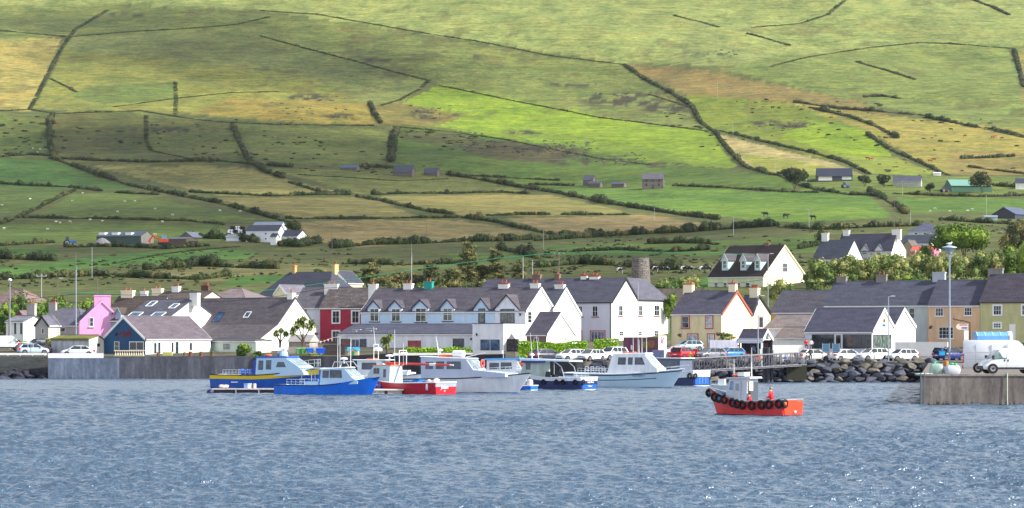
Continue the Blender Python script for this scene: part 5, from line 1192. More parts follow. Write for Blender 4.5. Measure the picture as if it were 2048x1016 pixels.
def boulders(x0, x1, Df, rows, zfun, label, group, size=(1.15,2.0), pick=None):
    for k in range(rows):
        x = XatD(x0, Df(x0))+random.uniform(0, 1); xe = XatD(x1, Df(x1))
        while x < xe:
            px = 1024+x*F/Df(0 if False else x0); w = random.uniform(*size)
            o = bpy.data.objects.new('boulder', random.choice(pick or (RKM if k < rows-1 else RKM[2::8]+RKM))); COL.objects.link(o)
            pxx = 1024+x/Df(x0)*F; D = Df(pxx)
            o.location = (x+w*.5, D-2.9+k*(.78 if rows < 6 else .6)+random.uniform(-.2,.2), zfun(k)+random.uniform(-.12,.12)); o.scale = (w*.62, w*.5, w*random.uniform(.34,.46)*.95); o.rotation_euler = (random.uniform(-.35,.35), random.uniform(-.35,.35), random.uniform(0, 6.3))
            tag(o, label, 'boulder', group); x += w*random.uniform(.8, .95)
boulders(1170, 1862, lambda p: 368.6, 6, lambda k: -.15+k*.52, 'grey boulder in the rock slope between the water and the car park', 'boulders of the car park rock slope')
boulders(1030, 1168, lambda p: float(np.interp(p, [1000,1080,1150], [393,380,369])), 4, lambda k: .1+k*.62, 'grey boulder of the bank behind the navy fishing boat', 'boulders of the bank behind the moored boats', (1.2,2.2))
boulders(-60, 97, lambda p: 402.5, 4, lambda k: -.1+k*.42, 'low dark shore rock below the grassy bank at the left', 'dark shore rocks at the left', (1.3,2.6), RKM[5::8]+RKM[1::8])
# gangway
def gangway():
    DM = paint((92,94,104), .5, .2, 3); a = P(1604, 729, 366.6); b = P(1322, 745, 352); r = thing('gangway', 'long dark steel truss gangway sloping down to the pontoon', 'gangway', a)
    d = b-a; L_ = d.length; n = 26; u = d/L_; side = Vector((-u.y, u.x, 0)).normalized(); Hh = 1.45
    for k, s_ in enumerate((-.75, .75)):
        o = side*s_; m = MB()
        m.tube(o, d+o, .07); m.tube(o+Vector((0,0,Hh)), d+o+Vector((0,0,Hh)), .08)
        for i in range(n+1):
            p = u*(L_*i/n)+o; m.tube(p, p+Vector((0,0,Hh)), .04 if i % 5 else .07, None, 4)
            if i < n:
                q = u*(L_*(i+1)/n)+o
                m.tube(p+Vector((0,0,Hh)), q, .035, None, 4)
                if 16 < i < 24: m.tube(p, q+Vector((0,0,Hh)), .03, None, 4)
        m.build('truss', DM, r)
    m = MB(); e = side*.72; m.hexa([-e+Vector((0,0,-.16)), d-e+Vector((0,0,-.16)), d+e+Vector((0,0,-.16)), e+Vector((0,0,-.16)), -e, d-e, d+e, e]); m.build('deck', paint((150,146,150), .8, .2, 3), r)
gangway()
m = MB(); m.box(-1.2, 0, -2, 1.2, 1.6, .0); o = m.build('abutment', wall_mat((150,150,146), (90,90,90))); o.location = (XatD(1594,365.6), 365.6, 2.15); tag(o, 'pale concrete landing block at the shore end of the gangway', 'concrete block')
# piles and lifebuoy post
for i, (px, D, label) in enumerate([(1529,366.2,'dark mooring pile, leftmost of three by the kiosk'),(1536,366.0,'dark mooring pile, middle of three by the kiosk'),(1543,366.4,'dark mooring pile, rightmost of three by the kiosk')]):
    m = MB(); m.lathe([(.24,-3),(.24,3.0),(.2,3.06)], n=10); o = m.build('mooring_pile', paint((64,64,74), .7, .2)); o.location = (XatD(px, D-1.2), D-1.2, 1.2-(i==2)*.3); tag(o, label, 'pile', 'dark piles beside the gangway')
r = thing('lifebuoy_post', 'white post with a box near the kiosk holding rescue gear', 'post', (XatD(1524,366.5), 366.5, 2.2)); m = MB(); m.box(-.12,-.12,-.4,.12,.12,2.6); m.build('post', TRIMW, r); m = MB(); m.box(-.28,-.2,.7,.28,.18,1.9); m.build('box', WHITE, r)
m = MB(); m.torus((0,0,0), .26, .09, 'y'); o = m.build('lifebuoy', paint((230,96,40), .6), smooth=True); o.location = P(1516, 716, 363.2); tag(o, 'orange lifebuoy hanging on the gangway rail', 'lifebuoy')
# ---------------- boats
RUB = paint((26,28,34), .7, .1, 3); TYRE = paint((30,30,34), .85, .15, 4); GELW = paint((230,235,242), .3, .13, 1.6, (1,1,.2), coat=.3); ALU = paint((196,204,212), .35, 0, metal=.3)
ORG = paint((236,100,36), .5, 0); BWIN = glass_mat((44,62,82)); BWINL = glass_mat((120,136,144))
class Boat: pass
def boat(name, label, px, yw, phi, L, beam, zs, zm, zb, rows, mats, left=False, rake=.9, flare=.25, deckz=None, deckm=None, stern=.86, tt=0, full=.5, cat='boat', anchor='stern'):
    """px: photo column of the stern (waterline); phi degrees between the keel and the picture; left: bow points left and away"""
    D = F*H/(yw-HY); b = Boat(); b.D = D; rz = (math.pi-R(phi)) if left else -R(phi)
    hd = Vector((math.cos(rz), math.sin(rz), 0)); p0 = Vector((XatD(px, D), D, 0))
    if not left: p0 += Vector((0, L*math.sin(R(phi)) if anchor == 'stern' else 0, 0))*.6; p0.x = XatD(px, p0.y)
    b.root = thing(name, label, cat, p0, rz); b.L, b.beam = L, beam
    def sheer(t): return zs*(1-t)*(1-2*t) + zm*4*t*(1-t) + zb*t*(2*t-1) if False else (zs+(zm-zs)*min(1, t/.45) if t < .45 else zm+(zb-zm)*((t-.45)/.55)**1.7)
    def half(t): return beam/2*(stern+(1-stern)*min(1, t/.35) if t < .35 else max(.03, (1-((t-.35)/.65)**(1.6+full*1.6))))
    def X(t, z): return L*t+rake*max(0, t-.5)*2*((z+.3)/(zb+.3))*1.0 - rake - (tt*z if t < .02 else 0)*0
    b.sheer, b.half, b.X = sheer, half, lambda t: X(t, sheer(t))
    N = 16; rings = []
    zf = [(-.45, 0), (-.12, .72)]+[(r_[0], None) for r_ in rows]
    for k in range(N+1):
        t = k/N; sh = sheer(t); hb = half(t); wl = hb*(1-flare*(.25+1.1*t**2)); ring = []
        for (z, f) in zf:
            if f is not None: zz = z; y = wl*f if z > -.3 else .02
            else:
                zz = z if z <= .2 and z != 1.0 else (z if z > 90 else sh*z)
                q = max(0, min(1, zz/sh)); y = wl+(hb-wl)*q**1.2
            ring.append((X(t, zz), y, zz))
        rings.append(ring)
    n = len(zf); m = MB()
    for sgn in (1, -1):
        vs = [(p[0], p[1]*sgn, p[2]) for r_ in rings for p in r_]
        base = len(m.v); m.v.extend(vs)
        for k in range(N):
            for j in range(n-1):
                a = base+k*n+j; m.f.append((a, a+n, a+n+1, a+1)); m.m.append(0 if j < 1 else rows[j-1][1])
        # transom half and stem
    tr = rings[0]
    for j in range(n-1):
        (x0,y0,z0), (x1,y1,z1) = tr[j], tr[j+1]
        m.add([(x0,-y0,z0),(x0,y0,z0),(x1,y1,z1),(x1,-y1,z1)], [(0,1,2,3)], 0 if j < 1 else rows[j-1][1])
        (x0,y0,z0), (x1,y1,z1) = rings[-1][j], rings[-1][j+1]
        m.add([(x0,-y0,z0),(x0,y0,z0),(x1,y1,z1),(x1,-y1,z1)], [(0,1,2,3)], 0 if j < 1 else rows[j-1][1])
    b.hull = m.build('hull', mats, b.root, smooth=35)
    dz = deckz if deckz is not None else .12
    d = MB(); top = [rings[k][-1] for k in range(N+1)]
    lo = [(x, max(.02, y-.1), z-dz) for x, y, z in top]
    for sgn in (1, -1):
        vs = [(x, y*sgn, z) for x, y, z in top]+[(x, max(.01, y-.1)*sgn, z+.002) for x, y, z in top]+[(x, y*sgn, z) for x, y, z in lo]
        d.add(vs, [(i, i+1, N+1+i+1, N+1+i) for i in range(N)]+[(N+1+i, N+1+i+1, 2*(N+1)+i+1, 2*(N+1)+i) for i in range(N)], 0)
    d.add([(x, y, z) for x, y, z in lo]+[(x, -y, z) for x, y, z in lo], [(i, i+1, N+1+i+1, N+1+i) for i in range(N)], 0)
    a, c = top[0], lo[0]; d.box(a[0]-.001, -a[1]+.02, c[2], a[0]+.1, a[1]-.02, a[2])
    d.build('deck', deckm or GELW, b.root)
    r_ = MB()
    for sgn in (1, -1): r_.pipe([(x, y*sgn+.02*sgn, z-.03) for x, y, z in top], .055, 5)
    r_.pipe([(top[0][0]-.02, -top[0][1], top[0][2]-.03), (top[0][0]-.02, top[0][1], top[0][2]-.03)], .055, 5)
    b.rub = r_
    b.side = lambda t, z, out=.02: (X(t, z), -(lambda hb, wl: wl+(hb-wl)*max(0, min(1, z/sheer(t)))**1.2)(half(t), half(t)*(1-flare*(.25+1.1*t**2)))-out, z)
    return b
def rubrail(b, mat=RUB): return b.rub.build('rub_rail', mat, b.root)
def line_on_side(b, t0, t1, zf0, zf1, r_, mat, name='stripe', both=True):
    m = MB()
    for sg in ((1, -1) if both else (1,)):
        pts = []
        for i in range(11):
            t = t0+(t1-t0)*i/10; z = (zf0+(zf1-zf0)*i/10)*b.sheer(t); p = b.side(t, z, .0); pts.append((p[0], p[1]*sg, p[2]))
        m.pipe(pts, r_, 5)
    m.build(name, mat, b.root)
def cabin(b, prof, w0, w1, mat, name='cabin', wins=(), fronts=(), roofm=None, roof_over=.12, roof_t=.08, winm=None, z_ref=None, frontm=None):
    """prof: side outline (x,z) clockwise from lower aft; widths w0 at its lowest and w1 at its highest z"""
    zl = min(p[1] for p in prof); zh = max(p[1] for p in prof); W = lambda z: (w0+(w1-w0)*(z-zl)/(zh-zl))/2
    m = MB(); n = len(prof); v = [(x, -W(z), z) for x, z in prof]+[(x, W(z), z) for x, z in prof]
    m.add(v, [tuple(range(n))[::-1], tuple(range(n, 2*n))]+[(i, (i+1) % n, n+(i+1) % n, n+i) for i in range(n)])
    o = m.build(name, mat, b.root)
    for (x0, z0, x1, z1, *sk) in wins:      # side windows, both sides, optional forward lean
        s0 = sk[0] if sk else 0; s1 = sk[1] if len(sk) > 1 else s0
        for sg in (-1, 1):
            g = MB(); P4 = [(x0, z0), (x1, z0), (x1+s1, z1), (x0+s0, z1)]
            g.hexa([(x, sg*(W(z)-.02), z) for x, z in P4]+[(x, sg*(W(z)+.025), z) for x, z in P4]); g.build('window', winm or BWIN, o)
    for (p, q, y0, y1, a0, a1) in fronts:   # panes on a sloping front between outline points p (low) and q (high)
        def pt(y, a, out):
            x = p[0]+(q[0]-p[0])*a; z = p[1]+(q[1]-p[1])*a; dx, dz = q[0]-p[0], q[1]-p[1]; l = math.hypot(dx, dz); return (x+dz/l*out, y, z-dx/l*out)
        g = MB(); g.hexa([pt(y0,a0,-.02), pt(y1,a0,-.02), pt(y1,a1,-.02), pt(y0,a1,-.02), pt(y0,a0,.03), pt(y1,a0,.03), pt(y1,a1,.03), pt(y0,a1,.03)]); g.build('windscreen', frontm or BWINL, o)
    if roofm:
        tp = sorted([p for p in prof if p[1] > zh-.25]); x0, x1 = tp[0][0]-roof_over, tp[-1][0]+roof_over*1.6; z0, z1 = tp[0][1], tp[-1][1]
        g = MB(); wv = w1/2+roof_over*.6
        g.hexa([(x0,-wv,z0+.003),(x1,-wv*.94,z1+.003),(x1,wv*.94,z1+.003),(x0,wv,z0+.003),(x0+.04,-wv+.08,z0+roof_t),(x1-.1,-wv+.12,z1+roof_t),(x1-.1,wv-.12,z1+roof_t),(x0+.04,wv-.08,z0+roof_t)]); g.build('cabin_roof', roofm, o)
    return o
def rail(b, pts, h_, mat=ALU, posts=6, r_=.022, name='railing'):
    m = MB(); top = [Vector(p)+Vector((0,0,h_)) for p in pts]; m.pipe(top, r_*1.2, 5); m.pipe([Vector(p)+Vector((0,0,h_*.5)) for p in pts], r_, 4)
    for i in range(posts+1):
        t = i/posts*(len(pts)-1); k = min(int(t), len(pts)-2); p = Vector(pts[k]).lerp(Vector(pts[k+1]), t-k); m.tube(p, p+Vector((0,0,h_)), r_, None, 5)
    return m.build(name, mat, b.root)
def mast(b, x, y, z0, z1, mat=TRIMW, name='aerial', r_=.03, dx=0):
    m = MB(); m.tube((x,y,z0), (x+dx,y,z1), r_, r_*.5, 5); return m.build(name, mat, b.root)
def raft(b, x, y, z, mat=TRIMW, r_=.22, l=.8):
    m = MB(); m.tube((x,y,z+r_), (x+l,y,z+r_), r_, None, 10); o = m.build('life_raft', mat, b.root, smooth=50); return o
def radar(b, x, z, w=.5): m = MB(); m.lathe([(w*.5,0),(w*.55,.1),(w*.4,.2),(.02,.24)], (x,0,z), 12); m.box(x-.06,-.06,z-.35,x+.06,.06,z); return m.build('radar', GELW, b.root, smooth=50)
def tyre(b, t, z, r_=.24, out=.12, name='tyre_fender', sg=1, mat=TYRE):
    x, y, zz = b.side(t, z, out); m = MB(); m.torus((x, y*sg, z), r_, r_*.36, 'y', 14, 7); m.tube((x, y*sg+.05*sg, z+r_), (x, y*sg+.12*sg, b.sheer(t)), .015, None, 4); return m.build(name, mat, b.root, smooth=True)
def tyre_stern(b, y, z, r_=.24, hub=None):
    x = b.X(0)-.14; m = MB(); m.torus((x, y, z), r_, r_*.36, 'x', 14, 7); o = m.build('tyre_fender', TYRE, b.root, smooth=True)
    if hub: h_ = MB(); h_.ell((x,y,z), (.1,.15,.15), 8, 5); h_.build('hub', hub, o, smooth=True)
def stern_text(b, s, y, z, size, mat=TRIMW, shear=.25, dx=-.04):
    lettering(s, b.root, (b.X(0)+dx, y, z), (R(90), 0, R(-90)), size, mat, .004, shear)

BL = paint((0,108,222), .32, .14, 1.4, coat=.4); BLD = paint((8,86,184), .32, .16, 1.4, coat=.3); YEL = paint((232,196,30), .4, .05); LBL = paint((176,208,232), .4, .05); NV = paint((14,40,96), .35, .1, .8, coat=.3); RD = paint((196,18,40), .35, .1, .8, coat=.3)
# 1. big blue and yellow boat
b = boat('passenger_boat', 'large blue and yellow passenger boat with white wheelhouse, leftmost moored boat', 460, 777, 27, 11.8, 4.0, 1.5, 1.45, 2.3, [(.1,2),(.68,0),(.93,1),(1.0,1)], [BLD, YEL, NAVY], rake=1.5, deckz=.3, full=.4); rubrail(b)
x = b.X
cabin(b, [(4.2,1.2),(4.2,3.25),(7.8,3.3),(9.5,2.35),(10.2,1.7),(10.2,1.5)], 3.2, 2.7, LBL, 'wheelhouse', wins=[(4.5,2.0,5.1,3.0),(5.45,2.05,6.1,3.05),(6.7,2.3,7.95,2.85,.2,-.3)], fronts=[((9.5,2.35),(7.8,3.3),-1.2,-.45,.12,.88),((9.5,2.35),(7.8,3.3),-.36,.36,.12,.88),((9.5,2.35),(7.8,3.3),.45,1.2,.12,.88)], roofm=BLD, roof_t=.18)
m = MB(); m.box(3.75,-1.3,1.2,4.18,-.2,3.0); m.build('door_screen', paint((30,70,170), .4), b.root)
rail(b, [(0.1,-1.6,1.45),(1.5,-1.65,1.45),(3.6,-1.7,1.42)], .55, posts=7); rail(b, [(0.1,1.6,1.45),(4.3,1.7,1.42)], .55, posts=5); rail(b, [(8.9,-1.3,2.0),(10.4,-.9,2.3),(11.4,-.1,2.4),(10.4,.9,2.3)], .75, posts=6)
for i in range(4): m = MB(); m.box(1.9+i*.45,-.9,1.2,2.25+i*.45,-.4,1.65); m.box(1.9+i*.45,-.9,1.65,1.98+i*.45,-.4,2.1); m.build('seat', BL, b.root)
m = MB(); m.lathe([(.5,0),(.42,.35),(.3,.6)], (6.8,0,3.45), 8); m.tube((6.8,0,4.0),(6.8,0,4.7),.05); m.build('mast_base', LBL, b.root); radar(b, 6.8, 4.15, .7); mast(b, 6.4, .4, 3.4, 5.6); mast(b, 7.3, -.4, 3.4, 5.0)
m = MB(); m.torus((5.3,-.7,3.55),.3,.1,'z'); m.build('lifebuoy', ORG, b.root, smooth=True); raft(b, 5.8, .5, 3.45, paint((150,160,190), .5), .26, .9)
m = MB(); m.box(1.4,-2.03,.62,2.2,-1.7,.72); m.build('name_plate', TRIMW, b.root)
# 2. blue catamaran in front
b = boat('catamaran', 'bright blue work catamaran with grey cabin moored in front of the big passenger boat', 581, 790.5, 22, 9.3, 3.6, 1.0, .95, 1.75, [(.08,1),(.18,0),(1.0,0)], [BL, LBL], rake=1.0, deckz=.1, full=.55, flare=.12, deckm=LBL); rubrail(b, NAVY)
for sg in (1,):     # second bow of the catamaran, set to port of the near one
    m = MB(); rr = []
    for k in range(9):
        t = .62+.38*k/8; hb = .5*(1-((t-.62)/.38)**2.2)+.03; zt_ = b.sheer(t)-.02
        rr.append([(b.X(t)-.35-.5*(1-zz/zt_)*((t-.62)/.38), -.95-hb*(.55+.45*zz/zt_) if s_ < 0 else -.95+hb*(.55+.45*zz/zt_), zz) for zz, s_ in ((-.3,-1),(zt_*.5,-1),(zt_,-1),(zt_,1),(zt_*.5,1),(-.3,1))])
    m.loft(rr); m.build('bow', BL, b.root, smooth=35)
cabin(b, [(3.7,.9),(3.75,2.45),(6.1,2.6),(7.0,1.7),(7.6,1.35),(7.6,1.1)], 2.7, 2.3, LBL, 'cabin', wins=[(3.95,1.65,4.6,2.35),(4.7,1.65,6.0,2.4,0,-.1)], fronts=[((7.0,1.7),(6.1,2.6),-1.1,-.1,.08,.9),((7.0,1.7),(6.1,2.6),.0,1.05,.08,.9)], roofm=GELW)
m = MB(); m.box(1.2,-1.1,2.5,3.9,1.1,2.58)
m.build('canopy', LBL, b.root); m = MB()
for (xx,yy) in ((1.7,-1.05),(3.1,-1.05),(1.7,1.05)): m.tube((xx,yy,.9),(xx,yy,2.5),.03)
m.build('canopy_posts', ALU, b.root)
m = MB(); m.box(3.55,-1.2,.9,3.68,-.2,2.4); m.build('bulkhead', BL, b.root); rail(b, [(.3,-1.4,1.0),(2.2,-1.5,.98)], .5, posts=4); rail(b, [(.3,1.4,1.0),(2.2,1.5,.98)], .5, posts=4)
m = MB(); m.box(2.0,-1.2,.95,3.5,-.3,1.3); m.build('locker', LBL, b.root)
m = MB(); m.pipe([(4.8,-.9,2.6),(5.0,-.85,3.15),(6.2,-.85,3.15),(6.6,-.9,2.65)], .035); m.pipe([(4.8,.9,2.6),(5.0,.85,3.15),(6.2,.85,3.15),(6.6,.9,2.65)], .035); m.build('roof_frame', ALU, b.root); radar(b, 5.6, 3.35, .7)
for (xx, z1) in ((4.9,5.6),(5.15,5.6),(6.3,5.0),(6.1,5.4)): mast(b, xx, random.uniform(-.6,.6), 2.6, z1)
# 3. red fishing boat, transom towards the right
b = boat('fishing_boat', 'bright red fishing boat with grey wheelhouse and white lettering on its transom', 878, 789.5, 41, 10.2, 3.1, 1.22, 1.12, 1.75, [(.06,1),(.14,0),(1.0,0)], [RD, NAVY], left=True, rake=.9, deckz=.45, stern=.95, deckm=paint((150,160,172), .6)); rubrail(b, TRIMW)
stern_text(b, 'Julian', .25, .72, .48); stern_text(b, 'DE', .25, .36, .16)
cabin(b, [(5.6,.7),(5.6,2.75),(7.8,2.7),(8.5,1.9),(8.5,.9)], 1.9, 1.7, paint((190,206,216), .5, .1), 'wheelhouse', wins=[(7.35,1.95,7.75,2.5,0,-.02),(7.0,1.95,7.3,2.5),(6.1,1.6,6.45,2.4)], fronts=[((8.5,1.9),(7.8,2.7),-.7,-.05,.1,.9),((8.5,1.9),(7.8,2.7),.05,.7,.1,.9)], roofm=paint((214,132,50), .6))
m = MB(); m.tube((7.4,-.5,2.95),(-.6,-.9,2.82),.13,.09,8); m.build('boom', paint((226,72,70), .6, .1, 2), b.root); m = MB(); m.tube((1.9,-.78,2.86),(1.2,-.82,2.85),.135,None,8); m.build('boom_band', TRIMW, b.root); m = MB(); m.tube((-.6,-.9,2.82),(-1.0,-.92,2.82),.08,.06,8); m.build('boom_tip', TRIMW, b.root)
for i, (xx, yy, zz, w, h_) in enumerate([(3.2,-.5,.8,.9,.55),(3.2,-.5,1.36,.9,.1),(2.2,-.4,.8,.8,.5),(1.5,-.5,.8,.6,.45),(2.4,.5,.8,.9,.5),(3.4,.6,.8,.9,.5)]):
    m = MB(); m.hexa([(xx-w/2+.05,yy-.28,zz),(xx+w/2-.05,yy-.28,zz),(xx+w/2-.05,yy+.28,zz),(xx-w/2+.05,yy+.28,zz),(xx-w/2,yy-.33,zz+h_),(xx+w/2,yy-.33,zz+h_),(xx+w/2,yy+.33,zz+h_),(xx-w/2,yy+.33,zz+h_)])
    o = m.build('fish_box', paint((36,120,190), .5, .1)); o.matrix_world = Matrix.Translation(b.root.location) @ Matrix.Rotation(b.root.rotation_euler.z, 4, 'Z'); tag(o, 'blue fish box on the deck of the bright red fishing boat', 'fish box', 'blue fish boxes on the red fishing boat')
cl = [(.5+random.uniform(-.4,.4), random.uniform(-.7,.5), 1.15+random.uniform(0,.25), .3, .3, .2, 0) for _ in range(8)]
V, F_, mi = leafcloud(cl, 90, .2, .6, core=.9); o = npmesh('net_heap', V, F_, [paint((232,230,222), .8, .2, 4)], mi=mi); o.matrix_world = Matrix.Translation(b.root.location) @ Matrix.Rotation(b.root.rotation_euler.z, 4, 'Z'); tag(o, 'white heap of net on the stern of the bright red fishing boat', 'net heap')
for (t, c) in ((.1, TRIMW), (.72, BL), (.9, BL)):
    # near side fenders
    p = b.side(t, .7, .12); m = MB(); m.lathe([(.03,-.32),(.11,-.26),(.12,0),(.11,.24),(.03,.32)], (p[0], -p[1], .75), 10); m.build('fender', c, b.root, smooth=50)
mast(b, 5.4, .4, 2.8, 6.2); mast(b, 5.0, -.4, 2.8, 4.9); m = MB(); m.pipe([(4.7,-.5,2.8),(4.7,-.5,4.2),(4.7,.5,4.2),(4.7,.5,2.8)], .04); m.box(4.5,-.45,3.9,4.9,.45,4.0); m.build('gantry', TRIMW, b.root)
# 4. white and grey cruiser
b = boat('cruiser', 'long pale grey cabin cruiser with black side rails behind the red fishing boat', 846, 786, 26, 11.9, 3.7, 1.35, 1.45, 2.0, [(.09,1),(.2,0),(1.0,0)], [GELW, BL], rake=1.7, deckz=.1, full=.6); rubrail(b)
cabin(b, [(.6,1.3),(.4,3.55),(5.4,3.35),(6.3,2.25),(9.8,1.95),(9.8,1.6)], 3.1, 2.5, paint((178,192,214), .45, .06), 'cabin', wins=[(1.0,2.35,1.85,3.05),(2.15,2.35,3.05,3.1),(3.35,2.35,4.95,3.1,0,-.1)], fronts=[((6.3,2.25),(5.4,3.35),-1.15,-.45,.15,.88),((6.3,2.25),(5.4,3.35),-.35,.35,.15,.88),((6.3,2.25),(5.4,3.35),.45,1.15,.15,.88)], roofm=GELW)
line_on_side(b, .0, .42, .18, .18, .05, RUB, 'side_rail'); m = MB()
for t in (.2, .34): a = b.side(t, .28, .03); c = b.side(t, 1.35, .03); m.tube(a, c, .05)
m.build('side_rail', RUB, b.root)
for xx in (6.5, 8.6): m = MB(); m.ell((xx,-1.42 if xx < 7 else -1.32,1.85), (.2,.04,.08), 10, 5); m.build('porthole', DARK, b.root)
rail(b, [(6.5,-1.4,1.9),(8.5,-1.2,2.0),(10.5,-.5,2.15),(10.5,.5,2.15),(8.5,1.2,2.0)], .5, posts=7)
m = MB(); m.box(2.0,-.5,3.55,3.4,.5,3.75); m.build('roof_box', ORG, b.root); raft(b, 3.6, -.3, 3.5, TRIMW, .35, 1.1); radar(b, 1.9, 4.1); m = MB(); m.torus((6.9,-.6,2.9),.34,.1,'x'); m.build('lifebuoy', paint((226,90,80), .6), b.root, smooth=True)
mast(b, 1.6, .3, 3.5, 5.6, dx=-.3); mast(b, 2.0, -.3, 3.5, 5.2, dx=-.3); m = MB(); m.tube((4.6,.2,3.5),(6.8,.1,3.95),.04); m.build('anchor_boom', TRIMW, b.root)
# 5. white boat behind the red one
b = boat('motor_boat', 'white motor boat with overhanging white roof partly hidden behind the red fishing boat', 712, 776, 22, 8.6, 3.0, 1.2, 1.2, 1.7, [(.08,1),(1.0,0)], [GELW, NAVY], rake=1.0); rubrail(b)
cabin(b, [(.8,1.1),(.6,3.0),(3.4,3.0),(4.4,1.9),(6.6,1.7),(6.6,1.4)], 2.4, 2.1, GELW, 'cabin', wins=[(1.2,2.0,3.0,2.75,0,-.1)], fronts=[((4.4,1.9),(3.4,3.0),-.9,.9,.15,.85)], roofm=GELW, roof_over=.45)
m = MB(); m.box(1.5,-.6,3.08,2.4,.6,3.22); m.build('roof_box', ORG, b.root); m = MB(); m.pipe([(2.4,-.6,3.0),(2.4,-.6,4.7),(2.4,.6,4.7),(2.4,.6,3.0)], .04); m.lathe([(.5,0),(.5,.25),(.2,.4)], (2.6,0,4.0), 10); m.build('radar_arch', TRIMW, b.root); mast(b, 2.3, 0, 4.7, 6.6, dx=-.2); radar(b, 4.0, 3.4, .8)
for i in range(5): m = MB(); m.box(5.0+i*.35,-.9,1.6+.05*i,5.25+i*.35,-.3,1.95); m.build('locker', GELW, b.root)
# 6. blue roofed boat
b = boat('blue_roof_boat', 'white cabin boat with light blue roof moored behind the cruiser bow', 968, 775, 16, 6.4, 2.6, 1.1, 1.1, 1.5, [(.08,1),(1.0,0)], [GELW, BL], rake=.9); rubrail(b)
cabin(b, [(.6,1.0),(.6,3.0),(3.9,3.1),(4.6,1.9),(5.2,1.5)], 2.1, 1.9, GELW, 'cabin', wins=[(.9,2.0,2.0,2.7),(2.2,2.0,3.5,2.75,0,-.1)], fronts=[((4.6,1.9),(3.9,3.1),-.8,.8,.15,.85)], roofm=paint((70,150,214), .5), roof_over=.3, roof_t=.16)
m = MB(); m.box(3.6,-.5,2.45,4.9,.5,2.8); m.build('orange_cover', ORG, b.root); mast(b, 2.2, 0, 3.1, 4.6)
# 7. dinghy with covered load
b = boat('dinghy', 'small blue dinghy with white covered tubs between the cruiser bow and the navy boat', 1064, 781, 40, 2.9, 1.4, .55, .5, .75, [(.08,1),(1.0,0)], [BL, TRIMW], left=True, rake=.3, deckz=.1); rubrail(b, TRIMW)
for xx in (.3,1.0,1.7): m = MB(); m.lathe([(.3,0),(.33,.3),(.3,.62),(.15,.7)], (xx-.1,.1,.45), 10); m.build('tub', paint((214,210,214), .6, .1), b.root, smooth=50)
# 8. navy fishing boat
b = boat('fishing_boat', 'navy blue fishing boat with white bulwark, tyre fenders and blue stern', 1166, 780, 38, 8.6, 3.1, 1.35, 1.3, 1.9, [(.09,2),(.72,0),(1.0,1)], [NV, GELW, TRIMW], left=True, rake=.8, deckz=.4, stern=.95, deckm=paint((196,204,214), .5)); rubrail(b, GELW)
stern_text(b, 'Lady Rose', -.2, .82, .26, shear=0); stern_text(b, '* Dingle *', -.1, .42, .2, shear=0)
m = MB(); m.box(b.X(0)-.05,-1.25,.14,b.X(0)-.005,1.25,.58); m.build('stern_panel', paint((20,92,180), .4), b.root)
for t in (.08,.26,.36,.56): tyre(b, t, .82, .22, sg=-1)
tyre_stern(b, 1.2, .85, .22)
cabin(b, [(5.0,.9),(5.0,3.0),(6.9,3.0),(7.4,2.1),(7.5,1.4)], 1.9, 1.8, paint((176,192,186), .6, .15), 'wheelhouse', wins=[(6.2,2.1,6.8,2.8)], roofm=GELW)
m = MB(); m.hexa([(.9,-1.2,2.95),(7.3,-1.2,3.05),(7.3,1.2,3.05),(.9,1.2,2.95),(.9,-1.1,3.1),(7.3,-1.1,3.25),(7.3,1.1,3.25),(.9,1.1,3.1)]); m.build('canopy', paint((206,220,238), .5), b.root)
m = MB(); m.box(4.0,-1.22,2.8,7.2,-1.2,3.02); m.box(4.0,1.2,2.8,7.2,1.22,3.02); m.build('canopy_edge', paint((30,60,140), .5), b.root)
m = MB(); m.pipe([(1.6,-1.1,1.3),(2.0,-1.1,2.4),(2.9,-1.1,3.0)], .04); m.pipe([(1.6,1.1,1.3),(2.0,1.1,2.4),(2.9,1.1,3.0)], .04); m.tube((4.6,-1.1,1.2),(4.6,-1.1,3.0),.03); m.build('canopy_posts', ALU, b.root)
m = MB(); m.lathe([(.25,0),(.3,.4),(.22,.9)], (4.2,.5,1.0), 9); m.box(3.4,-.3,.95,3.9,.3,1.6); m.build('net_hauler', DARK, b.root); m = MB(); m.box(2.2,-.5,.95,2.7,.0,1.35); m.build('fish_tub', paint((110,170,220), .5), b.root)
rail(b, [(.2,-1.3,1.35),(.2,0,1.35),(.2,1.3,1.35)], .35, posts=4); mast(b, 6.1, -.4, 3.2, 5.6, dx=.3); mast(b, 6.4, .3, 3.2, 6.0, dx=.3); radar(b, 6.7, 3.55, .5)
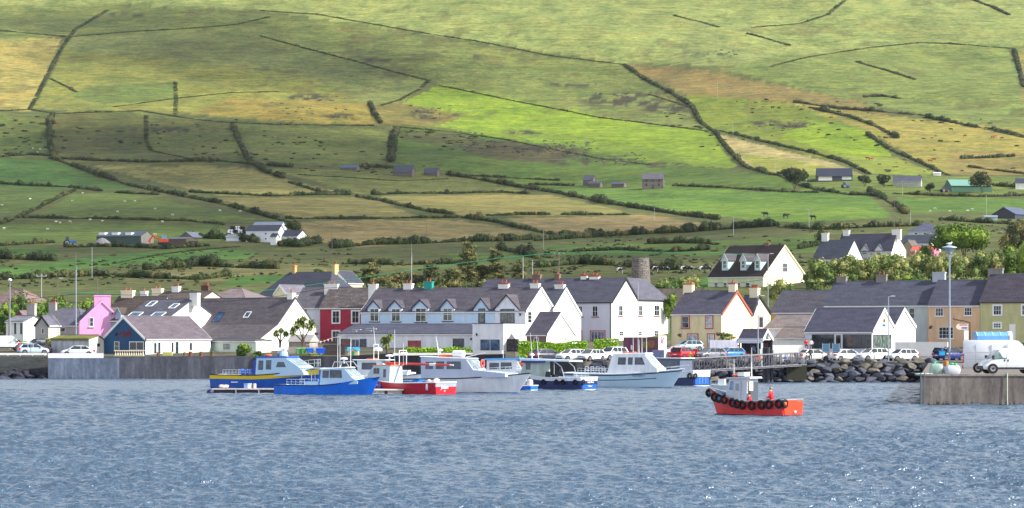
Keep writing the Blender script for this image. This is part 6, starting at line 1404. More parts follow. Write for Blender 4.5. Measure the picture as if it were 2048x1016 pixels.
# 9. white angling boat
b = boat('angling_boat', 'white angling boat with two dark blue stripes, pointing right toward the gangway', 1164, 775, 24, 12.0, 3.6, 1.62, 1.5, 2.1, [(.07,1),(.12,0),(1.0,0)], [paint((176,204,222), .3, .06, .8, coat=.3), NAVY], rake=1.6, deckz=.1, full=.6); rubrail(b, GELW)
line_on_side(b, 0, .995, .86, .89, .06, NAVY); line_on_side(b, 0, .84, .5, .56, .05, NAVY)
p = b.side(.74, 1.1, .02); p2 = b.side(.70, 1.1, .02); lettering('Carol Ryder II', b.root, (p[0]-.5, p[1]-.16, 1.3), (R(90), 0, math.atan2(p[1]-p2[1], p[0]-p2[0])), .24, NAVY)
cabin(b, [(3.5,1.5),(4.1,3.6),(7.8,3.65),(8.9,2.45),(9.4,2.1),(9.4,1.7)], 2.8, 2.3, GELW, 'wheelhouse', wins=[(4.75,2.5,5.7,3.3,.06,-.0),(5.95,2.5,6.5,3.3),(6.75,2.5,7.95,3.3,0,-.35)], fronts=[((8.9,2.45),(7.8,3.65),-1.05,-.15,.1,.85),((8.9,2.45),(7.8,3.65),.0,.95,.1,.85)], roofm=GELW, roof_t=.16)
m = MB(); m.torus((5.3,-.3,3.82),.3,.09,'z'); m.torus((6.2,-.3,3.82),.3,.09,'z'); m.build('lifebuoy', ORG, b.root, smooth=True)
rail(b, [(.1,-1.45,1.6),(1.8,-1.6,1.58),(3.5,-1.65,1.55)], .5, posts=8); rail(b, [(.1,1.45,1.6),(3.5,1.65,1.55)], .5, posts=5); rail(b, [(10.1,-1.1,2.1),(12.6,-.1,2.35),(10.1,1.1,2.1)], .12, posts=4)
for i in range(4): m = MB(); m.pipe([(.6+i*.65,-.5,1.5),(.6+i*.65,-.5,2.25),(.95+i*.65,-.5,2.25),(.95+i*.65,-.5,1.5)], .03); m.box(.6+i*.65,-.7,1.85,.95+i*.65,-.3,1.92); m.build('seat', GELW, b.root)
for (xx, z1, yy) in ((6.3,5.9,-.6),(6.6,5.2,.4),(7.1,6.0,0),(7.4,5.8,.6)): mast(b, xx, yy, 3.8, z1)
for xx in (7.3, 5.0): pass
# 10. blue and white trawler behind
b = boat('small_trawler', 'dark blue boat with white upper stern, tyres and blue transom beneath the gangway', 1394, 772, 44, 7.6, 3.1, 1.75, 1.4, 1.9, [(.07,2),(.6,0),(1.0,1)], [NV, GELW, TRIMW], left=True, rake=.7, deckz=.4, stern=.96); rubrail(b, GELW)
m = MB(); m.box(b.X(0)-.06,-1.2,.16,b.X(0)-.005,1.2,.98); m.build('stern_panel', paint((26,96,190), .4), b.root)
tyre_stern(b, 1.25, 1.15, .26); tyre(b, .06, 1.15, .26, sg=-1, mat=TYRE)
for y in (-.55, 0, .5): m = MB(); m.tube((b.X(0)-.1,y,.3),(b.X(0)-.1,y,1.5),.025); m.build('stern_ladder', ALU, b.root)
cabin(b, [(1.6,1.3),(1.6,3.1),(5.6,3.1),(6.0,1.5)], 2.3, 2.1, paint((90,100,120), .6), 'cabin', wins=[(2.0,2.2,5.2,2.8)], roofm=GELW, roof_over=.3)
# 11. the red boat under way with its crew
REDB = paint((222,54,58), .45, .2, 1.6, coat=.2); RED_LIT = paint((240,62,24), .4, .05, coat=.2)
b = boat('harbour_launch', 'red launch with sunlit orange painted into its transom, tyre fenders and grey wheelhouse motoring with two crew', 1568, 831.5, 42, 6.5, 2.45, 1.16, 1.0, 1.9, [(.06,1),(.14,0),(1.0,0)], [REDB, NAVY], left=True, rake=.75, deckz=.35, stern=.97, deckm=paint((150,170,190), .6), flare=.22); rubrail(b, paint((150,156,160), .6)); LB_ = b
x0 = b.X(0); m = MB(); m.hexa([(x0-.06,-.98,.1),(x0-.004,-.98,.1),(x0-.004,.98,.1),(x0-.06,.98,.1),(x0-.06,-1.17,1.14),(x0-.004,-1.17,1.14),(x0-.004,1.17,1.14),(x0-.06,1.17,1.14)]); m.build('transom', RED_LIT, b.root)  # hull red repeated brighter and more orange: sunlight painted on this face
m = MB(); m.box(x0-.07,-1.16,1.0,x0-.055,-.45,1.13); m.box(x0-.07,.7,1.06,x0-.055,1.16,1.13); m.build('transom_patch', paint((110,112,100), .7), b.root)
for i, t in enumerate((.04,.17,.27,.40,.53,.60,.66,.78,.87,.94)):
    z = min(b.sheer(t)-.14, 1.5)-(0 if t < .8 else .12); p = b.side(t, max(.4, z-.16), .1); rr = .245
    m = MB(); m.torus((p[0], -p[1], z-.16), rr, .095, 'y', 16, 7); m.tube((p[0], -p[1]-.02, z-.16+rr), (p[0], -p[1]-.1, b.sheer(t)), .015, None, 4); m.build('tyre_fender', TYRE, b.root, smooth=True)
tyre_stern(b, 1.05, .86, .24, ORG)
m = MB(); m.torus((b.X(1)+.1, 0, 1.5), .2, .12, 'x'); m.build('bow_fender', TYRE, b.root, smooth=True)
GRY = paint((196,200,210), .5, .08)
cabin(b, [(2.75,.75),(2.72,2.55),(4.3,2.5),(4.55,1.75),(4.6,.9)], 1.35, 1.2, GRY, 'wheelhouse', wins=[(3.95,1.75,4.28,2.35,.0,-.1)], fronts=[((4.55,1.75),(4.3,2.5),-.5,-.04,.1,.9),((4.55,1.75),(4.3,2.5),.04,.5,.1,.9)], roofm=paint((176,184,192), .6), winm=glass_mat((90,130,170)))
m = MB(); m.box(3.25,.66,.8,3.75,.71,2.35); m.box(3.35,.66,1.7,3.65,.73,2.2, 1); o = m.build('door', [paint((206,208,218), .5), paint((150,160,170), .3)], b.root)
m = MB(); m.box(2.66,-.55,.8,2.73,.45,2.3); m.build('doorway', paint((70,80,90), .6), b.root); m = MB(); m.box(2.6,.1,1.7,2.68,.5,2.35); m.build('cream_panel', paint((232,228,190), .6), b.root)
m = MB(); m.hexa([(2.4,-.72,2.56),(4.6,-.7,2.52),(4.6,.7,2.52),(2.4,.72,2.56),(2.45,-.68,2.68),(4.5,-.64,2.62),(4.5,.64,2.62),(2.45,.68,2.68)]); m.build('wheelhouse_roof', GRY, b.root)
m = MB(); m.box(3.2,-.3,2.7,3.8,.3,2.98); m.build('life_raft', TRIMW, b.root); m = MB(); m.torus((4.2,0,2.75),.2,.07,'z'); m.build('lifebuoy', ORG, b.root, smooth=True)
mast(b, 4.2, .2, 2.65, 3.9); mast(b, 2.95, -.2, 2.68, 4.7); mast(b, 2.75, .1, 2.68, 3.7)
m = MB(); m.box(4.65,-.5,1.0,5.5,.5,1.3); m.build('foredeck_hatch', paint((96,140,190), .6), b.root); m = MB(); m.pipe([(5.2,-.3,1.4),(5.5,.2,1.42),(5.3,.4,1.42)], .08); m.build('blue_net', paint((50,110,170), .8), b.root)
line_on_side(b, 0, .98, .3, .34, .035, REDB, 'strake')
m = MB(); m.ell((x0-.12, -.1, .28), (.1,.12,.1), 8, 5); m.build('rudder_fitting', TRIMW, b.root)
# 12. tender behind the launch, pontoons, buoy
b = boat('tender', 'small grey tender just beyond the bow of the red launch', 1432, 779, 20, 2.4, 1.2, .5, .45, .6, [(.08,0),(1.0,0)], [paint((190,204,214), .5)], rake=.4, deckz=.15); rubrail(b, ALU); m = MB(); m.box(.3,-.3,.3,1.0,.3,1.1); m.build('locker', GELW, b.root); m = MB(); m.tube((1.6,0,.5),(2.5,.1,1.2),.03); m.build('oar', TRIMW, b.root)
def pontoon(label, x0, x1, D, zt_, c, clad):
    s = F/D; w = (x1-x0)/s; r = thing('pontoon', label, 'pontoon', (XatD(x0, D), D, 0)); m = MB(); m.box(0,0,zt_-.12,w,1.8,zt_); m.build('deck', c, r); m = MB()
    n = max(2, int(w/2.2))
    for i in range(n): m.box(i*w/n+.15,.1,-.4,(i+1)*w/n-.15,1.7,zt_-.121)
    m.build('floats', clad, r, ); return r
pontoon('long dark pontoon beside the big passenger boat', 424, 562, 291, .5, paint((190,180,184), .8, .2, 3), paint((52,52,62), .8, .3, 2))
pontoon('short white edged pontoon between the catamaran bow and the red boat', 737, 807, 286, .52, TRIMW, paint((206,198,176), .8, .3, 2))
m = MB(); m.ell((0,0,.12), (.34,.34,.34), 14, 9); o = m.build('mooring_buoy', paint((26,34,82), .5), smooth=True); o.location = (XatD(420,290), 290, 0); tag(o, 'round navy buoy at the left end of the long dark pontoon', 'buoy')
for (nm, lab, px, w, h_, c) in [('crate','pale blue crate on the long dark pontoon',491.5,7,9,(110,150,210)),('crate','white crate on the long dark pontoon',499,7,9,(226,226,230)),('drum','beige drum on the long dark pontoon',509,7,9,(206,196,176))]:
    s = F/291.6; m = MB()
    if nm == 'drum': m.lathe([(w/s/2,0),(w/s/2,h_/s),(w/s/2.4,h_/s+.03)], n=12)
    else: m.box(-w/s/2,-.2,0,w/s/2,.2,h_/s); m.box(-w/s/2-.02,-.22,h_/s,w/s/2+.02,.22,h_/s+.05)
    o = m.build(nm, paint(c, .6, .1, 3)); o.location = (XatD(px,291.8), 291.8, .5); tag(o, lab, nm)
cl = [(random.uniform(-.3,.3), random.uniform(-.2,.2), .2, .28, .25, .18, 0) for _ in range(6)]
V, F_, mi = leafcloud(cl, 80, .2, .7, core=.95); o = npmesh('sack', V, F_, [paint((226,216,210), .8, .2, 4)], mi=mi); o.location = (XatD(447,291.8), 291.8, .5); tag(o, 'cream sack at the left end of the long dark pontoon', 'sack')
# ---------------- cars
CARP = {}
def carpaint(c, metal=.0):
    return paint(c, .28, .0, metal=metal, coat=.6, spec=.5)
CG = glass_mat((34,46,54), .05); CGL = glass_mat((110,140,140), .08); RIM = paint((160,162,166), .3, 0, metal=.6); HL = paint((220,226,232), .15, 0); TL = paint((190,22,28), .3, 0); PLASTIC = paint((34,36,40), .6, 0)
TYPES = {  # L, W, H, bonnet z, belt z, greenhouse xr0,xr1,xf1,xf0 as fraction of L from rear
 'hatch': (4.25,1.74,1.47,.92,.95,.03,.14,.60,.78), 'saloon': (4.6,1.80,1.44,.93,.95,.12,.27,.62,.78), 'suv': (4.65,1.88,1.70,1.08,1.10,.03,.11,.60,.76), 'estate': (4.6,1.80,1.50,.93,.96,.02,.10,.62,.78), 'mpv': (4.4,1.80,1.66,1.02,1.02,.02,.09,.66,.86), 'cross': (4.45,1.80,1.58,1.0,1.03,.03,.14,.60,.77)}
def solveD(px, y):
    D = np.arange(366, 470, .5); z = TZ(np.full_like(D, px), D); yy = HY-(z-H)*F/D; return float(D[int(np.argmin(np.abs(yy-y)))])
def wheel(root, x, y, r, w=.2):
    s = 1 if y > 0 else -1; m = MB(); m.loft([[(x+rr*math.cos(a), y+s*o, r+rr*math.sin(a)) for a in np.linspace(0, 2*math.pi, 17)[:-1]] for rr, o in ((r*.93,-w/2),(r,-w/2+.03),(r,w/2-.03),(r*.9,w/2),(r*.66,w/2-.01))])
    wh = m.build('wheel', TYRE, root, smooth=35); g = MB(); g.loft([[(x+rr*math.cos(a), y+s*o, r+rr*math.sin(a)) for a in np.linspace(0, 2*math.pi, 13)[:-1]] for rr, o in ((r*.66,w/2-.03),(r*.64,w/2+.005),(r*.2,w/2-.02))])
    for k in range(5): a = k*2*math.pi/5; g.box(x+math.cos(a)*r*.3-.03, y+s*(w/2-.02), r+math.sin(a)*r*.3-.03, x+math.cos(a)*r*.3+.03, y+s*(w/2+.012), r+math.sin(a)*r*.3+.03)
    g.build('rim', RIM, wh, smooth=35)
def car(name, label, typ, col, px, y, head, phi, group='cars parked around the quay', D=None, z=None, roofbox=False, darkfront=False, clr_glass=None, scale=1.0):
    L, W, Hh, bz, belt, r0, r1, f1, f0 = TYPES[typ]; D = D or solveD(px, y); zz = TZi(px, D)+.035 if z is None else z
    rz = math.pi+R(phi) if head == 'FL' else (R(phi) if head == 'RL' else (-R(phi) if head == 'FR' else math.pi-R(phi)))
    r = thing(name, label, 'car' , (XatD(px, D), D, zz), rz, group); r.scale = (scale,)*3
    P_ = carpaint(col); h = W/2; m = MB(); rings = []
    st = [(0,.80,.42,.62),(.015,.90,.30,.80),(.05,.97,.24,belt*.97),(r0+.06,1.0,.22,belt),(.5,1.0,.2,belt),(f0-.04,1.0,.22,belt*.99),(f0+.03,.98,.22,bz),(.93,.93,.24,bz*.86),(.98,.84,.28,bz*.72),(1.0,.74,.36,bz*.58)]
    if typ == 'saloon': st[2] = (.05,.96,.24,belt*.98); st.insert(3, (.11,.99,.22,belt*1.0))
    for (t, wf, z0, z1) in st:
        w = h*wf; x = (t-.5)*L
        rings.append([(x,-w*.9,z0),(x,-w,z0+.14),(x,-w*1.0,z0+(z1-z0)*.6),(x,-w*.96,z1-.07),(x,-w*.84,z1),(x,w*.84,z1),(x,w*.96,z1-.07),(x,w,z0+(z1-z0)*.6),(x,w,z0+.14),(x,w*.9,z0)])
    m.loft(rings); body = m.build('body', P_, r, smooth=50)
    # greenhouse glass and painted roof
    xs = [(v-.5)*L for v in (r0,r1,f1,f0)]; zb_, zr = belt-.03, Hh-.05; wb, wt = h*.93, h*.74; g = MB()
    xm = (xs[1]+xs[2])/2
    g.add([(xs[0],-wb*.94,zb_),(xs[3],-wb*.94,zb_-.02),(xs[3],wb*.94,zb_-.02),(xs[0],wb*.94,zb_),(xs[1],-wt*.95,zr),(xs[2],-wt,zr),(xs[2],wt,zr),(xs[1],wt*.95,zr)], [(0,1,5,4),(1,2,6,5),(2,3,7,6),(3,0,4,7),(4,5,6,7)])
    g.build('windows', clr_glass or CG, r)
    g = MB(); g.loft([[(xs[1]-.08,-wt*.8,zr-.03),(xs[1]-.08,0,zr),(xs[1]-.08,wt*.8,zr-.03)]+[(xs[1]-.08,wt*.8,zr-.06),(xs[1]-.08,-wt*.8,zr-.06)], [(xs[1]+.15,-wt,zr-.01),(xs[1]+.15,0,zr+.06),(xs[1]+.15,wt,zr-.01),(xs[1]+.15,wt,zr-.05),(xs[1]+.15,-wt,zr-.05)], [(xm,-wt,zr+.01),(xm,0,zr+.08),(xm,wt,zr+.01),(xm,wt,zr-.04),(xm,-wt,zr-.04)], [(xs[2],-wt,zr-.01),(xs[2],0,zr+.04),(xs[2],wt,zr-.01),(xs[2],wt,zr-.05),(xs[2],-wt,zr-.05)]])
    g.build('roof', P_, r, smooth=50); g = MB()
    for sg in (-1, 1):
        for (a, za, b_, zb2, wd) in ((xs[0],zb_,xs[1],zr,.09),(xs[3],zb_,xs[2],zr,.06)):
            g = MB(); g.hexa([(a-wd,sg*(wb*.93),za),(a+wd,sg*(wb*.93),za),(a+wd,sg*(wb*.95+.02),za),(a-wd,sg*(wb*.95+.02),za),(b_-wd,sg*(wt*.94),zb2),(b_+wd,sg*(wt*.94),zb2),(b_+wd,sg*(wt+.015),zb2),(b_-wd,sg*(wt+.015),zb2)]); g.build('pillar', P_, r)
        for t in (.36, .58) if typ != 'saloon' else (.44,):
            xx = xs[0]+(xs[3]-xs[0])*t; g = MB(); g.hexa([(xx-.03,sg*wb*.92,zb_),(xx+.03,sg*wb*.92,zb_),(xx+.03,sg*(wb*.95+.012),zb_),(xx-.03,sg*(wb*.95+.012),zb_),(xx-.03,sg*wt*.95,zr),(xx+.03,sg*wt*.95,zr),(xx+.03,sg*(wt+.012),zr),(xx-.03,sg*(wt+.012),zr)]); g.build('pillar', P_, r)
    wr = .33 if typ in ('suv','mpv','cross') else .31
    for x in (-.31*L, .32*L):
        for sg in (-1, 1):
            a = MB(); a.loft([[(x+(wr+.07)*math.cos(q), sg*o, wr+(wr+.07)*math.sin(q)) for q in np.linspace(0, 2*math.pi, 17)[:-1]] for o in (h*.7, h+.004)]); a.build('wheel_arch', PLASTIC, r)
            wheel(r, x, sg*(h-.09), wr)
    for sg in (-1, 1):
        a = MB(); a.hexa([(.455*L,sg*h*.55,bz*.62),(.49*L,sg*h*.5,bz*.6),(.452*L,sg*h*.9,bz*.66),(.40*L,sg*h*.93,bz*.68),(.44*L,sg*h*.55,bz*.80),(.475*L,sg*h*.5,bz*.74),(.44*L,sg*h*.88,bz*.80),(.39*L,sg*h*.93,bz*.84)]); a.build('headlight', HL, r)
        a = MB(); a.box(-.5*L-.002,sg*h*.52,belt*.66,-.44*L,sg*h*.965,belt*.9); a.build('tail_light', TL, r)
        a = MB(); a.box(xs[3]-.35,sg*(h+.0),belt-.02,xs[3]-.2,sg*(h+.17),belt+.12); a.build('wing_mirror', P_, r)
        for xx in (-.06*L, .12*L): a = MB(); a.box(xx,sg*(h-.005),belt-.2,xx+.16,sg*(h+.02),belt-.165); a.build('door_handle', PLASTIC, r)
    a = MB(); a.box(.492*L,-h*.42,bz*.5,.503*L,h*.42,bz*.66); a.box(.47*L,-h*.6,.26,.498*L,h*.6,.4); a.build('grille', PLASTIC, r)
    a = MB(); a.box(.50*L,-.26,.42,.508*L,.26,.53); a.build('number_plate', HL, r); a = MB(); a.box(-.506*L,-.26,.56,-.495*L,.26,.67); a.build('number_plate', HL, r)
    if roofbox: a = MB(); a.loft([[(x,-w,Hh+.06),(x,-w,Hh+.06+z_),(x,w,Hh+.06+z_),(x,w,Hh+.06)] for x,w,z_ in ((-1.2,.3,.15),(-.9,.38,.3),(.5,.38,.32),(1.0,.2,.12))]); a.build('roof_box', paint((120,124,134), .4, 0), r)
    return r
WC = (236,238,240); SV = (196,200,204)
car('parked_car','dark grey saloon with red tail lights, leftmost car in front of the tall lime hedge','saloon',(64,66,84),1091,721,'RL',38)
car('parked_car','white hatchback facing left beside the dark grey saloon','hatch',WC,1143,722,'FL',40)
car('parked_car','silver white hatchback with pale grille right of the white hatchback','hatch',(222,226,230),1182,722.5,'FL',52)
car('parked_car','large white sport utility car with twin dark grille behind the angling boat','suv',WC,1224,721,'FL',48)
car('parked_car','dark blue car half hidden behind the burgundy advertising trailer','hatch',(40,48,90),1238,706,'FL',30, D=397)
car('parked_car','pale blue hatchback parked close to the yellow house front','hatch',(150,186,204),1377,702,'FL',28)
car('parked_car','white car mostly hidden behind the red hatchback and the pale sign board','hatch',(206,216,224),1347,710,'FL',20, D=395)
car('parked_car','red hatchback seen from behind left of the grey saloon','cross',(190,24,52),1368,719,'RL',55)
car('parked_car','dark grey hatchback facing left between the red and the turquoise cars','hatch',(120,122,134),1421,719,'FL',38)
car('parked_car','turquoise blue hatchback in front of the information kiosk','hatch',(20,120,186),1459,718,'FL',36)
car('parked_car','pearl silver saloon seen from behind near the top of the gangway','saloon',(206,206,200),1625,722,'RL',30)
car('parked_car','white saloon with red tail lights right of the blue information boards','saloon',WC,1692,722,'RL',30)
car('parked_car','white crossover with black grille in front of the shop window','cross',WC,1745,722,'FL',32)
car('parked_car','silver hatchback, last car before the street lamp on the rock edge','hatch',(214,218,222),1804,722,'FL',30)
car('parked_car','black saloon behind the white wall near the shop wing','saloon',(34,36,44),1853,700,'RL',12, D=421)
car('parked_car','dark blue people carrier with a person unloading behind it','mpv',(30,44,110),1898,721,'RL',36)
car('parked_car','dark car cut off by the right edge behind the pale blue trailer','suv',(60,62,74),2047,706,'FL',15, D=408)
car('parked_car','white hatchback seen from behind at the left car park','hatch',WC,54,706,'RL',82, D=417)
car('parked_car','dark estate car with a grey roof box at the left car park','estate',(70,40,48),83,705,'RL',80, D=414, roofbox=True)
car('parked_car','pale blue silver hatchback behind the white rail at the left shore','hatch',(176,196,216),66,716,'RL',22, D=410)
car('parked_car','dark blue car beyond the estate car with the roof box','suv',(60,76,110),74,700,'FL',10, D=428)
car('parked_car','silver saloon whose roof just shows above the white quay parapet','saloon',(200,206,214),155,716,'FL',12, D=402)
# vans
def van(name, label, px, y, D, L, W, Hh, head, phi, longv):
    zz = H+(HY-y)*D/F; rz = -R(phi) if head == 'FR' else (math.pi+R(phi) if head == 'FL' else R(phi)); r = thing(name, label, 'van', (XatD(px, D), D, zz), rz, 'vans on the quays'); P_ = paint((226,230,236), .3, .04, 1, coat=.4); h = W/2; m = MB()
    if longv: st = [(0,.97,.35,Hh-.06),(.01,1,.3,Hh-.01),(.3,1,.28,Hh),(.66,1,.28,Hh),(.74,1,.28,Hh-.08),(.80,1,.28,Hh*.84),(.87,.99,.28,Hh*.58),(.91,.97,.28,Hh*.47),(.97,.9,.3,Hh*.40),(1.0,.8,.34,Hh*.28)]
    else: st = [(0,.97,.33,Hh-.06),(.01,1,.28,Hh-.01),(.4,1,.26,Hh),(.66,1,.26,Hh-.02),(.70,.99,.26,Hh*.95),(.78,.99,.26,Hh*.78),(.87,.98,.26,Hh*.56),(.93,.93,.28,Hh*.48),(.98,.86,.3,Hh*.40),(1.0,.76,.34,Hh*.30)]
    rings = []
    for (t, wf, z0, z1) in st:
        w = h*wf; x = (t-.5)*L; rings.append([(x,-w*.94,z0),(x,-w,z0+.12),(x,-w,z0+(z1-z0)*.5),(x,-w*.95,z1-.14),(x,-w*.86,z1),(x,w*.86,z1),(x,w*.95,z1-.14),(x,w,z0+(z1-z0)*.5),(x,w,z0+.12),(x,w*.94,z0)])
    m.loft(rings); m.build('body', P_, r, smooth=50)
    for sg in (-1, 1):
        g = MB(); zt_ = Hh*.86 if not longv else Hh*.76; zb_ = Hh*.56 if not longv else Hh*.50; xa, xb = (.60-.5)*L, (.83-.5)*L; k = lambda z: h*(1.006-.1*max(0, (z-Hh*.5)/(Hh*.45)))
        q = [(xa,zb_),(xb+.05*L*.2,zb_),(xa+(xb-xa)*.62,zt_),(xa,zt_)]; g.add([(x, sg*(k(z)-.03), z) for x, z in q]+[(x, sg*(k(z)+.012), z) for x, z in q], [(0,1,2,3),(4,5,6,7),(0,1,5,4),(1,2,6,5),(2,3,7,6),(3,0,4,7)]); g.build('window', CGL if not longv else CG, r)
        g = MB(); g.box(xb-.05,sg*(h+.02),zb_+.02,xb+.1,sg*(h+.26),zb_+.3); g.build('wing_mirror', PLASTIC, r)
        for xx in ((xa-.12),(xa+.16)): g = MB(); g.box(xx-.05,sg*(h-.01),Hh*.47,xx+.05,sg*(h+.03),Hh*.55); g.build('door_handle', PLASTIC, r)
        g = MB(); g.box(xa-.02,sg*(h-.004),.32,xa-.005,sg*(h+.006),Hh*.9); g.build('door_seam', PLASTIC, r); g = MB(); g.box(-.30*L,sg*(h-.01),.3,.3*L,sg*(h+.02),.45); g.build('side_trim', PLASTIC, r)
        g = MB(); g.box(-.503*L,sg*h*.78,.75,-.485*L,sg*h*1.0,1.5); g.build('tail_light', TL, r)
        g = MB(); g.hexa([(.43*L,sg*h*.6,Hh*.40),(.475*L,sg*h*.55,Hh*.36),(.46*L,sg*h*.86,Hh*.36),(.40*L,sg*h*.97,Hh*.42),(.40*L,sg*h*.6,Hh*.5),(.45*L,sg*h*.55,Hh*.43),(.44*L,sg*h*.86,Hh*.44),(.375*L,sg*h*.96,Hh*.5)]); g.build('headlight', HL, r)
        for x in (-.30*L, .33*L):
            a = MB(); a.loft([[(x+.42*math.cos(q), sg*o, .34+.42*math.sin(q)) for q in np.linspace(0, 2*math.pi, 17)[:-1]] for o in (h*.7, h+.004)]); a.build('wheel_arch', PLASTIC, r); wheel(r, x, sg*(h-.1), .35, .24)
    for sg in (-1, 1):
        for xx in ((-.33,-.12,.08) if longv else (-.2,)): g = MB(); g.box(xx*L-.012,sg*(h-.03),.45,xx*L+.012,sg*(h+.006),Hh*.86); g.build('panel_seam', paint((150,154,162), .5, 0), r)
        for zz_ in ((Hh*.40,Hh*.62) if longv else (Hh*.45,)): g = MB(); g.box(-.46*L,sg*(h-.03),zz_-.012,.1*L,sg*(h+.008),zz_+.012); g.build('panel_crease', paint((170,174,182), .5, 0), r)
    g = MB(); a, b_ = ((.805,.87) if longv else (.715,.865)); za, zb2 = (Hh*.83, Hh*.59) if longv else (Hh*.925, Hh*.585)
    g.hexa([((b_-.5)*L+.03,-h*.75,zb2),((b_-.5)*L+.03,h*.75,zb2),((b_-.5)*L-.1,h*.75,zb2),((b_-.5)*L-.1,-h*.75,zb2),((a-.5)*L+.06,-h*.7,za),((a-.5)*L+.06,h*.7,za),((a-.5)*L-.1,h*.7,za),((a-.5)*L-.1,-h*.7,za)]); g.build('windscreen', CG, r)
    g = MB(); g.box(.47*L,-h*.82,.26,.505*L,h*.82,.56); g.build('bumper', PLASTIC, r); g = MB(); g.box(-.512*L,-h*.9,.3,-.49*L,h*.9,.56); g.build('bumper', PLASTIC, r)
    return r
van('parked_van','large high roofed white van seen from its left flank behind the smaller van',2001,744,246,6.0,2.05,2.62,'FR',10,True)
van('parked_van','smaller white van facing left at the right edge of the pier',2019,745.5,241.2,4.9,1.9,1.97,'FL',6,False)
van('parked_van','silver van cut off by the left edge of the car park',10,700,422,5.0,1.9,2.0,'RL',20,False)
# ---------------- poles, lamps, wires
GALV = paint((150,160,172), .45, .1, 3, metal=.2); WOODP = paint((120,108,98), .85, .2, 3); PALEP = paint((168,172,172), .5, .1)
def pole(name, label, px, yt, yb, D=None, r_=.09, mat=GALV, head=None, cat='pole', group=None, buried=1):
    if D is None: p = hill(px, yb); D = p.y
    s = F/D; zb = H+(HY-yb)/s; hh = (yb-yt)/s; r = thing(name, label, cat, (XatD(px, D), D, zb), 0, group)
    m = MB(); m.tube((0,0,-buried), (0,0,hh), r_, r_*.6, 8); m.build('pole', mat, r, smooth=50)
    if head == 'lamp': m = MB(); m.tube((0,0,hh-.05),(.35,0,hh+.05),.04); m.hexa([(.3,-.12,hh),(.85,-.1,hh+.02),(.85,.1,hh+.02),(.3,.12,hh),(.3,-.1,hh+.12),(.85,-.06,hh+.1),(.85,.06,hh+.1),(.3,.1,hh+.12)]); m.build('lamp_head', PALEP, r)
    if head == 'bulb': m = MB(); m.lathe([(.06,0),(.28,.12),(.3,.3),(.1,.45)], (0,0,hh), 10); m.build('lamp_head', paint((226,232,236), .4, 0), r, smooth=50)
    if head == 'cross':
        m = MB(); m.box(-.9,-.06,hh-.35,.9,.06,hh-.22); m.build('crossarm', mat, r)
        for x in (-.8, 0, .8): m = MB(); m.lathe([(.07,0),(.09,.12),(.04,.2)], (x,0,hh-.22), 6); m.build('insulator', PALEP, r)
    if head == 'aerial': m = MB(); m.tube((0,0,hh),(0,0,hh+2.6),.025,.01,5); m.tube((.12,0,hh-.8),(.12,0,hh+.6),.02); m.build('aerial', mat, r)
    return r
for a in [(1899,490,747,258,.14,GALV,'tall','tall galvanised street lamp on the pier with a gull perched on its round head'),]:
    r = pole('street_lamp', a[7], 1899, 497, 745, 246, .1, GALV, None, 'street lamp'); hh = (745-497)*246/F
    m = MB(); m.pipe([(0,0,hh-1.2),(-.32,0,hh-.1),(-.3,0,hh+.05)], .035); m.pipe([(0,0,hh-1.2),(.32,0,hh-.1),(.3,0,hh+.05)], .035); m.lathe([(.08,-.5),(.16,-.45),(.3,.0)], (0,0,hh), 10); m.build('lamp_bracket', GALV, r)
    m = MB(); m.lathe([(.3,0),(.62,.05),(.6,.12),(.1,.26)], (0,0,hh), 16); m.build('lamp_hood', paint((150,170,180), .4, 0), r, smooth=40)
    m = MB(); m.ell((0,0,.14),(.2,.09,.09),9,6); m.ell((.17,0,.25),(.06,.05,.06),7,5); m.tube((.2,0,.25),(.28,0,.235),.02,.005,5); m.tube((-.12,0,.15),(-.3,0,.12),.05,.01,5); m.tube((0,.03,.0),(0,.03,.08),.01); m.tube((0,-.03,.0),(0,-.03,.08),.01)
    o = m.build('seagull', paint((230,232,234), .7, 0), smooth=50); o.location = (r.location.x, r.location.y, r.location.z+hh+.26); tag(o, 'white gull standing on top of the tall street lamp', 'gull')
SLG_ = 'slim street lamps along the village'
for (px, yt, yb, D, lab) in [(1777,593,724,376,'slim street lamp on the rock edge between two silver and white cars'),(1516,592,712,384,'slim street lamp in front of the kiosk'),(1536,508,650,452,'tall grey lamp post right of the yellow house gable'),(20,563,700,432,'lamp post with white head at the far left edge'),(115,557,668,440,'brown lamp post in front of the grey bungalow')]:
    pole('street_lamp', lab, px, yt, yb, D, .09, WOODP if px in (115,) else GALV, 'bulb' if px < 30 else 'lamp', 'street lamp', SLG_)
pole('flagpole','thin tall pole in front of the burgundy advertising trailer',1276,562,716,390,.06,PALEP,None,'flagpole'); pole('mast','tall steel aerial mast at the left behind the roofless shed',152,540,690,436,.13,GALV,'aerial','mast')
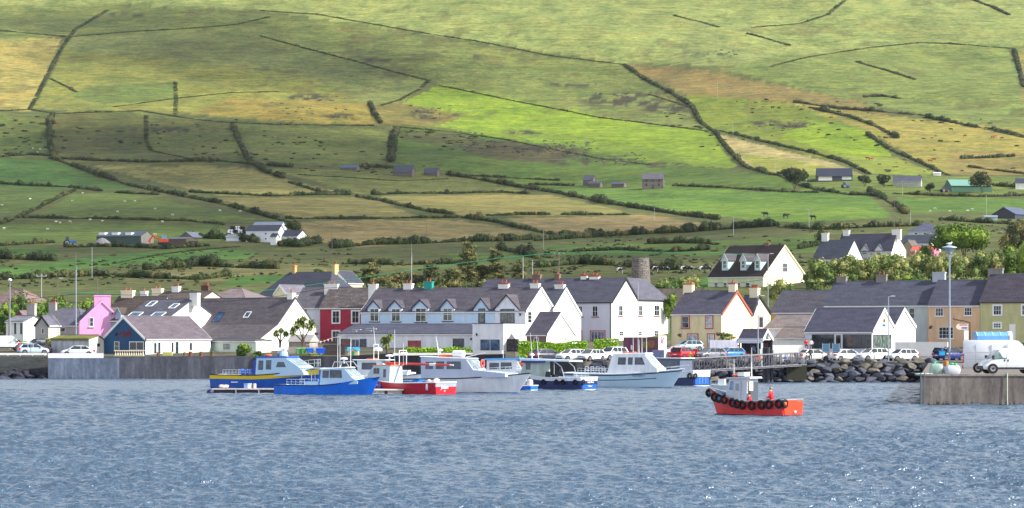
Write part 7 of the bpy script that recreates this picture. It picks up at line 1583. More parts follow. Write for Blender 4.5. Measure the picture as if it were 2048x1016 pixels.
for (px, yt, yb, D, hd, mt, lab) in [(18,606,690,436,None,WOODP,'short wooden pole, left of the white headed lamp post'),(83,549,592,520,'cross',PALEP,'pale pole with crossarm behind the left hand shrubs'),(195,556,590,520,None,WOODP,'wooden pole behind the pink chimney'),(823,513,604,500,'aerial',PALEP,'pale pole behind the chimney left of the teal one'),(1046,512,558,520,None,PALEP,'pale pole just right of the low pine'),(1065,520,560,520,None,PALEP,'short pale pole between the brown chimneys'),(1118,505,560,520,'cross',WOODP,'dark pole with crossarm above the right brown chimney'),
  (664,447,532,None,None,WOODP,'tall dark pole standing right of the farmhouse wing'),(853,447,486,None,None,WOODP,'lone dark pole in the middle of the tan field'),(1087,460,499,None,None,PALEP,'pale pole right of centre under the wide dark hedge'),(1309,416,440,None,None,PALEP,'pale pole at the end of the thick diagonal hedge'),(1340,440,466,None,None,PALEP,'pale pole in the pinkish field right of centre'),(1467,433,470,None,None,PALEP,'pale pole below the long bright green field'),(1537,424,453,None,None,PALEP,'pale pole beside a dark round bush below the bright green field'),(1618,417,456,None,'cross',PALEP,'pale pole with crossarm at the lower edge of the bright green field'),(1500,299,329,None,None,PALEP,'pale pole at the left in the beige field'),(1550,312,348,None,None,PALEP,'pale pole in the middle of the beige field'),(1613,321,366,None,'cross',PALEP,'tall pale pole left of the cattle barn'),(1805,360,392,None,None,PALEP,'pale pole in front of the stone farmhouse'),(1789,400,462,None,None,WOODP,'tall dark pole above the tall white chimney'),(1821,420,448,None,None,PALEP,'small pale pole right of the thick dark hedge'),(1973,390,435,None,None,PALEP,'pale pole above the flat pale shed'),(2024,378,410,None,None,WOODP,'dark pole above the dark gabled barn'),(1435,160,198,None,None,PALEP,'pale pole on the brown heath'),(1466,240,273,None,None,PALEP,'pale pole at the top corner of the beige field'),(1827,504,560,None,None,WOODP,'wooden pole among the bushes above the pale chimney'),(2009,462,490,None,'cross',PALEP,'white pole with crossarm right of the leaning tree'),(184,494,556,None,None,PALEP,'thin pale pole below the long dark green barn')]:
    pole('utility_pole', lab, px, yt, yb, D, .085 if D is None else .09, mt, hd, 'utility pole', 'utility poles of the village and the hill farms')
def wire(label, pts, D, mat, r_=.035, name='overhead_cable'):
    m = MB(); Ds = D if isinstance(D, (list, tuple)) else [D]*len(pts); W = [P(a, b, d) for (a, b), d in zip(pts, Ds)]; o0 = W[0].copy()
    m.pipe([p-o0 for p in W], r_, 4); o = m.build(name, mat); o.location = o0; tag(o, label, 'cable', 'overhead cables above the roofs')
GCB = paint((40,150,110), .6, 0)
wire('green cable rising over the pines from the left roofs', [(120,584),(230,588),(340,590),(510,583),(600,573),(720,556),(850,536),(1000,516),(1118,505)], 519, GCB, .05)
wire('green cable continuing right past the round tower', [(1118,505),(1200,504),(1300,504),(1420,506),(1500,509)], 519, GCB, .04)
wire('dark cable sagging in front of the left hand shrubs', [(18,606),(60,598),(152,588),(260,590),(392,584)], 434, DARK, .03)
wire('dark cable crossing above the cottage roofs', [(392,604),(460,602),(560,592),(650,576),(736,572)], 436, DARK, .03)
wire('dark cable across the yellow house and the cream dormer house', [(1415,566),(1480,566),(1536,558),(1620,566),(1672,570)], 455, DARK, .03)
wire('dark cable from the left edge to the white headed lamp', [(-10,565),(20,572),(60,590),(115,602),(152,606)], 436, DARK, .03)
# ---------------- people and animals
def person(label, loc, rz, jacket, trousers, hair, pose='stand', group='people on the quay', s=1.0, name='person'):
    """one continuous skinned body; joints in metres, facing +x"""
    hipz = .93 if pose == 'stand' else .5
    J = {}; E = []
    def j(n, p, r_, par=None): J[n] = (p, r_); (E.append((par, n)) if par else None)
    lean = .0 if pose == 'stand' else .08
    j('pel', (0,0,hipz), .14); j('wst', (lean*.4,0,hipz+.17), .13, 'pel'); j('chs', (lean,0,hipz+.38), .165, 'wst'); j('nk', (lean+.01,0,hipz+.56), .06, 'chs'); j('hd', (lean+.03,0,hipz+.68), .098, 'nk'); j('top', (lean+.02,0,hipz+.77), .085, 'hd')
    for sg, n in ((1,'l'),(-1,'r')):
        j(n+'sh', (lean,sg*.19,hipz+.47), .085, 'chs')
        if pose == 'stand': el, wr, dr = (.02,sg*.26,hipz+.20), (.10,sg*.25,hipz-.03), Vector((.15,0,-1))
        else: el, wr, dr = (.08,sg*.27,hipz+.22), (.32,sg*.2,hipz+.12), Vector((1,0,-.2))
        j(n+'el', el, .052, n+'sh'); j(n+'wr', wr, .034, n+'el'); dr.normalize(); pm = Vector(wr)+dr*.07; j(n+'pm', tuple(pm), .03, n+'wr')
        for k, (o, ln) in enumerate(((-.03,.07),(-.01,.085),(.012,.08),(.032,.065))):
            b0 = pm+Vector((o*.9 if pose == 'stand' else 0, 0 if pose == 'stand' else o, 0))+dr*.02; a = b0+dr*ln*.5; c = b0+dr*ln+Vector((0,-sg*.02,-.012 if pose != 'stand' else 0))
            j(f'{n}f{k}a', tuple(a), .009, n+'pm'); j(f'{n}f{k}b', tuple(c), .0075, f'{n}f{k}a')
        j(n+'th', tuple(pm+dr*.0+Vector((.045,-sg*.02,.0))), .0095, n+'pm')
        j(n+'hp', (0,sg*.1,hipz-.06), .10, 'pel')
        if pose == 'stand': j(n+'kn', (.02+.05*sg,sg*.12,.48), .062, n+'hp'); j(n+'an', (-.02+.03*sg,sg*.13,.09), .042, n+'kn'); j(n+'to', (.13+.03*sg,sg*.15,.035), .035, n+'an')
        else: j(n+'kn', (.42,sg*.15,.5), .07, n+'hp'); j(n+'an', (.44,sg*.15,.09), .045, n+'kn'); j(n+'to', (.6,sg*.16,.04), .038, n+'an')
    names = list(J); me = bpy.data.meshes.new(name); me.from_pydata([J[n][0] for n in names], [(names.index(a), names.index(b)) for a, b in E], [])
    o = bpy.data.objects.new(name, me); COL.objects.link(o); sk = o.modifiers.new('s', 'SKIN'); sv = me.skin_vertices[0].data
    for i, n in enumerate(names): r_ = J[n][1]; sv[i].radius = (r_*(1.3 if n in ('chs','pel','wst') else 1), r_*(1.12 if n in ('chs','wst') else 1)); sv[i].use_root = (n == 'pel')
    sb = o.modifiers.new('u', 'SUBSURF'); sb.levels = 1; sb.render_levels = 1
    bpy.context.view_layer.update(); ev = o.evaluated_get(bpy.context.evaluated_depsgraph_get()); m2 = bpy.data.meshes.new_from_object(ev); o.modifiers.clear(); o.data = m2
    skin = paint((206,156,130), .6, 0); m2.materials.clear()
    for mt in (skin, jacket, trousers, paint((40,36,36), .7, 0)): m2.materials.append(mt)
    hy = hipz+.545
    for p in m2.polygons:
        c = p.center; hand = any((Vector(J[n+'pm'][0])-c).length < .13 and (Vector(J[n+'wr'][0])-c).length > .035 for n in 'lr')
        p.material_index = 0 if c.z > hy or hand else (1 if (c.z > hipz+.02 and abs(c.x) < .45) or (abs(c.y) > .2 and c.z > hipz-.1) else (3 if c.z < .11 else 2)); p.use_smooth = True
    o.location = loc; o.rotation_euler = (0,0,rz); o.scale = (s,)*3; tag(o, label, 'person', group)
    hx = lean+.02; m = MB(); rr = [];
    m.ell((hx-.018,0,hipz+.745), (.115,.108,.1), 12, 7); m.build('hair', hair, o, smooth=True)
    m = MB(); m.tube((hx+.10,0,hipz+.70),(hx+.135,0,hipz+.66),.012,.02,5); m.ell((hx+.105,.035,hipz+.70),(.012,.014,.01),6,4,1); m.ell((hx+.105,-.035,hipz+.70),(.012,.014,.01),6,4,1); m.box(hx+.095,-.025,hipz+.617,hx+.108,.025,hipz+.625,2)
    m.build('face', [skin, paint((40,40,50), .4, 0), paint((150,70,70), .5, 0)], o)
    return o
HB = paint((70,54,42), .8, 0); HG = paint((150,140,130), .8, 0); HD = paint((36,32,32), .8, 0)
JR = paint((212,16,40), .6, .08, 4); JN = paint((40,50,76), .7, .08, 4); JW = paint((226,220,216), .7, .05); JP = paint((196,150,160), .7, .05); TRB = paint((44,52,76), .8, .05); TRD = paint((38,38,44), .8, .05); JD = paint((92,84,92), .8, .1, 4); JB = paint((88,140,190), .7, .05)
LM_ = Matrix.Translation(LB_.root.location) @ Matrix.Rotation(LB_.root.rotation_euler.z, 4, 'Z'); lz = LB_.root.rotation_euler.z
p = LM_ @ Vector((2.5, .5, .28)); person('person in a red jacket sitting low beside the launch wheelhouse door', p, lz+.5, JR, TRD, HB, 'sit', 'crew of the red and orange launch')
p = LM_ @ Vector((.95, .1, .55)); person('person in a bright red jacket sitting high at the stern of the launch', p, lz+.2, JR, TRD, HG, 'sit', 'crew of the red and orange launch', 1.08)
def stand(label, px, D, rz, j_, t_, h_, s=1.0, pose='stand', z=None): person(label, (XatD(px, D), D, TZi(px, D)+.04 if z is None else z), rz, j_, t_, h_, pose, s=s)
stand('person in a dark grey coat standing in front of the pearl silver saloon', 1621, 372.5, 1.4, JD, TRD, JD, 1.0)
stand('person in a red top sitting on the wall left of the shop window', 1612, 401.2, -1.5, JR, TRB, HB, .95, 'sit', zt(690,401)-.45)
stand('person in a white shirt sitting on the wall beside the person in red', 1622, 401.2, -1.5, JW, TRB, HD, .95, 'sit', zt(690,401)-.45)
stand('dark haired person in a pale pink top walking left of the kiosk', 1477, 391, 3.1, JP, TRB, HD)
stand('person in a pale blue top reading inside the kiosk', 1507, 393.5, 1.6, JB, TRD, HD)
stand('person in a dark brown coat inside the kiosk behind the lamp', 1492, 394.5, 1.2, paint((90,50,50), .8, 0), TRD, HB)
stand('person in a navy jacket leaning into the dark blue people carrier', 1891, 378, 1.0, JN, TRB, HB)
stand('person in a red jacket beside the red hatchback', 1393, 383, 3.6, JR, TRD, HB, .95)
stand('person in a red top standing by the silver van at the left edge', 39, 414, 2.0, JR, TRB, HB)
stand('person in a red hat by the black saloon behind the white wall', 1857, 416, 0, JN, TRD, JR)
# animals
def quad_animal(kind, body, head, horn=None):
    k = 1.0 if kind == 'cow' else .42; J = [((-.75,0,1.15),.30),((-.2,0,1.1),.36),((.45,0,1.1),.38),((.85,0,1.3),.22),((1.15,0,1.38 if kind == 'sheep' else 1.2),.17),((1.42,0,1.12),.10)]
    E = [(0,1),(1,2),(2,3),(3,4),(4,5)]; n = len(J)
    for x, par, hind in ((.5,2,0),(-.7,0,1)):
        for sg in (1,-1):
            a = len(J)
            J += [((x,sg*.2,.85),.14),((x+(.08 if hind else .0),sg*.21,.62),.085),((x-(.1 if hind else -.02),sg*.21,.38),.055),((x-(.02 if hind else 0),sg*.21,.05),.06)]; E += [(par,a),(a,a+1),(a+1,a+2),(a+2,a+3)]
    a = len(J); J += [((-1.02,0,1.15),.04),((-1.1,0,.6),.035)]; E += [(0,a),(a,a+1)]
    if kind == 'sheep': J = [(p, r_*1.35 if i < 3 else r_) for i, (p, r_) in enumerate(J)]
    me = bpy.data.meshes.new(kind); me.from_pydata([tuple(v*k for v in p) for p, _ in J], E, []); o = bpy.data.objects.new(kind, me); COL.objects.link(o)
    o.modifiers.new('s', 'SKIN'); sv = me.skin_vertices[0].data
    for i, (_, r_) in enumerate(J): sv[i].radius = (r_*k, r_*k); sv[i].use_root = (i == 1)
    u = o.modifiers.new('u', 'SUBSURF'); u.levels = 1; bpy.context.view_layer.update(); m2 = bpy.data.meshes.new_from_object(o.evaluated_get(bpy.context.evaluated_depsgraph_get())); o.modifiers.clear(); bpy.data.objects.remove(o)
    m2.materials.clear(); m2.materials.append(body)
    for p in m2.polygons: p.use_smooth = True
    return m2
def cowmat(c1, c2):
    m, nt, b = nodes('cow_hide'); f = noise(nt, 1.3, 2); nt.links.new(ramp(nt, f, [(.5, rgb(c1)), (.53, rgb(c2))]), b.inputs['Base Color']); b.inputs['Roughness'].default_value = .8; return m
CW = quad_animal('cow', cowmat((24,22,24), (220,218,214)), None); CBR = quad_animal('cow', cowmat((140,70,44), (170,90,54)), None); CBK = quad_animal('cow', cowmat((28,24,24), (40,34,34)), None); SHP = quad_animal('sheep', paint((214,208,196), .9, .1, 3), None)
def herd(name, mesh, spots, label, group, cat, sc=1.0, D=None):
    for i, (px, py) in enumerate(spots):
        p = hill(px, py) if D is None else Vector((XatD(px, D), D, H+(HY-py)*D/F)); o = bpy.data.objects.new(name, mesh); COL.objects.link(o); o.location = p; o.rotation_euler = (0,0,random.choice([0, math.pi])+random.uniform(-.5,.5)); o.scale = (sc*random.uniform(.92,1.08),)*3; tag(o, label, cat, group)
herd('cow', CW, [(1312,545),(1368,546),(1378,547),(1405,546),(1415,545),(1240,548),(1330,546)], 'black and white cow grazing by the round stone tower', 'dairy cows beside the round tower', 'cow')
herd('cow', CBR, [(1735,320),(1742,322),(1860,325),(1868,323),(1990,276),(1986,277),(1930,275),(2004,279)], 'red brown cow in the right hand hill fields', 'red brown cattle on the right hand slopes', 'cow', 1.15)
herd('cow', CBK, [(1545,218),(1558,219),(1902,262),(1531,434),(1572,437),(1626,440)], 'black cow standing alone on the right hand slopes', 'black cattle on the right hand slopes', 'cow', 1.15)
herd('sheep', SHP, [(95,461),(112,446),(140,446),(120,448),(180,442),(205,445),(235,426),(250,405),(270,404),(310,420),(345,432),(420,400),(440,424),(480,425),(165,388),(145,404),(60,400),(4,412),(8,460),(325,446),(310,472),(1900,425),(1935,424),(1945,421),(1860,424),(1870,420),(66,298),(80,300),(75,306)], 'white sheep grazing in the hill pastures', 'sheep scattered over the hill pastures', 'sheep', 1.15)
# ---------------- remaining quayside things
# kiosk
KW = paint((196,204,226), .6, .04)
h = house('kiosk', 'small open sided information kiosk with slate roof and white gable on the quay', 'kiosk', 1523.5, 1478, 15.35, 29, 708, 'L', [(1523.5,680),(1533.5,660.5),(1545,680)], KW, slate((96,92,104)), wallR=WHITE, verge=TRIMW, base=.1)
bpy.data.objects.remove(h.wall)
m = MB(); z0, z1 = h.zb, h.pr[0][1]
for (xx, yy) in ((-.06,.06),(-.06,h.B-.06),(-h.A+.06,.06),(-h.A+.06,h.B-.06),(-h.A/2,.06)): m = MB(); m.box(xx-.07,yy-.07,z0-.3,xx+.07,yy+.07,z1); m.build('post', paint((44,44,56), .6, 0), h.root)
t = [p for p in h.pr]; m = MB()
for xx in (-.12, -h.A+.02): m.prism([(a, b) for a, b in t], 'x', xx, xx+.1)
m.build('gable_panel', WHITE, h.root); m = MB(); a = h.B/2; m.prism([(a-.55,z1+.12),(a+.55,z1+.12),(a,z1+.95)], 'x', -.02, .03); m.build('gable_picture', paint((70,96,96), .6, .2, 4), h.root)
m = MB(); m.box(-h.A-.25,-.22,z1-.42,.1,-.1,z1+.2); m.build('fascia_board', KW, h.root); m = MB(); m.box(-h.A+.1,h.B-.2,z0,-.1,h.B-.12,z1-.1); m.box(-h.A+.15,.4,z0,-h.A+.25,h.B-.3,z1-.3); m.build('notice_panels', paint((52,48,62), .6, .3, 3), h.root)
for i in range(4): m = MB(); m.box(-h.A+.35+i*.62,h.B-.26,z0+.8,-h.A+.8+i*.62,h.B-.21,z0+1.5); m.build('poster', paint([(150,90,80),(90,130,170),(190,186,170),(120,80,90)][i], .6, .2, 5), h.root)
# advertising trailer
r = thing('advertising_trailer', 'boxy trailer with burgundy picture panels and a pink white end board', 'trailer', (XatD(1317,393), 393, TZi(1317,393)), -R(30)); s = F/393
m = MB(); m.box(-5.2,0,.9,0,1.9,2.75); m.build('box', paint((108,70,86), .5, .25, .8), r); m = MB(); m.box(-4.9,.1,.0,-.1,1.8,.899); m.build('chassis', paint((104,116,150), .6), r)
PU = paint((122,20,110), .5, 0); m = MB(); m.box(-4.55,-.03,1.1,-4.2,-.004,2.4); m.hexa([(-3.6,-.03,2.2),(-3.4,-.03,2.4),(-3.4,-.004,2.4),(-3.6,-.004,2.2),(-3.0,-.03,1.8),(-2.9,-.03,2.05),(-2.9,-.004,2.05),(-3.0,-.004,1.8)]); m.build('purple_figure', PU, r)
m = MB(); m.ell((-1.9,-.01,1.75),(.45,.04,.5),10,6); m.build('green_figure', paint((130,140,70), .6, .3, 4), r); m = MB(); m.ell((-1.1,-.01,1.85),(.6,.05,.55),10,6); m.build('brown_figure', paint((150,100,60), .6, .3, 4), r); m = MB(); m.box(-4.1,-.03,1.1,-3.85,-.004,1.7); m.build('white_figure', WHITE, r)
m = MB(); m.box(.0,-.1,1.0,.06,2.2,2.95); m.build('end_board', paint((246,214,204), .5, .05), r); m = MB(); m.box(.06,.6,1.9,.09,.78,2.85); m.hexa([(.06,.75,2.2),(.09,.75,2.2),(.09,.85,2.05),(.06,.85,2.05),(.06,1.3,2.75),(.09,1.3,2.75),(.09,1.5,2.6),(.06,1.5,2.6)]); m.hexa([(.06,.8,2.25),(.09,.8,2.25),(.09,.95,2.3),(.06,.95,2.3),(.06,1.1,1.8),(.09,1.1,1.8),(.09,1.25,1.85),(.06,1.25,1.85)]); m.build('logo', paint((214,60,110), .5, 0), r)
r = thing('electrical_cabinet', 'blue grey cabinet with a white side next to the advertising trailer', 'cabinet', (XatD(1328,384), 384, TZi(1328,384)), -R(30)); m = MB(); m.box(-1.7,0,-.1,0,1.4,1.25); m.build('cabinet', paint((120,132,172), .5, .05), r); m = MB(); m.box(.001,0,-.1,.05,1.5,1.3); m.build('side_panel', TRIMW, r)
# information boards, sandwich board, small signs
for (px, lab) in ((1652,'blue information board on two posts, left of the pair at the rock edge'),(1672,'blue information board on two posts, right of the pair at the rock edge')):
    D = 370.5; s = F/D; r = thing('information_board', lab, 'board', (XatD(px, D), D, TZi(px, D)), 0, 'pair of blue boards at the rock edge')
    for x in (-.44, .44): m = MB(); m.box(x-.04,-.04,-.4,x+.04,.04,2.35); m.build('post', GALV, r)
    m = MB(); m.box(-.4,-.03,1.25,.4,.03,2.3); m.build('panel', paint((90,130,160), .4, .1, 3), r); m = MB()
    for k in range(4): m.box(-.32,-.045,1.42+k*.22,.32,-.031,1.50+k*.22)
    m.build('panel_lines', paint((60,90,116), .5, 0), r)
m = MB(); m.hexa([(-.35,-.25,0),(.35,-.25,0),(.35,.25,0),(-.35,.25,0),(-.33,-.03,1.1),(.33,-.03,1.1),(.33,.03,1.1),(-.33,.03,1.1)]); m.box(-.2,-.2,.45,.2,-.13,.7,1); o = m.build('sandwich_board', [WHITE, paint((60,110,200), .5, 0)]); o.location = (XatD(1570,369), 369, 2.42); tag(o, 'white sandwich board with blue picture behind the gangway rail', 'sign')
r = pole('signpost', 'white blank sign board on a thin post at the left car park', 62, 657, 706, 409, .04, GALV, None, 'sign'); m = MB(); m.box(-.48,-.07,2.05,.48,-.03,3.35); m.build('sign_board', TRIMW, r)
BRW = paint((70,38,34), .6, 0)
r = pole('bracket_sign', 'brown bracket post carrying a red and blue arrow sign left of the pale blue trailer', 1940, 645, 692, 399, .12, BRW, None, 'sign'); hh = (692-645)*399/F
m = MB(); m.pipe([(0,0,hh),(-1.0,0,hh+.25),(-1.2,0,hh+.18),(-1.35,0,hh+.36),(-1.55,0,hh+.24),(-1.7,0,hh+.42),(-1.9,0,hh+.32),(-2.1,0,hh+.5),(-2.3,0,hh+.45)], .07); m.build('bracket', BRW, r)
m = MB(); m.prism([(-.25,hh-.2),(-.25,hh-.95),(-1.5,hh-.95),(-1.8,hh-.75),(-1.85,hh-.5),(-1.7,hh-.25),(-1.5,hh-.2)], 'y', -.05, .0); m.build('arrow_board', paint((236,214,200), .5, 0), r); m = MB(); m.box(-1.4,-.07,hh-.38,-.35,-.051,hh-.27); m.build('red_stripe', REDT, r); m = MB(); m.box(-1.1,-.07,hh-.82,-.35,-.051,hh-.6); m.build('blue_stripe', paint((60,130,190), .5, 0), r); m = MB(); m.box(-.8,-.05,hh-2.3,-.2,.0,hh-1.05); m.build('white_notice', TRIMW, r)
# pale blue covered trailer
r = thing('covered_trailer', 'pale blue domed cover trailer with white ends parked before the green house', 'trailer', (XatD(1984,402), 402, TZi(1984,402)), R(8)); m = MB(); prof = [(-1.05,.7),(-1.05,2.75),(-.85,3.15),(-.4,3.3),(.4,3.3),(.85,3.15),(1.05,2.75),(1.05,.7)]
m.prism(prof, 'x', -2.35, 2.1); m.build('cover', paint((98,160,220), .5, .1, 1.5), r)
for i in range(5): m = MB(); m.loft([[(x, y*1.03, z+.04) for y, z in prof[1:-1]]+[(x, y*1.0, z-.02) for y, z in prof[1:-1]][::-1] for x in (-2.4+i*1.08, -2.3+i*1.08)]); m.build('cover_rib', paint((176,206,232), .5, 0), r)
m = MB(); m.prism([(y*1.06, z+(.08 if z > 2 else 0)) for y, z in prof], 'x', 2.1, 2.5); m.build('white_end', TRIMW, r); m = MB(); m.box(-2.3,-.95,.45,2.4,.95,.69); m.build('chassis', GALV, r)
for sg in (-1, 1): wheel(r, 0, sg*1.12, .33)
# bins, playhouse, balustrade, flower pots
for (px, w, hc, lab) in ((597,10,(96,150,90),'green wheelie bin, leftmost of the bins on the quay'),(607,10,(84,140,84),'green wheelie bin next to the blue bins'),(620,14,(20,96,200),'blue wheelie bin, left of the two blue bins'),(641,18,(14,80,196),'large blue bin, rightmost of the bins')):
    D = 404; s = F/D; W = w/s/2; r = thing('wheelie_bin', lab, 'bin', (XatD(px, D), D, zt(709, D)), .2, 'wheelie bins on the quay by the red house'); m = MB(); m.hexa([(-W*.8,-.28,.05),(W*.8,-.28,.05),(W*.8,.28,.05),(-W*.8,.28,.05),(-W,-.36,.75),(W,-.36,.75),(W,.36,.75),(-W,.36,.75)]); m.build('bin_body', paint(hc, .5, .05), r)
    m = MB(); m.hexa([(-W*1.05,-.4,.752),(W*1.05,-.4,.752),(W*1.05,.4,.80),(-W*1.05,.4,.80),(-W*.9,-.3,.86),(W*.9,-.3,.86),(W*.9,.3,.9),(-W*.9,.3,.9)]); m.build('lid', paint(hc, .4, 0), r); m = MB(); m.tube((-W*.8,.3,.08),(W*.8,.3,.08),.08,None,8); m.build('wheels', PLASTIC, r)
D = 404; r = thing('playhouse', 'toy playhouse with sky blue roof and green arched door in front of the lean-to', 'playhouse', (XatD(707,D), D, zt(712,D)), -.15); m = MB(); m.box(-.7,-.4,0,.7,.4,.75); m.prism([(-.35,.75),(.35,.75),(0,1.1)], 'y', -.45, .3); m.build('wall', paint((224,206,164), .6, 0), r)
m = MB(); m.prism([(-.5,.72),(.5,.72),(0,1.2)], 'x', -.8, -.25); m.prism([(-.5,.72),(.5,.72),(0,1.2)], 'x', .25, .8); m.hexa([(-.5,-.5,.72),(0,-.5,1.1),(0,.2,1.1),(-.5,.2,.72),(-.5,-.5,.8),(0,-.5,1.2),(0,.2,1.2),(-.5,.2,.8)]); m.hexa([(.5,-.5,.72),(0,-.5,1.1),(0,.2,1.1),(.5,.2,.72),(.5,-.5,.8),(0,-.5,1.2),(0,.2,1.2),(.5,.2,.8)]); m.build('roof', paint((60,160,220), .5, 0), r); m = MB(); m.prism([(-.18,0),(.18,0),(.18,.5),(.1,.66),(-.1,.66),(-.18,.5)], 'y', -.47, -.452); m.build('door', paint((20,160,90), .5, 0), r)
r = thing('balustrade', 'cream balustrade with turned balusters in front of the dark blue cafe gable', 'balustrade', (XatD(229,404.5), 404.5, zt(713,404.5)), -.12); m = MB(); m.box(-.05,-.12,.72,4.1,.12,.85); m.build('handrail', CREAM, r); m = MB(); m.box(-.05,-.12,-.3,4.1,.12,.12); m.build('plinth', CREAM, r)
for i in range(13): m = MB(); m.lathe([(.06,.12),(.11,.25),(.11,.36),(.05,.52),(.07,.62),(.07,.72)], (.15+i*.316,0,0), 8); m.build('baluster', CREAM, r, smooth=50)
def planter(label, px, D, y, w, fl, pot=(130,84,70)):
    r = thing('flower_pot', label, 'flower pot', (XatD(px, D), D, zt(y, D)), 0, 'flower pots on the quay wall by the cafe'); m = MB(); m.lathe([(w*.6,-.1),(w*.85,.3),(w*.9,.34)], n=10); m.build('pot', paint(pot, .7), r)
    V, F_, mi = leafcloud([(random.uniform(-.2,.2)*w*2, 0, .45, w*.7, w*.6, .2, k % 2) for k in range(6)], 160, .12, core=.6); npmesh('flowers', V, F_, [paint(fl, .6), LM[0]], r, mi=mi)
planter('pot of pale pink flowers by the middle cafe doors', 316, 402, 712, .24, (226,150,150)); planter('pot of orange red flowers under the last cafe window', 381, 402, 712, .32, (214,84,60)); planter('pot of orange flowers in front of the green extension', 402, 402, 712, .3, (220,110,60)); planter('pot of yellow flowers left of the orange red flowers', 369, 402, 712, .2, (226,206,80)); planter('pot of green foliage near the green extension door', 424, 402, 711, .3, (110,150,60))
m = MB(); m.box(-.65,-.3,0,.65,.3,.5); m.box(-.62,-.32,.1,.62,-.301,.14,1); m.box(-.62,-.32,.3,.62,-.301,.34,1); o = m.build('planter_box', [paint((206,204,120), .6, .1, 3), paint((150,146,80), .7, 0)]); o.location = (XatD(335,402), 402, zt(711,402)); tag(o, 'yellow green slatted planter box outside the cafe', 'planter box')
for (px, py, D, lab) in ((1359,671,427.5,'dark hanging basket on the left of the yellow house front'),(1435,669,428,'dark hanging basket near the corner of the yellow house'),(633,668,432,'brown hanging basket on the white terrace house'),(1861,655,441,'leafy hanging basket on the orange terrace house')):
    o0 = P(px, py, D-6); V, F_, mi = leafcloud([(random.uniform(-.15,.15),0,random.uniform(-.1,.15),.26,.24,.2,k % 2) for k in range(6)], 120, .13, core=.7); o = npmesh('hanging_basket', V, F_, [LMD[0], paint((110,70,80), .8)], mi=mi); o.location = o0; tag(o, lab, 'hanging basket', 'hanging baskets on the house fronts')
r = thing('garden_shed', 'small grey roofed shed behind the two headed palm', 'shed', (XatD(600,414), 414, zt(702,414)), -R(30)); m = MB(); m.box(-1.9,0,0,1.6,2,1.3); m.build('wall', paint((170,160,150), .8, .2, 3), r); m = MB(); m.prism([(-.2,1.28),(2.2,1.28),(1.0,2.3)], 'x', -2.1, 1.8); m.build('roof', paint((176,172,168), .7, .1, 2), r)
r = thing('board_fence', 'dark wooden board fence under the red house windows', 'fence', (XatD(646,408), 408, zt(710,408)), -.2); m = MB()
for i in range(22): m.box(i*.14,0,0,i*.14+.12,.03,1.35+.04*(i % 3))
m.build('boards', paint((84,76,78), .8, .2, 4), r); m = MB(); m.box(0,.031,.4,3.1,.07,.5); m.box(0,.031,1.0,3.1,.07,1.1); m.build('rails', paint((84,76,78), .8, .1), r)
r = thing('picket_fence', 'pale picket fence with washing behind the palms', 'fence', (XatD(566,407), 407, zt(707,407)), -.1); m = MB()
for i in range(34): m.box(i*.16,0,0,i*.16+.1,.03,.9)
m.build('pickets', paint((190,180,176), .8, .1, 4), r); m = MB(); m.box(0,.031,.3,5.4,.06,.38); m.build('rails', paint((190,180,176), .8, .1), r)
r = thing('bunting', 'string of pale bunting between the palm and the red house', 'bunting', P(612,690,406)); m = MB(); m.pipe([(0,0,0),(1.6,0,.25),(3.4,0,.9),(5.2,0,1.35)], .02); m.build('string', TRIMW, r)
for t in (.5,1.0,1.5,2.0,2.5,3.0,3.5): m = MB(); z = t*.27; m.prism([(t-.14,z),(t+.14,z),(t,z-.36)], 'y', -.01, .01); m.build('pennant', paint([(236,226,226),(230,170,176)][int(t*2) % 2], .7, 0), r)
r = thing('guard_rail', 'white two bar guard rail at the left shore', 'guard rail', (XatD(-60,405.5), 405.5, 2.2)); m = MB(); m.box(0,-.05,.95,10.4,.05,1.2); m.build('top_bar', TRIMW, r); m = MB(); m.box(0,-.05,.1,10.4,.05,.3); m.build('lower_bar', TRIMW, r)
for i in range(7): m = MB(); m.box(i*1.68,-.04,-.5,i*1.68+.14,.06,1.2); m.build('post', TRIMW, r)
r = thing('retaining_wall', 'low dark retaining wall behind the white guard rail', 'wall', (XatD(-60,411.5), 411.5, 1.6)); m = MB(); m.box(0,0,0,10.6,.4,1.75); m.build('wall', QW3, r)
m = MB(); m.box(-.35,-.3,0,.35,.3,.5); m.box(-.38,-.33,.5,.38,.33,.56); o = m.build('fish_box', paint((30,160,220), .5, .05)); o.location = (XatD(1884,376), 376, TZi(1884,376)+.75); tag(o, 'bright cyan box held at the back of the dark blue people carrier', 'box')
bush('shrub', 'flowering plant tub between the red hatchback and the grey hatchback', 'shrub', 1381, 381, 705, 717, 14, LMH, .18, 90, None, nc=7); bush('shrub', 'yellow flowering shrub right of the people carrier', 'shrub', 1917, 384, 694, 716, 12, LMW, .2, 80, None, nc=7)
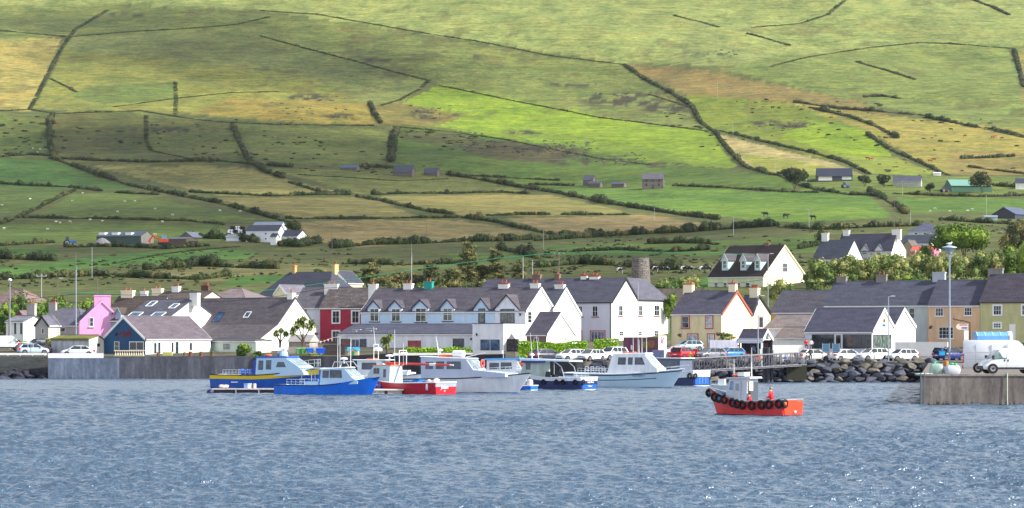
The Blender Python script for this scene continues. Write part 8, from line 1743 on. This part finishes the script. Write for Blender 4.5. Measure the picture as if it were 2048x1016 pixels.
# round stone tower
p = hill(1281, 556); p = Vector((XatD(1281, 560), 560, zt(557, 560))); r = thing('stone_tower', 'round roofless stone tower standing above the village roofs', 'tower', p); m = MB(); n = 28; w = 17.5*560/F
rings = [[(q*w*math.cos(a)*(1+random.uniform(-.015,.015)), q*w*math.sin(a)*(1+random.uniform(-.015,.015)), z+(random.uniform(-.18,.18) if z > 3.6 else 0)) for a in np.linspace(0, 2*math.pi, n+1)[:-1]] for q, z in ((1.14,-1),(1.1,.6),(1.04,1.9),(.99,3.0),(.98,3.8),(.8,3.8),(.8,3.0))]
m.loft(rings); mt, nt, bb = nodes('rubble_stone'); f = noise(nt, 3.2, 5, rough=.8); vo = nt.nodes.new('ShaderNodeTexVoronoi'); vo.inputs['Scale'].default_value = 2.6; tc = nt.nodes.new('ShaderNodeTexCoord'); mp = nt.nodes.new('ShaderNodeMapping'); mp.inputs['Scale'].default_value = (1,1,2.2); nt.links.new(tc.outputs['Object'], mp.inputs[0]); nt.links.new(mp.outputs[0], vo.inputs[0])
o_ = mixc(nt, 1, ramp(nt, vo.outputs['Color'], [(0, rgb((92,86,88))), (1, rgb((150,140,132)))]), ramp(nt, f, [(.3,.6),(.7,1.1)]), 'MULTIPLY'); nt.links.new(o_, bb.inputs['Base Color']); bump(nt, bb, vo.outputs['Distance'], .8, .2); bb.inputs['Roughness'].default_value = .9; m.build('tower_wall', mt, r)
# farm bits
p = hill(210, 491); m = MB(); m.lathe([(3.1,-.3),(2.2,.9),(1.1,1.7),(.2,2.1)], n=14); o = m.build('gravel_heap', paint((150,144,148), .9, .3, 2)); o.location = p-Vector((0,6,0)); tag(o, 'grey gravel heap in front of the long green barn', 'gravel heap')
p = hill(318, 492); r = thing('digger', 'orange digger with raised arm between the barns', 'digger', p+Vector((0,-3,0))); OR = paint((224,84,44), .5); m = MB(); m.pipe([(.5,0,1.8),(-1.4,0,3.0),(-2.4,0,1.6)], .28, 6); m.build('arm', OR, r); m = MB(); m.box(.6,-.9,1.0,3.0,.9,2.0); m.build('body', OR, r); m = MB(); m.box(1.2,-.6,2.0,2.6,.6,3.1); m.build('cab', paint((110,170,200), .3), r)
for sg in (-1, 1): m = MB(); m.box(.2,sg*1.1-.25,0,3.4,sg*1.1+.25,.95); m.build('track', PLASTIC, r)
m = MB(); m.prism([(-2.7,1.6),(-2.1,1.6),(-2.0,.9),(-2.8,1.0)], 'y', -.5, .5); m.build('bucket', OR, r)
def tractor(label, px, py, c):
    p = hill(px, py); r = thing('tractor', label, 'tractor', p, .3, 'tractors at the hill farms'); m = MB(); m.box(.2,-.4,.8,2.2,.4,1.5); m.build('bonnet', paint(c, .4), r); m = MB(); m.box(-1.0,-.7,.8,.2,.7,1.4); m.build('body', paint(c, .4), r); m = MB(); m.hexa([(-.9,-.6,1.4),(.2,-.6,1.4),(.2,.6,1.4),(-.9,.6,1.4),(-.8,-.5,2.5),(.0,-.5,2.5),(.0,.5,2.5),(-.8,.5,2.5)]); m.build('cab', CG, r)
    m = MB(); m.box(-.9,-.62,2.5,.15,.62,2.62); m.build('cab_roof', paint(c, .4), r)
    for sg in (-1, 1): wheel(r, -.6, sg*.95, .8, .4); wheel(r, 1.7, sg*.8, .5, .3)
tractor('blue tractor left of the long green barn', 137, 491, (40,90,160)); tractor('blue tractor in the yard of the cattle barn', 1690, 376, (40,90,170)); tractor('dark tractor beside the green sheeted barn', 1888, 385, (90,50,70))
BW = [paint((26,28,34), .4, 0), paint((220,224,230), .5, 0)]; k = 0
for row, (n, y) in enumerate(((9,471),(8,465),(6,460))):
    for i in range(n):
        p = hill(455+i*4.7+row*4, 474); m = MB(); m.tube((0,-.6,.6),(0,.6,.6),.62,None,10); o = m.build('silage_bale', BW[(i*2+row+i//2) % 2], smooth=40); o.location = p+Vector((0,row*.5,row*1.1)); tag(o, 'wrapped silage bale stacked left of the white farmhouse, '+('black' if (i*2+row+i//2) % 2 == 0 else 'white'), 'bale', 'black silage bales by the farmhouse' if (i*2+row+i//2) % 2 == 0 else 'white silage bales by the farmhouse')
